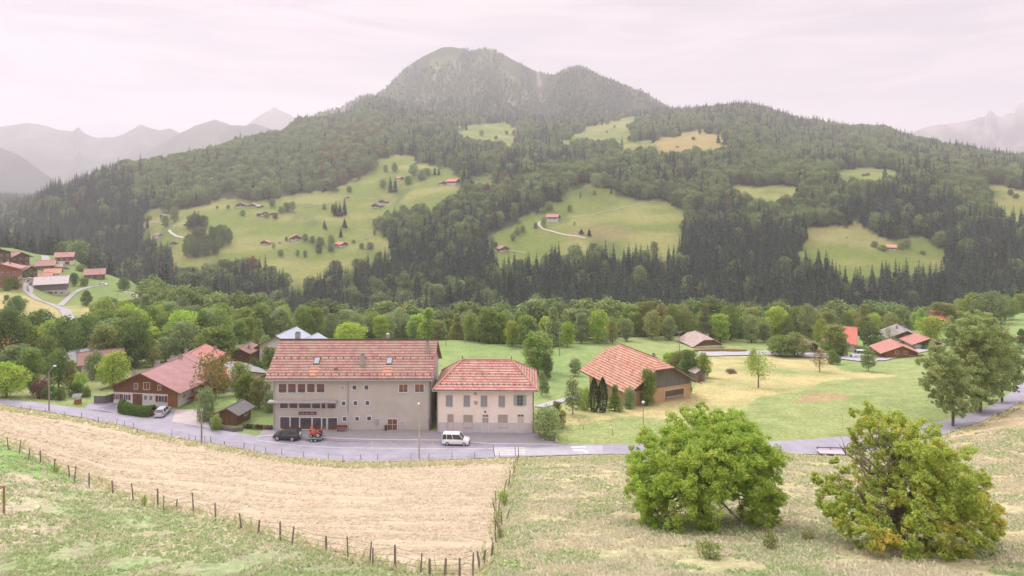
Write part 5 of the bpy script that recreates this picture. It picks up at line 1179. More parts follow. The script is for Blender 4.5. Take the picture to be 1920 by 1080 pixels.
a, _ = hz_(668, 600); pipe(hall, a, 2.9, HE - .3, gmetal); pipe(hall, a + .22, -.2, 3.1, mat('white_pipe', (.66, .6, .62)), y=-.1, r=.08)
a, _ = hz_(1284, 600); pipe(hall, a - .05, 1.9, HE - .3, gmetal); pipe(hall, a - .02, -.2, 2.0, mat('red_pipe', (.35, .13, .12)), r=.09); a, _ = hz_(1296, 600); pipe(hall, a - .05, -.2, HE - .3, dmetal, y=-.05); a, _ = hz_(108, 500); pipe(hall, a, -.2, HE - .3, gmetal)
a, z_ = hz_(1082, 843); nb = MB().box(a - .52, a + .52, -.09, -.02, z_, z_ + .75).build('notice_board', white, hall); MB().box(a - .44, a + .44, -.11, -.09, z_ + .08, z_ + .67).build('notice_sheet', mat('notice_paper', (.5, .46, .5), (.36, .33, .38), scale=5), nb)
a, z_ = hz_(886, 830); MB().box(a - .24, a + .24, -.30, -.02, z_, z_ + .8).build('wall_box', mat('blue_grey_box', (.36, .40, .46), (.2, .22, .27), scale=4), hall)
def rpos(zx, zy):   # point on the front roof slope from the zoomed photo
    t = (455 - zy) / (455 - 160 + (zx - 100) * .012); xl = 40 + 70 * t; xr = 1328 - 8 * t
    return x0 + (zx - xl) / (xr - xl) * (x1 - x0), -.8 + (ry + .8) * t, oz + (rz - oz) * t
for zx, zy in ((418, 325), (973, 322)):
    x, y, z = rpos(zx, zy); m = MB(); dy = .62; m.slab([(x - .52, y - dy, z - dy * sn + .12), (x + .52, y - dy, z - dy * sn + .12), (x + .52, y + dy, z + dy * sn + .12), (x - .52, y + dy, z + dy * sn + .12)], .12)
    so = m.build('skylight', dmetal, hall); m = MB(); dy = .5; m.slab([(x - .42, y - dy, z - dy * sn + .15), (x + .42, y - dy, z - dy * sn + .15), (x + .42, y + dy, z + dy * sn + .15), (x - .42, y + dy, z + dy * sn + .15)], .02); m.build('pane', mat('sky_glass', (.36, .39, .44), (.30, .33, .38), rough=.25), so)
    m = MB(); ya = -.35; yb = y - .75; m.slab([(x - .85, ya, oz + (ya + .8) * sn + .025), (x + .75, ya, oz + (ya + .8) * sn + .025), (x + .75, yb, oz + (yb + .8) * sn + .025), (x - .85, yb, oz + (yb + .8) * sn + .025)], .02); q = m.build('roof_patch', R_barn, roofo); q['label'] = 'band of newer, brighter tiles below a skylight'
for zx, zy, h_ in ((775, 355, 2.1), (1255, 250, 2.0)): x, y, z = rpos(zx, zy); chimney(hall, x, y, z - .5, z + h_, .62)
chimney(hall, x0 + 3.1, ry + .5, rz - .8, rz + 1.3, .75); chimney(hall, 4.8, ry + 1.0, rz - .8, rz + .9, .55, cap=white)
x, y, z = rpos(573, 378); MB().box(x - .25, x + .25, y - .25, y + .25, z - .1, z + .3).build('roof_vent', R_rose, hall)
bx_, bz_ = hz_(626, 880)
def hall_pt(x, y, z=0): return hall.matrix_basis @ Vector((x, y, z)) if False else Matrix.LocRotScale(Vector(hall_loc), Matrix.Rotation(hrot, 3, 'Z').to_quaternion(), None) @ Vector((x, y, z))
bn = thing('bench', 'brown slatted bench against the wall of the hall', 'bench', hall_pt(bx_, -.8), hrot)
bn.location.z = .13
for nm_, bxs in (('seat', (-.95, .95, -.25, .2, .42, .48)), ('backrest', (-.95, .95, .22, .28, .55, .95))): MB().box(*bxs).build(nm_, redshut, bn)
for s_ in (-.8, .8): MB().box(s_ - .05, s_ + .05, -.22, .28, 0, .42).box(s_ - .04, s_ + .04, .29, .33, .3, .95).build('leg', concrete, bn)
a, _ = hz_(957, 880); bi = thing('litter_bin', 'dark round litter bin beside the hall door', 'bin', hall_pt(a, -.35), hrot); bi.location.z = .13; MB().tube([(0, 0, 0), (0, 0, .78)], [.20, .24], 12).build('drum', dmetal, bi); MB().tube([(0, 0, .78), (0, 0, .84)], .26, 12).build('rim', woodd, bi)

# ---- the pink house
PL = at(819.6, 109.0); PR = at(1001, 108.6); PW = (PR - PL).length; prot = math.atan2(PR.y - PL.y, PR.x - PL.x); PD = 10.6; PE = 7.55
pink = thing('pink_house', 'pink rendered house with a hipped red tiled roof and grey closed shutters', 'house', ((PL.x + PR.x) / 2, (PL.y + PR.y) / 2, .05), prot)
MB().box(-PW / 2, PW / 2, 0, PD, 1.75, PE).build('wall', stuccop, pink); MB().box(-PW / 2 - .03, PW / 2 + .03, -.03, PD + .03, -2, 1.75).build('base_wall', stuccob, pink)
m = MB(); ov = .75; e0, e1 = -PW / 2 - ov, PW / 2 + ov; f0, f1 = -ov, PD + ov; rzp = PE + 3.55; hx0, hx1 = e0 + 4.55, e1 - 4.7; my = PD / 2; ez = PE - .12
m.slab([(e0, f0, ez), (e1, f0, ez), (hx1, my, rzp), (hx0, my, rzp)], .2); m.slab([(e1, f1, ez), (e0, f1, ez), (hx0, my, rzp), (hx1, my, rzp)], .2)
m.slab([(e1, f0, ez), (e1, f1, ez), (hx1, my, rzp)], .2); m.slab([(e0, f1, ez), (e0, f0, ez), (hx0, my, rzp)], .2)
sp = (rzp - ez) / (my + ov)
for yy, n_ in ((.35, 18), (2.3, 12)):
    for k in range(n_):
        t = (yy + ov) / (my + ov); xa, xb = e0 + (hx0 - e0) * t + .5, e1 + (hx1 - e1) * t - .5; xx = xa + (xb - xa) * k / (n_ - 1); zz = ez + (yy + ov) * sp; m.box(xx - .06, xx + .06, yy - .05, yy + .1, zz, zz + .22, 1)
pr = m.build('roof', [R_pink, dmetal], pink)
rt_ = MB().tube([(hx0, my, rzp + .04), (hx1, my, rzp + .04)], .13, 6)
for (cx, cy, hx) in ((e0, f0, hx0), (e1, f0, hx1), (e0, f1, hx0), (e1, f1, hx1)): rt_.tube([(cx, cy, ez + .04), (hx, my, rzp + .04)], .12, 6)
rt_.build('ridge_tiles', R_red, pr)
for hx in (hx0, hx1): MB().tube([(hx, my, rzp), (hx, my, rzp + .35), (hx, my, rzp + .75)], [.12, .07, .02], 8).build('finial', dmetal, pr)
MB().box(e0, e1, f0 - .14, f0, ez - .22, ez - .08).build('gutter', gmetal, pink)
def pz(zx, zy): return (zx - 133) / 817 * PW - PW / 2, (785 - zy) / (785 - 415) * PE
fp = face('front', PW, PD)
def pwin(xa, xb, ya, yb, **k):
    a, zt_ = pz((xa + xb) / 2, ya); _, zb = pz(0, yb); return window(pink, fp, a, max(zb, .02), (xb - xa) / 817 * PW - .12, zt_ - max(zb, .02) - .1, **k)
for xa, xb in ((207, 265), (357, 412), (502, 558), (652, 707)): pwin(xa, xb, 473, 563, pane=greyshut, bars=(1, 0), ft=.07, frame=stuccop if False else mat('stone_surround', (.50, .42, .42), (.44, .37, .37)), name='shuttered_window')
pwin(806, 860, 466, 552, shut=greenshut, bars=(1, 2), frame=greenshut, label='window with its green-grey shutters open')
surr = MATS['stone_surround']
pwin(222, 270, 630, 757, pane=boards, name='door', bars=(0, 0), frame=surr, sill=False); pwin(357, 433, 634, 738, pane=boards, bars=(1, 1), frame=surr, name='boarded_window'); pwin(648, 728, 630, 732, pane=boards, bars=(1, 1), frame=surr, name='boarded_window')
pwin(515, 568, 655, 785, pane=boards, name='door', bars=(1, 0), frame=white, sill=False, label='grey boarded middle door'); pwin(515, 568, 630, 650, bars=(1, 0), frame=white, sill=False)
pwin(812, 866, 652, 776, pane=creamd, name='door', bars=(1, 0), frame=white, sill=False, label='cream door at the right end'); pwin(812, 866, 624, 647, bars=(1, 0), frame=white, sill=False)
for (cx, cy, r0) in ((460, 457, .33), (462, 533, .42)):
    a, z = pz(cx, cy); gg = random.Random(cx); MB().prism([(a + math.cos(t * .7) * r0 * gg.uniform(.6, 1.1), z + math.sin(t * .7) * r0 * gg.uniform(.6, 1.2)) for t in range(9)], 'y', -.02, -.004).build('bare_plaster_patch', mat('bare_plaster', (.47, .33, .27), (.4, .29, .25)), pink)
a, z = pz(540, 607); MB().box(a - .12, a + .12, -.28, -.01, z - .1, z + .14).build('wall_lamp', dmetal, pink)
pipe(pink, PW / 2 - .12, 0, PE - .2, dmetal, y=-.08); pipe(pink, -PW / 2 + .1, 0, PE - .2, gmetal, y=-.08)

# ---- the chalet on the left
ca = at(224, 125.2); cb = at(325, 121.0); CW = 13.4; crot = R(-8)
chalet = house('chalet', 'big timber and white chalet with a rose ribbed metal roof at the road', 'house', ((ca.x + cb.x) / 2 + .2, (ca.y + cb.y) / 2 - .6, .15), crot, CW, 9.8, 3.05, 3.5, roof=R_rose, low=whitew, up=woodb, lowh=2.35, ov=1.6, ovg=1.4,
  wins=((-5.9, .9, .75, 1.0, 's'), (-4.1, .9, .9, 1.0, 's'), (-2.1, .05, .8, 2.0, 'd'), (-1.1, .05, .8, 2.0, 'd'), (.1, 1.1, .5, .8), (1.2, 1.1, .5, .8), (3.4, .85, 1.1, 1.1, 's'), (-1.9, 3.1, .7, 1.0), (.35, 3.1, 1.2, 1.25), (3.0, 3.1, .6, .9)),
  right=((2.0, 1.2, .6, .6), (4.5, 1.3, .6, .6), (7.2, .5, .8, 1.9, 'd'), ), chim=((-3.6, 1.5, 1.2), (-1.6, 5.6, 1.2), (0.2, 10.0, .9)), shut=redshut)
fc_ = face('front', CW, 9.8); m = MB(); fbox(m, fc_, 4.75, 6.78, -.01, .06, 0, 2.9); gd = m.build('garage_door', woodo, chalet)
for k in range(4): m = MB(); fbox(m, fc_, 4.95 + k * .47, 5.15 + k * .47, .06, .09, 2.25, 2.45); m.build('small_pane', dmetal, gd)
fr_ = face('right', CW, 9.8); m = MB(); fbox(m, fr_, 3.0, 9.8, .02, 1.5, .55, .70); fbox(m, fr_, 2.9, 9.9, 1.42, 1.52, .7, 1.65); bo = m.build('balcony', woodo, chalet); m = MB(); fbox(m, fr_, 2.9, 9.9, 1.36, 1.58, 1.65, 1.73); m.build('handrail', woodd, bo)
# ---- other houses, near and far: (u, v of the front wall foot)
def H(u, v, label, W, L, He, rise, rot, ymin=100, name='chalet', cat='house', **k):
    return house(name, label, cat, G(u, v, ymin), R(rot), W, L, He, rise, **k)
wd2 = ((-2.2, 2.8, .9, 1.0), (0, 2.8, .9, 1.1), (2.2, 2.8, .9, 1.0), (-2, .7, .9, 1.1), (1.2, .05, 1, 2, 'd'))
H(345, 716, 'low house with a plain rose roof just behind the big chalet', 9, 10, 2.6, 2.2, -38, roof=R_rose, up=woodd, chim=((-1, 6, .8),), Wfix=None) if False else None
house('chalet', 'low house with a plain rose roof touching the big chalet from behind', 'house', at(318, 141), R(-4), 7, 6, 3.6, 2.2, roof=R_rose, up=woodd, wins=((0, 1.4, 1, 1),), chim=((-1.2, 3, .9),))
house('chalet', 'dark timber house with a red ribbed roof between the grove and the grey flat roof', 'house', at(354, 152), R(4), 8.5, 9, 3.4, 2.4, roof=R_bright if False else roofmat('red_ribbed', ((.42, .17, .15), (.40, .16, .145), (.47, .24, .20)), 40, .7, dark=.7), up=woodd, low=woodd, wins=((-2, .8, 1, 1), (2, .8, 1, 1)), chim=((-2, 3.4, 1.3), (2.6, 9, .9)))
house('outbuilding', 'long roof of grey sheets with one small skylight behind the orange-tinged tree', 'outbuilding', at(462, 141), R(42), 8.5, 9.5, 2.8, 1.5, roof=R_grey, low=whitew, up=whitew, left=((3, 1, 1, 1), (7, 1, 1, 1)))
house('outbuilding', 'salmon roof half hidden by the turning tree beside the chalet', 'outbuilding', at(388, 137), R(5), 6.0, 6.5, 2.2, 1.4, roof=R_red, low=whitew, up=woodb, wins=((0, .8, 1, 1),))
house('cabin', 'little dark cabin with a brown roof at the edge of the grove', 'cabin', at(450, 181), R(-8), 5.5, 5.5, 2.6, 1.5, roof=R_brown, low=woodd, up=woodd, wins=((0, .05, 1, 2, 'd'),), chim=((1.6, 2, .9),))
house('garden_hut', 'small red-roofed hut left of the hall', 'hut', at(483, 148), R(-5), 3.4, 3.4, 1.7, .9, roof=R_rose, low=woodd, up=woodd, ov=.4, ovg=.4, wins=((0, .05, .8, 1.5, 'd'),))
house('garden_shed', 'dark plank shed with a dark slate roof beside the road', 'shed', at(427, 112.5), R(-12), 3.6, 4.0, 1.95, 1.15, roof=R_slate, low=woodd, up=woodd, ov=.7, ovg=.5, wins=((-.2, .05, .85, 1.6, 'd'),), right=((2.6, 1.0, .9, .5),), foot=.6)
house('chalet', 'house with tall blue sheet roofs rising behind the hall', 'house', at(520, 184), R(-8), 11, 11, 4.3, 3.6, roof=R_blue, up=whitew, ov=1.2, right=((2, 1, 1, 1.2), (5, 1, 1, 1.2)), chim=((-1.5, 7, .6),))
house('outbuilding', 'lower blue-roofed wing right of the blue house', 'outbuilding', at(566, 186), R(-10), 7.5, 9, 4.0, 2.3, roof=R_blue, up=whitew, low=whitew, right=((2, 1.4, .9, 1.1), (4.5, 1.4, .9, 1.1)))
house('outbuilding', 'red-tiled roof just showing over the ridge of the hall', 'outbuilding', at(600, 176), R(-20), 9, 8, 3.7, 2.4, roof=R_red, low=whitew, up=whitew, chim=((-1.6, 1, 1.1),), wins=((0, 1, 1, 1),))
house('outbuilding', 'salmon-roofed lean-to showing past the left roof edge of the hall', 'outbuilding', at(503, 136), R(-12), 4.5, 5, 2.8, 1.6, roof=R_red, low=whitew, up=whitew, wins=((0, 1, 1, 1),))
for (u_, Y_, w_, l_, e_, rs_, rr_, rfm, lb) in ((30, 165, 7, 7, 4.2, 2.2, 70, R_bright, 'house under a small red roof among the left trees'), (2, 170, 7, 7, 5.0, 2.2, 80, R_red, 'salmon roof cut by the left border'), (84, 176, 9, 10, 4.4, 2.8, -55, R_stone, 'pinkish slate roof under the dark trees'), (155, 158, 8, 8, 3.0, 2.2, -60, R_brown, 'brownish roof strip low in the left grove'), (118, 156, 7, 7, 3.2, 1.8, -20, R_grey, 'grey roof behind the garden trees left of the chalet')):
    house('house', lb, 'house', at(u_, Y_), R(rr_), w_, l_, e_, rs_, roof=rfm, wins=((0, 1, 1, 1), (-2, 1, 1, 1)), right=((3, 1, 1, 1),), chim=((1, 3, .9),))
house('farm_building', 'brown-roofed farm building among the trees below the far meadow', 'barn', at(315, 330) + Vector((0, 0, 5.5)), R(72), 12, 18, 3.6, 3.0, roof=R_stone, low=woodg, up=woodg, foot=8)
# red barn
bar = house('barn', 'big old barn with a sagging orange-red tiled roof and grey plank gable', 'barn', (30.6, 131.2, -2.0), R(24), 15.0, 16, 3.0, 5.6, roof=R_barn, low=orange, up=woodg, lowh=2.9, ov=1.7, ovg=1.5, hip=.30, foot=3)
fb_ = face('front', 15, 16); m = MB(); fbox(m, fb_, .9, 5.7, -.01, .02, .5, 2.1); op = m.build('opening', mat('dark_interior', (.05, .045, .045), (.16, .13, .11), scale=1.5), bar); m = MB()
fbox(m, fb_, .7, .9, -.01, .12, .3, 2.3); fbox(m, fb_, 5.7, 5.9, -.01, .12, .3, 2.3); fbox(m, fb_, .7, 5.9, -.01, .10, 2.1, 2.32); m.build('frame', mat('pale_orange_trim', (.62, .46, .33)), op)
m = MB(); fbox(m, fb_, 1.0, 5.5, .02, .3, .5, .9); m.build('hay_heap', mat('straw_heap', (.35, .30, .25), (.2, .17, .14), scale=5), op)
chimney(bar, .2, 2.8, 7.6, 9.3, .5)
m = MB()
for row in range(9):
    for k in range(16):
        yy = -1 + k * 1.15; t = .08 + row * .11; e = 15 / 2 + 1.7; x_ = -e * (1 - t); zz = 3.0 + 5.6 * t
        if (row + k) % 2 == 0 and abs(x_) > 2: m.box(x_ - .05, x_ + .05, yy, yy + .16, zz, zz + .12)
m.build('snow_hook_rows', dmetal, [c for c in bar.children if c.name.startswith('roof')][0])['kind'] = 'stuff'
house('plank_shed', 'tiny weathered plank shed behind the barn', 'shed', G(1313, 716, 120), R(20), 2.6, 2.6, 2.2, .7, roof=R_stone, low=woodg, up=woodg, ov=.2, ovg=.2, wins=((0, .05, .8, 1.6, 'd'),))
# lower hamlet on the right
house('house', 'house with a broad pale brown half-hipped roof beyond the barn', 'house', at(1327, 216) + Vector((0, 0, -2.0)), R(12), 10.5, 10, 2.6, 3.2, roof=R_stone, low=whitew, up=woodb, hip=.35, chim=((1.6, 3, 1.2),), wins=((0, 1, 1, 1),))
house('cabin', 'tiny white cabin with a pink roof at the wood edge above the barn', 'cabin', at(1147, 222), R(25), 3.2, 4.0, 3.6, 1.2, roof=R_red, low=whitew, up=woodb, ov=.4, ovg=.3, wins=((0, 1.8, .7, .7),))
house('summer_house', 'small brown-roofed open summer house by the lower lane', 'hut', at(1522, 212), R(0), 4.0, 4.0, 1.9, 1.4, roof=R_brown, low=woodd, up=woodd, ov=.9, ovg=.9, wins=((0, .2, 1.2, 1.5),))
house('chalet', 'chalet with a steep bright red roof and three skylights', 'house', at(1602, 218), R(62), 10, 9, 2.6, 4.6, roof=R_bright, low=whitew, up=woodb, ov=1.3, wins=((0, 3, 1, 1),), left=((3, .6, 1, 1.2), (6, .6, 1, 1.2)), chim=((1.2, 4.5, 1.2),))
house('chalet', 'grey-roofed chalet with stepped gables in the lower hamlet', 'house', at(1700, 224) + Vector((0, 0, -1.2)), R(-16), 10, 11, 3.0, 3.0, roof=R_stone if False else roofmat('grey_tiles', ((.33, .29, .29), (.28, .25, .25), (.38, .34, .33)), .45, .4), low=mat('pinkish_stone', (.45, .36, .34), (.38, .31, .29), scale=2), up=woodd, ov=1.4, wins=((-2, 1, 1, 1.1), (2, 1, 1, 1.1), (0, 3.2, 1, 1)), chim=((-1.5, 6, 1.1), (1.5, 8, 1.1)))
house('chalet', 'timber chalet with a broad dull red roof at the edge of the green meadow', 'house', at(1690, 196) + Vector((0, 0, -.8)), R(-12), 9.0, 8, 2.0, 2.6, roof=R_bright if False else roofmat('dull_red_tiles', ((.48, .20, .17), (.43, .18, .15), (.50, .27, .22)), .4, .3, dark=.8), low=woodo, up=woodo, ov=1.7, ovg=1.3, wins=((-1.2, 1.9, .9, .9), (1.2, 1.9, .9, .9), (3, .3, 1.4, 1.2)), chim=((1.3, 5, 1.0),))
house('chalet', 'low chalet with a square dull red roof and one skylight, right of the timber one', 'house', at(1741, 214) + Vector((0, 0, -.6)), R(-8), 8.0, 8, 2.0, 2.2, roof=MATS['dull_red_tiles'], low=whitew, up=woodb, ov=1.5, wins=((0, 1, 1, 1),))
house('chalet', 'far house with a pink-red roof and chimney peeping over the trees', 'house', at(1779, 250), R(56), 6.5, 5.5, 4.4, 2.6, roof=R_bright, low=woodd, up=woodb, wins=((0, 1, 1, 1),), chim=((1, 5, 1),))
house('hut', 'tiny orange-roofed hut among the trees at the far right', 'hut', at(1866, 262), R(30), 3.5, 4, 2.4, 1.2, roof=R_red, low=woodo, up=woodo, ov=.5, ovg=.4, wins=((0, .6, .8, .8),))
# village on the left hill
def bigchalet(u, Y, dz, label, W, L, He, rise, rot, up=woodb, roof=R_brown, fl=4, foot=8, group=None):
    p = at(u, Y) + Vector((0, 0, dz)); ws = []; n = max(int(W / 2.3), 3)
    for f in range(fl):
        for k in range(n): ws.append((-W / 2 + W * (k + .5) / n, .6 + f * 2.7, .85, 1.3))
    rs = [(L * (k + .5) / 4, .8 + f * 2.7, .9, 1.2) for f in range(fl - 1) for k in range(4)]
    return house('apartment_chalet', label, 'apartment house', p, R(rot), W, L, He, rise, roof=roof, low=up, up=up, ov=1.5, ovg=1.6, wins=ws, right=rs, balcony=[('front', -W / 2 + .5, W / 2 - .5, 2.6 + f * 2.7) for f in range(fl - 1)], foot=foot, chim=((2, 5, 1), (-2, 8, 1)))
R_vill = roofmat('village_tiles', ((.42, .20, .17), (.36, .17, .15), (.45, .28, .24)), .5, .5)
redw = mat('red_brown_timber', (.34, .13, .075), (.25, .10, .06), scale=1.4, stretch=(2.5, 2.5, .3))
bigchalet(4, 306, 0, 'red-brown apartment chalet with rows of balconies at the left border', 12, 9, 8.8, 2.6, 26, up=redw, roof=R_vill, fl=3)
bigchalet(38, 352, 1, 'dark timber apartment chalet behind the red-brown one', 9, 13, 7.4, 3.2, 62, up=woodd, roof=R_vill, fl=3)
bigchalet(-4, 338, 2, 'apartment chalet wing cut by the left border', 11, 10, 8.0, 2.8, 50, up=woodd, roof=R_vill, fl=3)
bigchalet(57, 346, -.5, 'smaller apartment chalet with a white base beside the village road', 6.5, 8, 5.4, 2.8, 58, up=woodd, roof=R_vill, fl=2)
house('garage_block', 'white rendered block between the apartment chalets', 'outbuilding', at(25, 330), R(30), 5, 4, 4.5, .5, roof=R_stone, low=whitew, up=whitew, wins=((0, 1, 1, 1),), ov=.3, ovg=.3, foot=6)
house('garage_block', 'small white block under the smaller apartment chalet', 'outbuilding', at(53, 334), R(30), 4, 3, 2.6, .4, roof=R_stone, low=whitew, up=whitew, ov=.3, ovg=.3, foot=6, wins=((0, 1, 1, 1),))
vb = house('stone_barn', 'old barn with a pale sheet roof, grey planks and a whitewashed stone base', 'barn', at(127, 340), R(118), 9.5, 13.5, 6.2, 3.6, roof=R_pale, low=mat('stone_whitewash', (.52, .48, .46), (.36, .33, .32), scale=1.4, detail=7), up=woodg, lowh=2.9, ov=.8, foot=2, left=((2, .8, 1, 1), (4.6, 1, 1.2, 1.2), (7, .05, 2, 2.1, 'd'), (10, 1, .8, .9), (12, 1, .8, .8)))
house('house', 'low house with an orange-red roof left of the old stone barn', 'house', at(97, 366), R(120), 8, 11, 3.0, 3.2, roof=R_red, low=whitew, up=woodb, left=((3, .8, 1.2, 1.2), (7, .8, 1.2, 1.2)))
house('house', 'narrow orange-red roof just behind the old stone barn', 'house', at(113, 380), R(120), 7, 7, 4.4, 2.6, roof=R_red, low=whitew, up=woodb, wins=((0, 1, 1, 1),))
house('house', 'timber house with a rose roof above the orange-red one', 'house', at(103, 400), R(120), 8, 9, 4.6, 3.0, roof=R_vill, low=woodb, up=woodo, left=((3, 2, 1, 1), (6, 2, 1, 1)))
house('shed', 'small brown shed between the rose and the white-based house', 'shed', at(116, 404), R(120), 5, 5.5, 3.4, 1.8, roof=R_stone, low=woodd, up=woodd, wins=((0, 1, 1, 1),))
house('house', 'house with white base, brown timber storey and red garage door', 'house', at(138, 428), R(118), 9.5, 9.5, 5.2, 2.8, roof=R_vill, low=whitew, up=woodb, lowh=2.5, left=((3, .05, 2.4, 2.1, 'd'), (6, 3.2, 1, 1.1), (3, 3.2, 1, 1.1), (8, .8, 1, 1)), door=redshut, chim=((0, 4, 1),))
house('house', 'right-hand village house with a pink roof and a parked white car', 'house', at(196, 402), R(118), 9, 10, 3.6, 3.2, roof=R_vill, low=woodb, up=woodb, left=((3, 1.4, 1, 1.2), (6.5, 1.4, 1, 1.2), (8.5, .05, 1, 2, 'd')), chim=((0, 5, 1),))
# farms across the valley
def farm(u, v, wpx, label, rot, roof=R_vill, low=whitew, up=woodb, hp=1.0, ymin=430):
    p = G(u, v, ymin); s = p.y / F; W = wpx * s * .62; L = W * 1.05; He = W * .28 * hp; c = abs(math.cos(R(rot)))
    return house('farmhouse', label, 'farmhouse', p, R(rot), W, L, He, W * .3, roof=roof, low=low, up=up, lowh=He * .45, ov=W * .14, ovg=W * .12, simple=True, foot=6, rt=.35, wins=((-W * .22, He * .12, W * .11, He * .26), (W * .2, He * .12, W * .11, He * .26), (0, He * .62, W * .14, He * .28)), left=((W * .3, He * .15, W * .1, He * .28), (W * .7, He * .15, W * .1, He * .28)))
for a in [(555, 451, 30, 'dark-gabled farmhouse on the lower left meadow', 22), (496, 459, 24, 'small red farmhouse with a paved yard on the lower left meadow', 0), (524, 457, 9, 'tiny hay hut between the two lower farms', 0, R_brown, woodd, woodd),
 (451, 389, 26, 'left one of two grey-roofed farms high on the left meadow', 20, R_stone), (473, 389, 22, 'right one of two grey-roofed farms high on the left meadow', 10, R_stone), (491, 389, 14, 'low shed right of the two high farms', 60, R_stone, woodg, woodg), (497, 404, 22, 'brown farmhouse inside the clump of fruit trees', 40, R_brown), (510, 403, 12, 'small hut beside the farmhouse in the fruit trees', 20, R_stone, woodg, woodd), (551, 399, 10, 'little white-fronted hut at the right of the fruit trees', 0, R_stone),
 (304, 409, 20, 'weathered barn at the upper left corner of the left meadow', -25, R_stone, woodg, woodg), (347, 423, 9, 'tiny dark hut beside the copse', 0, R_brown, woodd, woodd), (326, 460, 20, 'dark hut below the bend of the farm track', 20, R_slate, whitew, woodd), (301, 443, 14, 'reddish hut half hidden at the foot of the left slope', 60, R_vill),
 (651, 373, 14, 'pink rubble-walled ruin above the conifer trio', 20, R_stone), (704, 390, 24, 'dark farmhouse at the right end of the left meadow', -20, R_slate, whitew, woodd), (717, 382, 22, 'brown farmhouse uphill of the dark one', -20, R_brown), (608, 391, 9, 'tiny white-roofed shed in the middle of the left meadow', 0, R_pale), (645, 462, 24, 'farmhouse with a pink roof low on the right of the left meadow', 55, R_bright), (633, 459, 10, 'small dark barn against the pink-roofed farmhouse', 20, R_brown, woodd, woodd),
 (778, 309, 13, 'small hut high on the upper meadow', 20, R_stone), (753, 337, 16, 'pink-roofed hut among the upper meadow trees', 50, R_bright), (858, 345, 28, 'long farmhouse with a pink roof on the upper right shoulder', 65, R_bright), (832, 347, 20, 'grey-roofed farm beside the long pink-roofed one', 20, R_slate), (877, 343, 8, 'tiny shed at the right of the long pink-roofed farm', 20, R_red),
 (1047, 412, 30, 'hill farm with a dark red roof on the middle meadow', 74, R_vill), (946, 471, 28, 'farmhouse with a rose roof at the lowest corner of the middle meadow', 30, R_vill), (936, 470, 12, 'small dark shed left of the lowest farmhouse', 10, R_brown, woodd, woodd),
 (1679, 468, 26, 'farm with a red roof in the right clearing', 60, R_red), (1668, 468, 9, 'little brown hut left of the farm in the right clearing', 0, R_red, woodo, woodo), (1627, 329, 14, 'dark hut in the upper right clearing', 20, R_slate, woodd, woodd), (1691, 330, 8, 'tiny pale-roofed hut at the right end of the upper right clearing', 0, R_pale), (1270, 277, 9, 'tiny green-roofed hut on the dry hilltop', 0, R_slate), (1176, 300, 8, 'small red-roofed hut below the dry hilltop', 50, R_red)]:
    farm(a[0], a[1], a[2], a[3], a[4], *(a[5:]))
# ------------------------------------------------------------------ vehicles
rubber = mat('tyre_rubber', (.025, .025, .027), (.04, .04, .042), scale=8)
rimm = mat('wheel_rim', (.45, .46, .48), (.35, .36, .38), rough=.4, metal=.5)
cglass = mat('car_glass', (.03, .035, .045), (.06, .07, .085), scale=1.5, rough=.08, spec=.7)
lampr = mat('rear_lamp', (.35, .03, .03)); lampw = mat('head_lamp', (.6, .62, .65), rough=.2); plastic = mat('black_plastic', (.035, .035, .038), (.05, .05, .055), rough=.6)
plate = mat('number_plate', (.65, .63, .55)); 
def paint(n, c): return mat('car_paint_' + n, c, tuple(x * .9 for x in c), scale=.8, rough=.28, spec=.6)
def loft(sec, mi=0):
    """sections: (x, half width low, half width high, z low, z high) joined front to rear with rounded shoulders"""
    m = MB(); vs = []; n = 8
    for (x, wl, wh, z0, z1) in sec:
        vs += [(x, -wl * .93, z0), (x, -wl, z0 + (z1 - z0) * .25), (x, -(wl + wh) / 2, z0 + (z1 - z0) * .7), (x, -wh * .88, z1), (x, wh * .88, z1), (x, (wl + wh) / 2, z0 + (z1 - z0) * .7), (x, wl, z0 + (z1 - z0) * .25), (x, wl * .93, z0)]
    fs = []
    for i in range(len(sec) - 1):
        for k in range(n): fs.append((i * n + k, i * n + (k + 1) % n, (i + 1) * n + (k + 1) % n, (i + 1) * n + k))
    fs.append(tuple(range(n))); fs.append(tuple((len(sec) - 1) * n + k for k in range(n))[::-1]); return m.add(vs, fs, mi)
def wheel(par, x, y, r, w=.2, side=1, name='wheel'):
    o = MB().tube([(x, y - w / 2, r), (x, y + w / 2, r)], r, 20).build(name, rubber, par); yo = y + side * (w / 2 + .005)
    MB().tube([(x, yo - .01 * side, r), (x, yo + .012 * side, r)], r * .66, 14).build('rim', rimm, o); return o
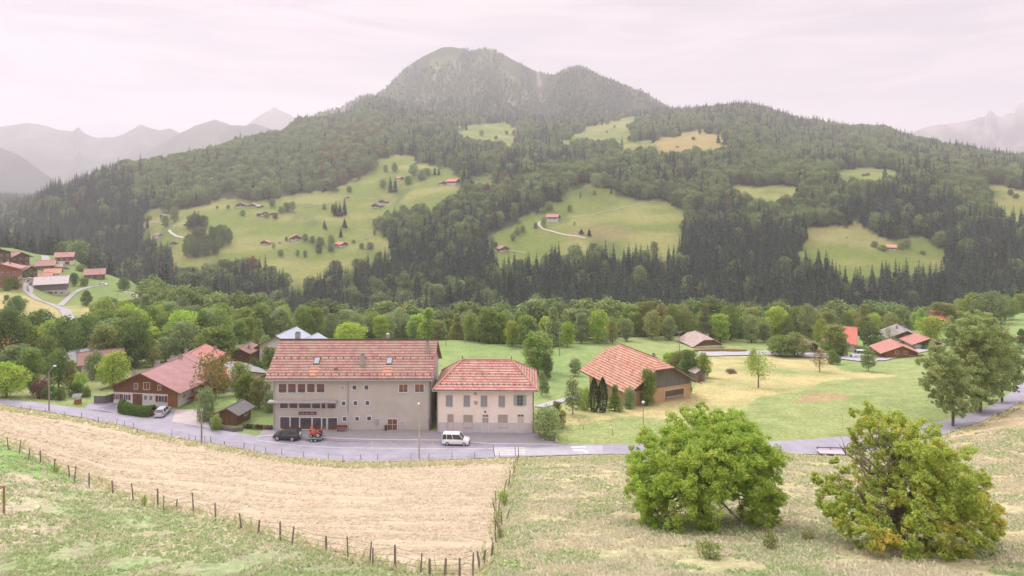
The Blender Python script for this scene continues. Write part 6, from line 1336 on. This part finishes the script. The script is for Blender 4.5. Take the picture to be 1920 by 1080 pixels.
def car(name, label, cat, loc, rot, L, W, Hh, body, belt, nose, cabin, clear=.22, r=.31, wb=(.18, .80), group=None, roof=None, boxy=0, rear=None):
    """nose points to +x. cabin = (x windscreen foot, x screen top, x roof end, x tail foot) as fractions from the nose"""
    c = thing(name, label, cat, loc, rot, group); hw = W / 2; X = lambda f: L / 2 - f * L
    hood = nose; m = loft([(X(0), hw * .84, hw * .74, clear + .06, hood * .78), (X(.03), hw * .95, hw * .86, clear, hood * .92), (X(.13), hw, hw * .93, clear, hood), (X(cabin[0]), hw, hw * .95, clear, belt), (X(.5), hw, hw * .96, clear, belt + .02), (X(.85), hw, hw * .95, clear, belt + .03), (X(.97), hw * .97, hw * .93, clear + .03, belt), (X(1), hw * .93, hw * .88, clear + .1, belt - .08)])
    bo = m.build('body', body, c)
    g = MB(); zb, zt = belt - .03, Hh - .05; wb_, wt = hw * .9, hw * (.80 if boxy else .72); a, b_, d, e = [X(f) for f in cabin]
    g.add([(a, -wb_, zb), (a, wb_, zb), (e, wb_, zb), (e, -wb_, zb), (b_, -wt, zt), (b_, wt, zt), (d, wt, zt), (d, -wt, zt)], [(0, 1, 2, 3), (4, 7, 6, 5), (0, 4, 5, 1), (3, 2, 6, 7), (0, 3, 7, 4), (1, 5, 6, 2)])
    go = g.build('glazing', cglass, c)
    rf = MB(); rf.add([(b_ + .04, -wt - .02, zt - .03), (b_ + .04, wt + .02, zt - .03), (d - .05, wt + .02, zt - .03), (d - .05, -wt - .02, zt - .03), (b_ - .1, -wt * .85, Hh), (b_ - .1, wt * .85, Hh), (d + .08, wt * .85, Hh), (d + .08, -wt * .85, Hh)], [(0, 1, 2, 3), (4, 7, 6, 5), (0, 4, 5, 1), (3, 2, 6, 7), (0, 3, 7, 4), (1, 5, 6, 2)]); rf.build('roof', roof or body, c)
    pl = [(a, b_)] + [((a + e) / 2 + (L * .02), (b_ + d) / 2 + L * .02)] + ([] if not boxy else [(a - (a - e) * .78, b_ - (b_ - d) * .76)]) + [(e, d)]
    for s in (-1, 1):
        for (pa, pb) in pl: MB().tube([(pa, s * (wb_ + .012), zb), (pb, s * (wt + .012), zt)], .045, 5).build('pillar', body, go)
        MB().tube([(X(.2), s * hw * .99, clear + .02), (X(.78), s * hw * .99, clear + .02)], .05, 6).build('side_sill', plastic, c)
        MB().box(a - .25, a - .05, s * (hw + .02) - .08, s * (hw + .02) + .08, belt + .02, belt + .16).build('mirror', body if not boxy else plastic, c)
        for f in wb: wheel(c, X(f), s * (hw - .09), r, side=s)
        MB().box(X(.045), X(.01), s * hw * .72 - .14, s * hw * .72 + .14, hood * .68, hood * .82).build('headlight', lampw, c)
        MB().box(X(.992), X(1.004), s * hw * .82 - .09, s * hw * .82 + .09, belt - .35, belt - .05).build('tail_light', lampr, c)
    MB().box(X(.03), X(-.012), -hw * .86, hw * .86, clear, clear + .22).build('bumper', plastic if boxy else body, c)
    MB().box(X(1.012), X(.97), -hw * .88, hw * .88, clear + .02, clear + .24).build('bumper', plastic if boxy else body, c)
    MB().box(X(1.018), X(1.0), -.26, .26, clear + .26, clear + .37).build('number_plate', plate, c)
    return c
def R0(u, v): p = YG(u, v); p.z = float(zat(p.x, p.y)) + .105; return p
p = R0(855, 833.5); van = car('van', 'white passenger van with side windows parked before the pink house', 'van', p, R(-4), 4.35, 1.82, 1.84, paint('white', (.76, .74, .76)), 1.05, .98, (.20, .36, .97, .995), boxy=1, wb=(.175, .80))
p = R0(539, 824.5); suv = car('off_road_car', 'black off-road car towing the trailer in front of the hall', 'car', p, R(173), 4.3, 1.84, 1.78, paint('black', (.03, .032, .04)), 1.12, 1.06, (.27, .40, .93, .985), clear=.36, r=.39, wb=(.19, .79), boxy=1)
MB().tube([(-2.17, 0, 1.0), (-2.36, 0, 1.0)], .36, 16).build('spare_wheel', mat('spare_wheel_cover', (.5, .5, .52)), suv)
for s in (-1, 1): MB().tube([(.7, s * .55, 1.80), (-1.6, s * .55, 1.80)], .03, 6).build('roof_rail', plastic, suv)
p = R0(305, 778); car('hatchback', 'silver hatchback parked rear-on between the hedge and the chalet court', 'car', p, R(100), 4.0, 1.68, 1.45, paint('silver', (.48, .49, .53)), .92, .86, (.27, .42, .86, .985))
for (u, v, rr, nm, cc, lab, yl) in ((193, 535, 5, 'car', (.74, .74, .76), 'white car parked by the right-hand village house', 180), (1641, 665, 15, 'car', (.04, .04, .05), 'dark car parked behind the timber chalet', 150), (1912, 641, 160, 'car', (.60, .12, .06), 'orange-red car on the far right lane at the border', 150), (124, 504, 0, 'car', (.25, .25, .28), 'grey car beside the house with the white base', 180)):
    p = G(u, v, yl) + Vector((0, 0, .1)); car(nm, lab, 'car', p, R(rr), 4.2, 1.75, 1.48, paint(nm + lab[:4], cc), .92, .88, (.27, .42, .86, .985))
# camper / white van by the lane
p = G(1614, 671, 150) + Vector((0, 0, .12)); cv = car('camper_van', 'white camper van parked at the lane below the bright red roof', 'van', p, R(172), 5.6, 2.0, 2.35, paint('camper', (.74, .74, .76)), 1.45, 1.1, (.16, .27, .99, .999), boxy=1, r=.34)
# trailer with the little tractor
tp = R0(592, 826); tr = thing('trailer', 'galvanised two-axle trailer with an upright ladder ramp at its rear', 'trailer', tp, R(174)); LT = 2.5
MB().box(-LT / 2, LT / 2, -.75, .75, .48, .54).build('deck', gmetal, tr)
m = MB()
for s in (-1, 1): m.box(-LT / 2, LT / 2, s * .78 - .03, s * .78 + .03, .46, .62)
for x in (-LT / 2, LT / 2): m.box(x - .03, x + .03, -.75, .75, .455, .61)
m.build('frame', gmetal, tr)
MB().tube([(LT / 2, .45, .5), (LT / 2 + 1.15, 0, .5)], .04, 6).tube([(LT / 2, -.45, .5), (LT / 2 + 1.15, 0, .5)], .04, 6).tube([(LT / 2 + 1.0, 0, .5), (LT / 2 + 1.5, 0, .5)], .05, 6).build('drawbar', gmetal, tr)
MB().tube([(LT / 2 + 1.0, .1, .02), (LT / 2 + 1.0, .1, .75)], .04, 6).build('jockey_wheel', gmetal, tr)
for s in (-1, 1):
    for x in (-.33, .33): wheel(tr, x, s * .92, .26, .16, s)
    MB().box(-.68, .68, s * .92 - .1, s * .92 + .1, .56, .59).build('mudguard', gmetal, tr)
m = MB()
for s in (-.7, 0, .7): m.tube([(-LT / 2, s, .5), (-LT / 2 - .35, s, 2.0)], .03, 6)
for k in range(7): t = k / 6; m.tube([(-LT / 2 - .35 * t, -.7, .5 + 1.5 * t), (-LT / 2 - .35 * t, .7, .5 + 1.5 * t)], .02, 5)
m.build('ladder_ramp', mat('green_grey_metal', (.28, .38, .36)), tr)
Mtr = Matrix.Translation(tp) @ Matrix.Rotation(R(174), 4, 'Z')
tk = thing('small_tractor', 'small red orchard tractor standing on the trailer', 'tractor', Mtr @ Vector((-.15, 0, .54)), R(174))
redp = paint('tractor_red', (.50, .07, .045)); 
m = loft([(1.05, .26, .22, .45, .80), (.95, .30, .26, .40, .92), (.2, .30, .27, .40, 1.0), (.1, .26, .24, .35, .95)]); m.build('bonnet', redp, tk)
MB().box(-.75, .15, -.22, .22, .30, .62).build('chassis', plastic, tk)
for s in (-1, 1):
    wheel(tk, -.45, s * .48, .44, .22, s, 'rear_wheel'); wheel(tk, .75, s * .42, .26, .16, s, 'front_wheel')
    MB().tube([(-.45 + .5 * math.cos(t), s * .48, .44 + .5 * math.sin(t)) for t in [.3 + .35 * k for k in range(8)]], .07, 6).build('mudguard', redp, tk)
MB().box(-.6, -.25, -.2, .2, .78, .86).box(-.66, -.58, -.2, .2, .86, 1.2).build('seat', plastic, tk)
MB().tube([(-.75, -.32, .5), (-.8, -.32, 1.55), (-.8, .32, 1.55), (-.75, .32, .5)], .035, 6).build('roll_bar', redp, tk)
MB().tube([(.05, 0, .9), (-.1, 0, 1.2)], .02, 6).tube([(-.1 + .0, .17 * math.cos(t), 1.2 + .10 * math.sin(t)) for t in [k * .7 for k in range(10)]], .018, 5).build('steering_wheel', plastic, tk)
# person in an orange jacket on the trailer
def person(label, loc, rot, jacket, trousers):
    P = thing('person', label, 'person', loc, rot)
    def skin(name, V, E, Rr, m, root=0, par=P, sub=2):
        me = bpy.data.meshes.new(name); me.from_pydata(V, E, []); me.materials.append(m); o = obj(name, me, par)
        md = o.modifiers.new('skin', 'SKIN'); sv = me.skin_vertices[0].data
        for k, r_ in enumerate(Rr): sv[k].radius = (r_, r_) if not hasattr(r_, '__len__') else r_
        sv[root].use_root = True; s2 = o.modifiers.new('sub', 'SUBSURF'); s2.levels = sub; s2.render_levels = sub; return o
    sk = mat('skin', (.52, .31, .22), (.46, .27, .19))
    # body: pelvis, spine bent a little forward, neck, head, arms and legs in one surface
    V = [(0, 0, .93), (.04, 0, 1.15), (.12, 0, 1.38), (.17, 0, 1.5), (.2, 0, 1.60), (.23, 0, 1.70), (.11, .19, 1.40), (.22, .27, 1.15), (.45, .2, 1.05), (.54, .18, 1.03), (.11, -.19, 1.40), (.2, -.28, 1.15), (.42, -.22, 1.02), (.51, -.2, 1.0),
         (0, .1, .86), (.08, .12, .48), (-.02, .13, .08), (.12, .14, .04), (0, -.1, .86), (.02, -.12, .48), (-.06, -.13, .08), (.08, -.14, .04)]
    E = [(0, 1), (1, 2), (2, 3), (3, 4), (4, 5), (2, 6), (6, 7), (7, 8), (8, 9), (2, 10), (10, 11), (11, 12), (12, 13), (0, 14), (14, 15), (15, 16), (16, 17), (0, 18), (18, 19), (19, 20), (20, 21)]
    Rr = [.14, .13, .16, .055, .085, .09, .06, .045, .035, .03, .06, .045, .035, .03, .085, .06, .045, .04, .085, .06, .045, .04]
    b_ = skin('body', V, E, Rr, sk)
    skin('jacket', [(0, 0, .88), (.04, 0, 1.15), (.12, 0, 1.40), (.15, 0, 1.47), (.11, .19, 1.41), (.22, .275, 1.15), (.42, .21, 1.06), (.11, -.19, 1.41), (.2, -.285, 1.15), (.40, -.225, 1.03)], [(0, 1), (1, 2), (2, 3), (2, 4), (4, 5), (5, 6), (2, 7), (7, 8), (8, 9)], [.17, .16, .19, .08, .08, .062, .05, .08, .062, .05], jacket, par=b_)
    skin('trousers', [(0, 0, .95), (0, .1, .86), (.08, .12, .48), (-.02, .13, .10), (0, -.1, .86), (.02, -.12, .48), (-.06, -.13, .10)], [(0, 1), (1, 2), (2, 3), (0, 4), (4, 5), (5, 6)], [.16, .10, .075, .065, .10, .075, .065], trousers, par=b_)
    skin('hair', [(.2, 0, 1.70), (.19, 0, 1.76)], [(0, 1)], [.098, .09], mat('dark_hair', (.04, .03, .025)), par=b_)
    for s in (-1, 1):
        for k in range(5):
            y = s * .19 + (k - 2) * .017; x = .53 if k < 4 else .50; skin('finger', [(x, y, 1.02), (x + .04 + .006 * (k % 3), y, .995), (x + .045, y, .96)], [(0, 1), (1, 2)], [.010, .009, .007], sk, par=b_, sub=1)
        MB().box(.30, .315, s * .035 - .012, s * .035 + .012, 1.68, 1.70).build('eye', dmetal, b_)
    MB().tube([(.31, 0, 1.68), (.345, 0, 1.645)], [.012, .02], 6).build('nose', sk, b_)
    return P
person('person in an orange jacket and dark trousers standing by the small tractor', Mtr @ Vector((1.0, -.35, .54)), R(174 + 180), mat('orange_jacket', (.80, .16, .06), (.68, .12, .05)), mat('dark_trousers', (.06, .06, .07)))

# ------------------------------------------------------------------ lamps, poles, wires
polew = mat('pole_wood', (.22, .17, .15), (.30, .25, .22), scale=3, stretch=(1, 1, .2)); polec = mat('pole_concrete', (.45, .41, .37), (.36, .33, .30), scale=2)
lampm = mat('lamp_glass', (.72, .74, .74), rough=.3)
def lamp(u, v, top, label, m, arm, r=.11, globe=False, name='street_lamp', ymin=60):
    p = G(u, v, ymin); s = p.y / F; h = (v - top) * s; L_ = thing(name, label, 'street lamp', p, 0)
    MB().tube([(0, 0, -.5), (0, 0, h * .86 if not globe else h)], [r * 1.15, r * .7], 10).build('pole', m, L_)
    if globe:
        MB().tube([(0, 0, h), (0, 0, h + .12), (0, 0, h + .36), (0, 0, h + .46)], [.06, .22, .22, .05], 12).build('lamp_head', lampm, L_)
    else:
        MB().tube([(0, 0, h * .84), (arm[0] * .25, arm[1] * .2, h * .90), (arm[0], arm[1], h)], .045, 8).build('arm', gmetal, L_); d = Vector((arm[0], arm[1], 0)).normalized() if (arm[0] or arm[1]) else Vector((0, -1, 0))
        a_ = Vector((arm[0], arm[1], h)); MB().tube([a_ - d * .1 + Vector((0, 0, -.05)), a_ + d * .2, a_ + d * .6 + Vector((0, 0, .03))], [.06, .17, .12], 10).build('lamp_head', lampm, L_)
    return L_, h
lamp(92, 771, 685, 'wooden street lamp post with a bent arm beside the left end of the road', polew, (1.0, -.3))
lamp(786, 861, 753, 'concrete street lamp post with a white head before the hall', polec, (.05, -.7), r=.13)
lamp(1206, 835, 757, 'slim lamp with a round white globe behind the arched walnut tree', mat('grey_pole', (.2, .2, .21)), None, r=.07, globe=True)
def pole(u, v, top, label, m, r=.12, cross=False, name='utility_pole', ymin=60):
    p = G(u, v, ymin); h = (v - top) * p.y / F; o = thing(name, label, 'pole', p, 0); MB().tube([(0, 0, -.5), (0, 0, h)], [r * 1.2, r * .8], 8).build('shaft', m, o)
    c = MB().box(-.7 if cross else -.2, .7 if cross else .2, -.06, .06, h - .5, h - .38); c.build('crossarm', gmetal, o)
    for x in ((-.6, 0, .6) if cross else (-.15, .15)): MB().tube([(x, 0, h - .38), (x, 0, h - .2)], .05, 6).build('insulator', lampm, o)
    return p + Vector((0, 0, h - .2))
pole(378, 832, 764, 'brown wooden pole at the road edge opposite the chalet court', polew)
w0 = pole(836, 648, 628, 'thin pole on the meadow above the gap beside the hall', polew, r=.1, ymin=120); w1 = pole(872, 644, 625, 'second thin pole on the meadow, just right of the first', polew, r=.1, ymin=120)
w2 = pole(1049, 668, 622, 'pole at the edge of the tree group on the centre meadow', polew, r=.1, cross=True, ymin=120); w3 = pole(1274, 662, 620, 'pole standing behind the barn trees', polew, r=.1, cross=True, ymin=120)
pole(189, 528, 505, 'pole beside the branch of the village road', polew, r=.12, ymin=180); pole(220, 568, 548, 'thin pole on the dry knoll', polew, r=.1, ymin=180); pole(1398, 630, 606, 'pole in the wood edge beyond the pale brown roof', polew, r=.12, ymin=120)
def wire(a, b_, label, sag=.8, r=.022):
    pts = [a.lerp(b_, t / 14) - Vector((0, 0, sag * 4 * (t / 14) * (1 - t / 14))) for t in range(15)]; o = MB().tube(pts, r, 4).build('overhead_wire', dmetal); tag(o, label, 'wire')
wire(w1, w2, 'overhead wire from the meadow pole to the tree group'); wire(w2, w3, 'overhead wire passing above the barn'); wire(w3, at(1600, 225) + Vector((0, 0, 9)), 'overhead wire running on above the lower lane', 1.4)

# ------------------------------------------------------------------ fences: every post a part
postw = mat('fence_post_wood', (.26, .22, .19), (.17, .14, .125), scale=4, stretch=(1, 1, .25)); postb = mat('rusty_stake', (.20, .13, .10), (.12, .09, .08), scale=4); wirem = mat('fence_wire', (.28, .25, .24), rough=.6)
def fence(name, label, posts, m, r, lean=.1, wires=3, seed=1, hs=1.0, wr=.012, ymin=20):
    """posts: (u, v, height px) with the foot at (u, v)"""
    g = random.Random(seed); pts = [G(u, v, ymin) for u, v, h in posts]; o = thing(name, label, 'fence', pts[0]); base = pts[0]; tops = []
    for q, (u, v, h) in zip(pts, posts):
        hh = h * q.y / F * hs; lx, ly = g.gauss(0, lean) * hh, g.gauss(0, lean) * hh; b_ = q - base; rr = r * g.uniform(.75, 1.25)
        MB().tube([b_ + Vector((0, 0, -.3)), b_ + Vector((lx * .5, ly * .5, hh * .5)), b_ + Vector((lx, ly, hh))], [rr, rr * .95, rr * .8], 7).build('post', m, o); tops.append((b_, Vector((lx, ly, hh))))
    for k in range(wires):
        w_ = MB(); f = .3 + .6 * k / max(wires - 1, 1); w_.tube([b_ + t * min(f, .95) for b_, t in tops], wr, 3); w_.build('wire_strand', wirem, o)
    return o
FA = [(-40,822,24),(16,843,24),(36,850,26),(53,862,20),(76,868,24),(101,883,22),(131,898,26),(139,904,30),(167,913,26),(212,925,24),(250,937,33),(296,951,36),(307,957,28),(330,957,20),(363,963,40),(404,976,33),(453,991,30),(484,1002,28),(526,1013,36),(547,1022,36),(612,1034,30),(653,1050,45),(693,1057,46),(699,1060,34),(741,1068,44),(788,1077,40),(806,1080,34),(834,1080,34),(862,1079,33),(886,1082,46)]
fence('wire_fence', 'foreground wire fence of leaning wooden posts between the green pasture and the hay field', FA, postw, .06, .06, 3, 3)
FBp = [(900,1066,36),(905,1060,30),(921,1043,26),(926,1030,26),(930,1018,22),(937,1008,24),(941,985,22),(934,966,26),(930,945,26),(938,940,18),(944,924,26),(953,914,24),(955,906,22),(960,896,22),(964,884,18),(966,876,18),(969,868,18),(967,858,20),(973,861,22)]
fence('cross_fence', 'old cross fence of crowded crooked posts running up to the road', FBp, postw, .06, .12, 2, 5)
for (u, v, h, dx) in ((930, 960, 20, -.3), (944, 950, 22, .35), (936, 1000, 24, -.2), (948, 975, 20, .4), (929, 1000, 26, 0)):
    q = G(u, v, 20); hh = h * q.y / F; tag(MB().tube([q + Vector((0, 0, -.2)), q + Vector((dx * hh, 0, hh))], [.06, .045], 6).build('old_stake', postw), 'loose weathered stake leaning in the overgrown middle of the cross fence', 'stake', 'loose stakes in the cross fence')
FCp = [(-30,757,10)] + [(39,769,9),(56,771,10),(85,775,10),(122,783,11),(152,786,12),(185,792,11),(218,797,12),(233,800,11),(250,804,12),(258,812,9),(322,818,13),(355,826,13),(367,827,10),(384,829,12),(396,832,14),(421,837,10),(457,843,13),(477,846,12),(499,850,12),(528,853,12),(570,859,12),(615,862,12),(643,866,12),(678,864,13),(708,864,12),(770,862,12),(804,862,12),(847,860,12),(890,859,11),(928,856,22),(936,857,9)]
fence('roadside_fence', 'low fence of thin stakes and wire along the hay field side of the road', FCp, postb, .045, .08, 2, 7, wr=.009, ymin=60)
# forecourt end wall, hedge, fence of the chalet garden
def wall_line(name, label, cat, uvs, h, th, m, cap=None, ymin=92, rail=False):
    P = [G(u, v, ymin) for u, v in uvs]; o = thing(name, label, cat, P[0]); b0 = P[0]
    for a, b_ in zip(P[:-1], P[1:]):
        d = (b_ - a); L_ = math.hypot(d.x, d.y); nx, ny = -d.y / L_ * th / 2, d.x / L_ * th / 2; q = MB(); a_ = a - b0; c = b_ - b0
        q.add([(a_.x - nx, a_.y - ny, a_.z - .5), (a_.x + nx, a_.y + ny, a_.z - .5), (c.x + nx, c.y + ny, c.z - .5), (c.x - nx, c.y - ny, c.z - .5), (a_.x - nx, a_.y - ny, a_.z + h), (a_.x + nx, a_.y + ny, a_.z + h), (c.x + nx, c.y + ny, c.z + h), (c.x - nx, c.y - ny, c.z + h)], [(0, 1, 2, 3), (4, 7, 6, 5), (0, 4, 5, 1), (1, 5, 6, 2), (2, 6, 7, 3), (3, 7, 4, 0)]); q.build('panel', m, o)
    return o
wall_line('low_wall', 'pale low wall closing the forecourt beside the pink house', 'wall', [(1003, 812), (1022, 818), (1043, 825), (1043, 833)], .45, .25, concrete)
wall_line('kerb', 'stone kerb between the meadow and the road', 'kerb', [(1045, 834.5), (1120, 835), (1195, 835.5), (1300, 834)], .16, .2, concrete)
wall_line('garden_fence', 'brown plank fence of the chalet garden', 'fence', [(176, 757), (196, 757), (222, 750)], 1.5, .06, woodg)
wall_line('court_fence', 'grey plank fence at the right of the chalet court', 'fence', [(381, 772), (390, 788), (397, 803)], 1.0, .06, woodg); wall_line('court_fence', 'short plank fence beside the garden shed', 'fence', [(414, 806), (436, 810), (456, 808)], .7, .06, woodg)
wall_line('road_guardrail', 'thin rust-red rail along the lane beyond the barn', 'guardrail', [(1300, 659.5), (1350, 658), (1400, 659.5)], .7, .05, mat('rust_rail', (.35, .20, .14)), ymin=150)
wall_line('retaining_wall', 'stone wall on the outer side of the village road bend', 'wall', [(54, 548), (52, 538), (60, 528), (68, 520)], 1.3, .3, stone, ymin=180)
hg = np.random.default_rng(4); P_ = []
ha, hb = G(226, 771, 92), G(288, 780, 92); dd = hb - ha; ln = math.hypot(dd.x, dd.y)
for k in range(46000):
    t = hg.random(); th_ = hg.random() * math.pi; rx = .95 + .12 * math.sin(t * 9); rz_ = 1.75 + .15 * math.sin(t * 7) + (.35 if t < .14 else 0); bulge = math.sin(math.pi * min(max(t, .0), 1)) * .8
    x = ha.x + dd.x * t; y = ha.y + dd.y * t - bulge * .9; P_.append((x - ha.x, y - ha.y + math.cos(th_) * rx * hg.uniform(.88, 1.03), max(math.sin(th_), .0) ** .6 * rz_ * hg.uniform(.9, 1.03) + hg.uniform(-.05, .1)))
Vh, Qh = quads_at(np.array(P_), .15, hg, .3, .8); hd_ = thing('hedge', 'thick clipped hedge curving round the front of the chalet', 'hedge', ha); obj('foliage', npmesh('foliage', Vh, Qh, [LM['hedge']]), hd_)
MB().tube([(0, -.1, .0), (dd.x * .5, dd.y * .5 - .75, .75), (dd.x, dd.y - .1, .6)], [.5, .6, .5], 8).build('branches', bark, hd_)
for k in range(9):
    u = 458 + k * 6.3; T(u, 803 + k * .4, 9, 9, 'bush', 'purple' if k % 3 else 'olive', 'reddish clipped bush in the row between the shed and the hall', 'reddish bush row', ymin=95)
# platform by the road
pp = G(1560, 852, 60); pf = thing('roadside_platform', 'long low pale platform with a raised back rail at the road edge', 'platform', pp + Vector((0, -.2, 0)), R(-5)); wg = mat('silvered_boards', (.50, .45, .50), (.38, .34, .39), scale=2, stretch=(.3, 6, 1))
MB().box(-2.2, 2.2, -.8, .8, .42, .52).build('deck', wg, pf); MB().box(-2.15, 2.15, .78, .84, .75, .88).build('back_rail', woodd, pf)
for x in (-2.0, 0, 2.0): MB().box(x - .05, x + .05, .74, .78, .42, .85).build('rail_post', woodd, pf)
for x in (-1.9, 1.9): MB().box(x - .12, x + .12, -.7, .7, -.3, .42).build('trestle', dmetal, pf)
# goal frame at the left border
gp = G(6, 962, 20); hgf = 50 * gp.y / F; gf = thing('wooden_frame', 'brown wooden frame of posts and rails cut by the left border', 'frame', gp, 0); gw = mat('reddish_pole', (.34, .20, .13), (.26, .15, .10), scale=3)
MB().tube([(0.05, 0, -.3), (0.05, 0, hgf)], .07, 8).build('post', gw, gf); MB().tube([(-1.9, 0, -.3), (-1.9, 0, hgf)], .07, 8).build('post', gw, gf); MB().tube([(-2.0, 0, hgf), (.1, 0, hgf)], .06, 8).build('rail', gw, gf); MB().tube([(.05, 0, hgf), (-.45, -1.4, hgf - .05)], .055, 8).build('rail', gw, gf)
# garden hut, brush pile, markers, slabs
p = G(146, 757, 92); gh = thing('wishing_well', 'small wooden garden ornament hut with a grey roof among the clipped shrubs', 'garden hut', p, R(10)); MB().box(-.5, .5, -.4, .4, 0, .7).build('base', woodo, gh); MB().tube([(-.5, 0, .7), (-.5, 0, 1.5)], .05, 6).build('post', woodb, gh); MB().tube([(.5, 0, .7), (.5, 0, 1.5)], .05, 6).build('post', woodb, gh)
m = MB(); m.slab([(-.8, -.7, 1.4), (.8, -.7, 1.4), (.8, 0, 1.95), (-.8, 0, 1.95)], .08); m.slab([(.8, .7, 1.4), (-.8, .7, 1.4), (-.8, 0, 1.95), (.8, 0, 1.95)], .08); m.build('roof', R_grey, gh)
p = G(1371, 700, 120); g = random.Random(2); m = MB()
for k in range(70):
    a = g.uniform(0, 6.28); r_ = g.uniform(.2, 1.6); m.tube([(math.cos(a) * r_, math.sin(a) * r_, g.uniform(0, .9)), (math.cos(a + g.uniform(1.5, 4)) * g.uniform(.3, 1.7), math.sin(a + g.uniform(1.5, 4)) * g.uniform(.3, 1.5), g.uniform(.1, 1.3))], [.07, .03], 5)
bp_ = m.build('brushwood_pile', mat('dead_branches', (.27, .20, .18), (.18, .13, .12), scale=2)); bp_.location = p; tag(bp_, 'pile of dead branches lying on the yellow meadow', 'brush pile')
for (u, v, h, lab, mm) in ((1094, 806, 9, 'small white-topped marker post left on the lower meadow', white), (1148, 816, 13, 'white marker post on the lower meadow above the kerb', white), (1579, 805, 28, 'thin yellow-tipped marker pole on the green meadow', mat('yellow_pole', (.6, .48, .2)))):
    p = G(u, v, 60); o = thing('marker_post', lab, 'post', p); hh = h * p.y / F; MB().tube([(0, 0, -.2), (0, 0, hh)], .05, 6).build('shaft', mm if h > 20 else polew, o); MB().tube([(0, 0, hh), (0, 0, hh + .12)], .08, 8).build('tip', mm, o)
for k, (u, v) in enumerate(((232, 548), (238, 549), (244, 551))): tag(MB().box(0, 1.6, 0, .8, -.2, .5).build('stone_slab', white), 'white slab lying by the tree on the dry knoll', 'slab', 'white slabs on the knoll').location = G(u, v, 180)
p = G(452, 254, 430); house('mountain_hut', 'white-roofed hut on the wooded ridge at the left', 'hut', p + Vector((0, 0, 8)), 0, 9, 10, 5, 3, roof=mat('white_sheet', (.8, .8, .8)), low=woodd, up=woodd, foot=14, simple=True)
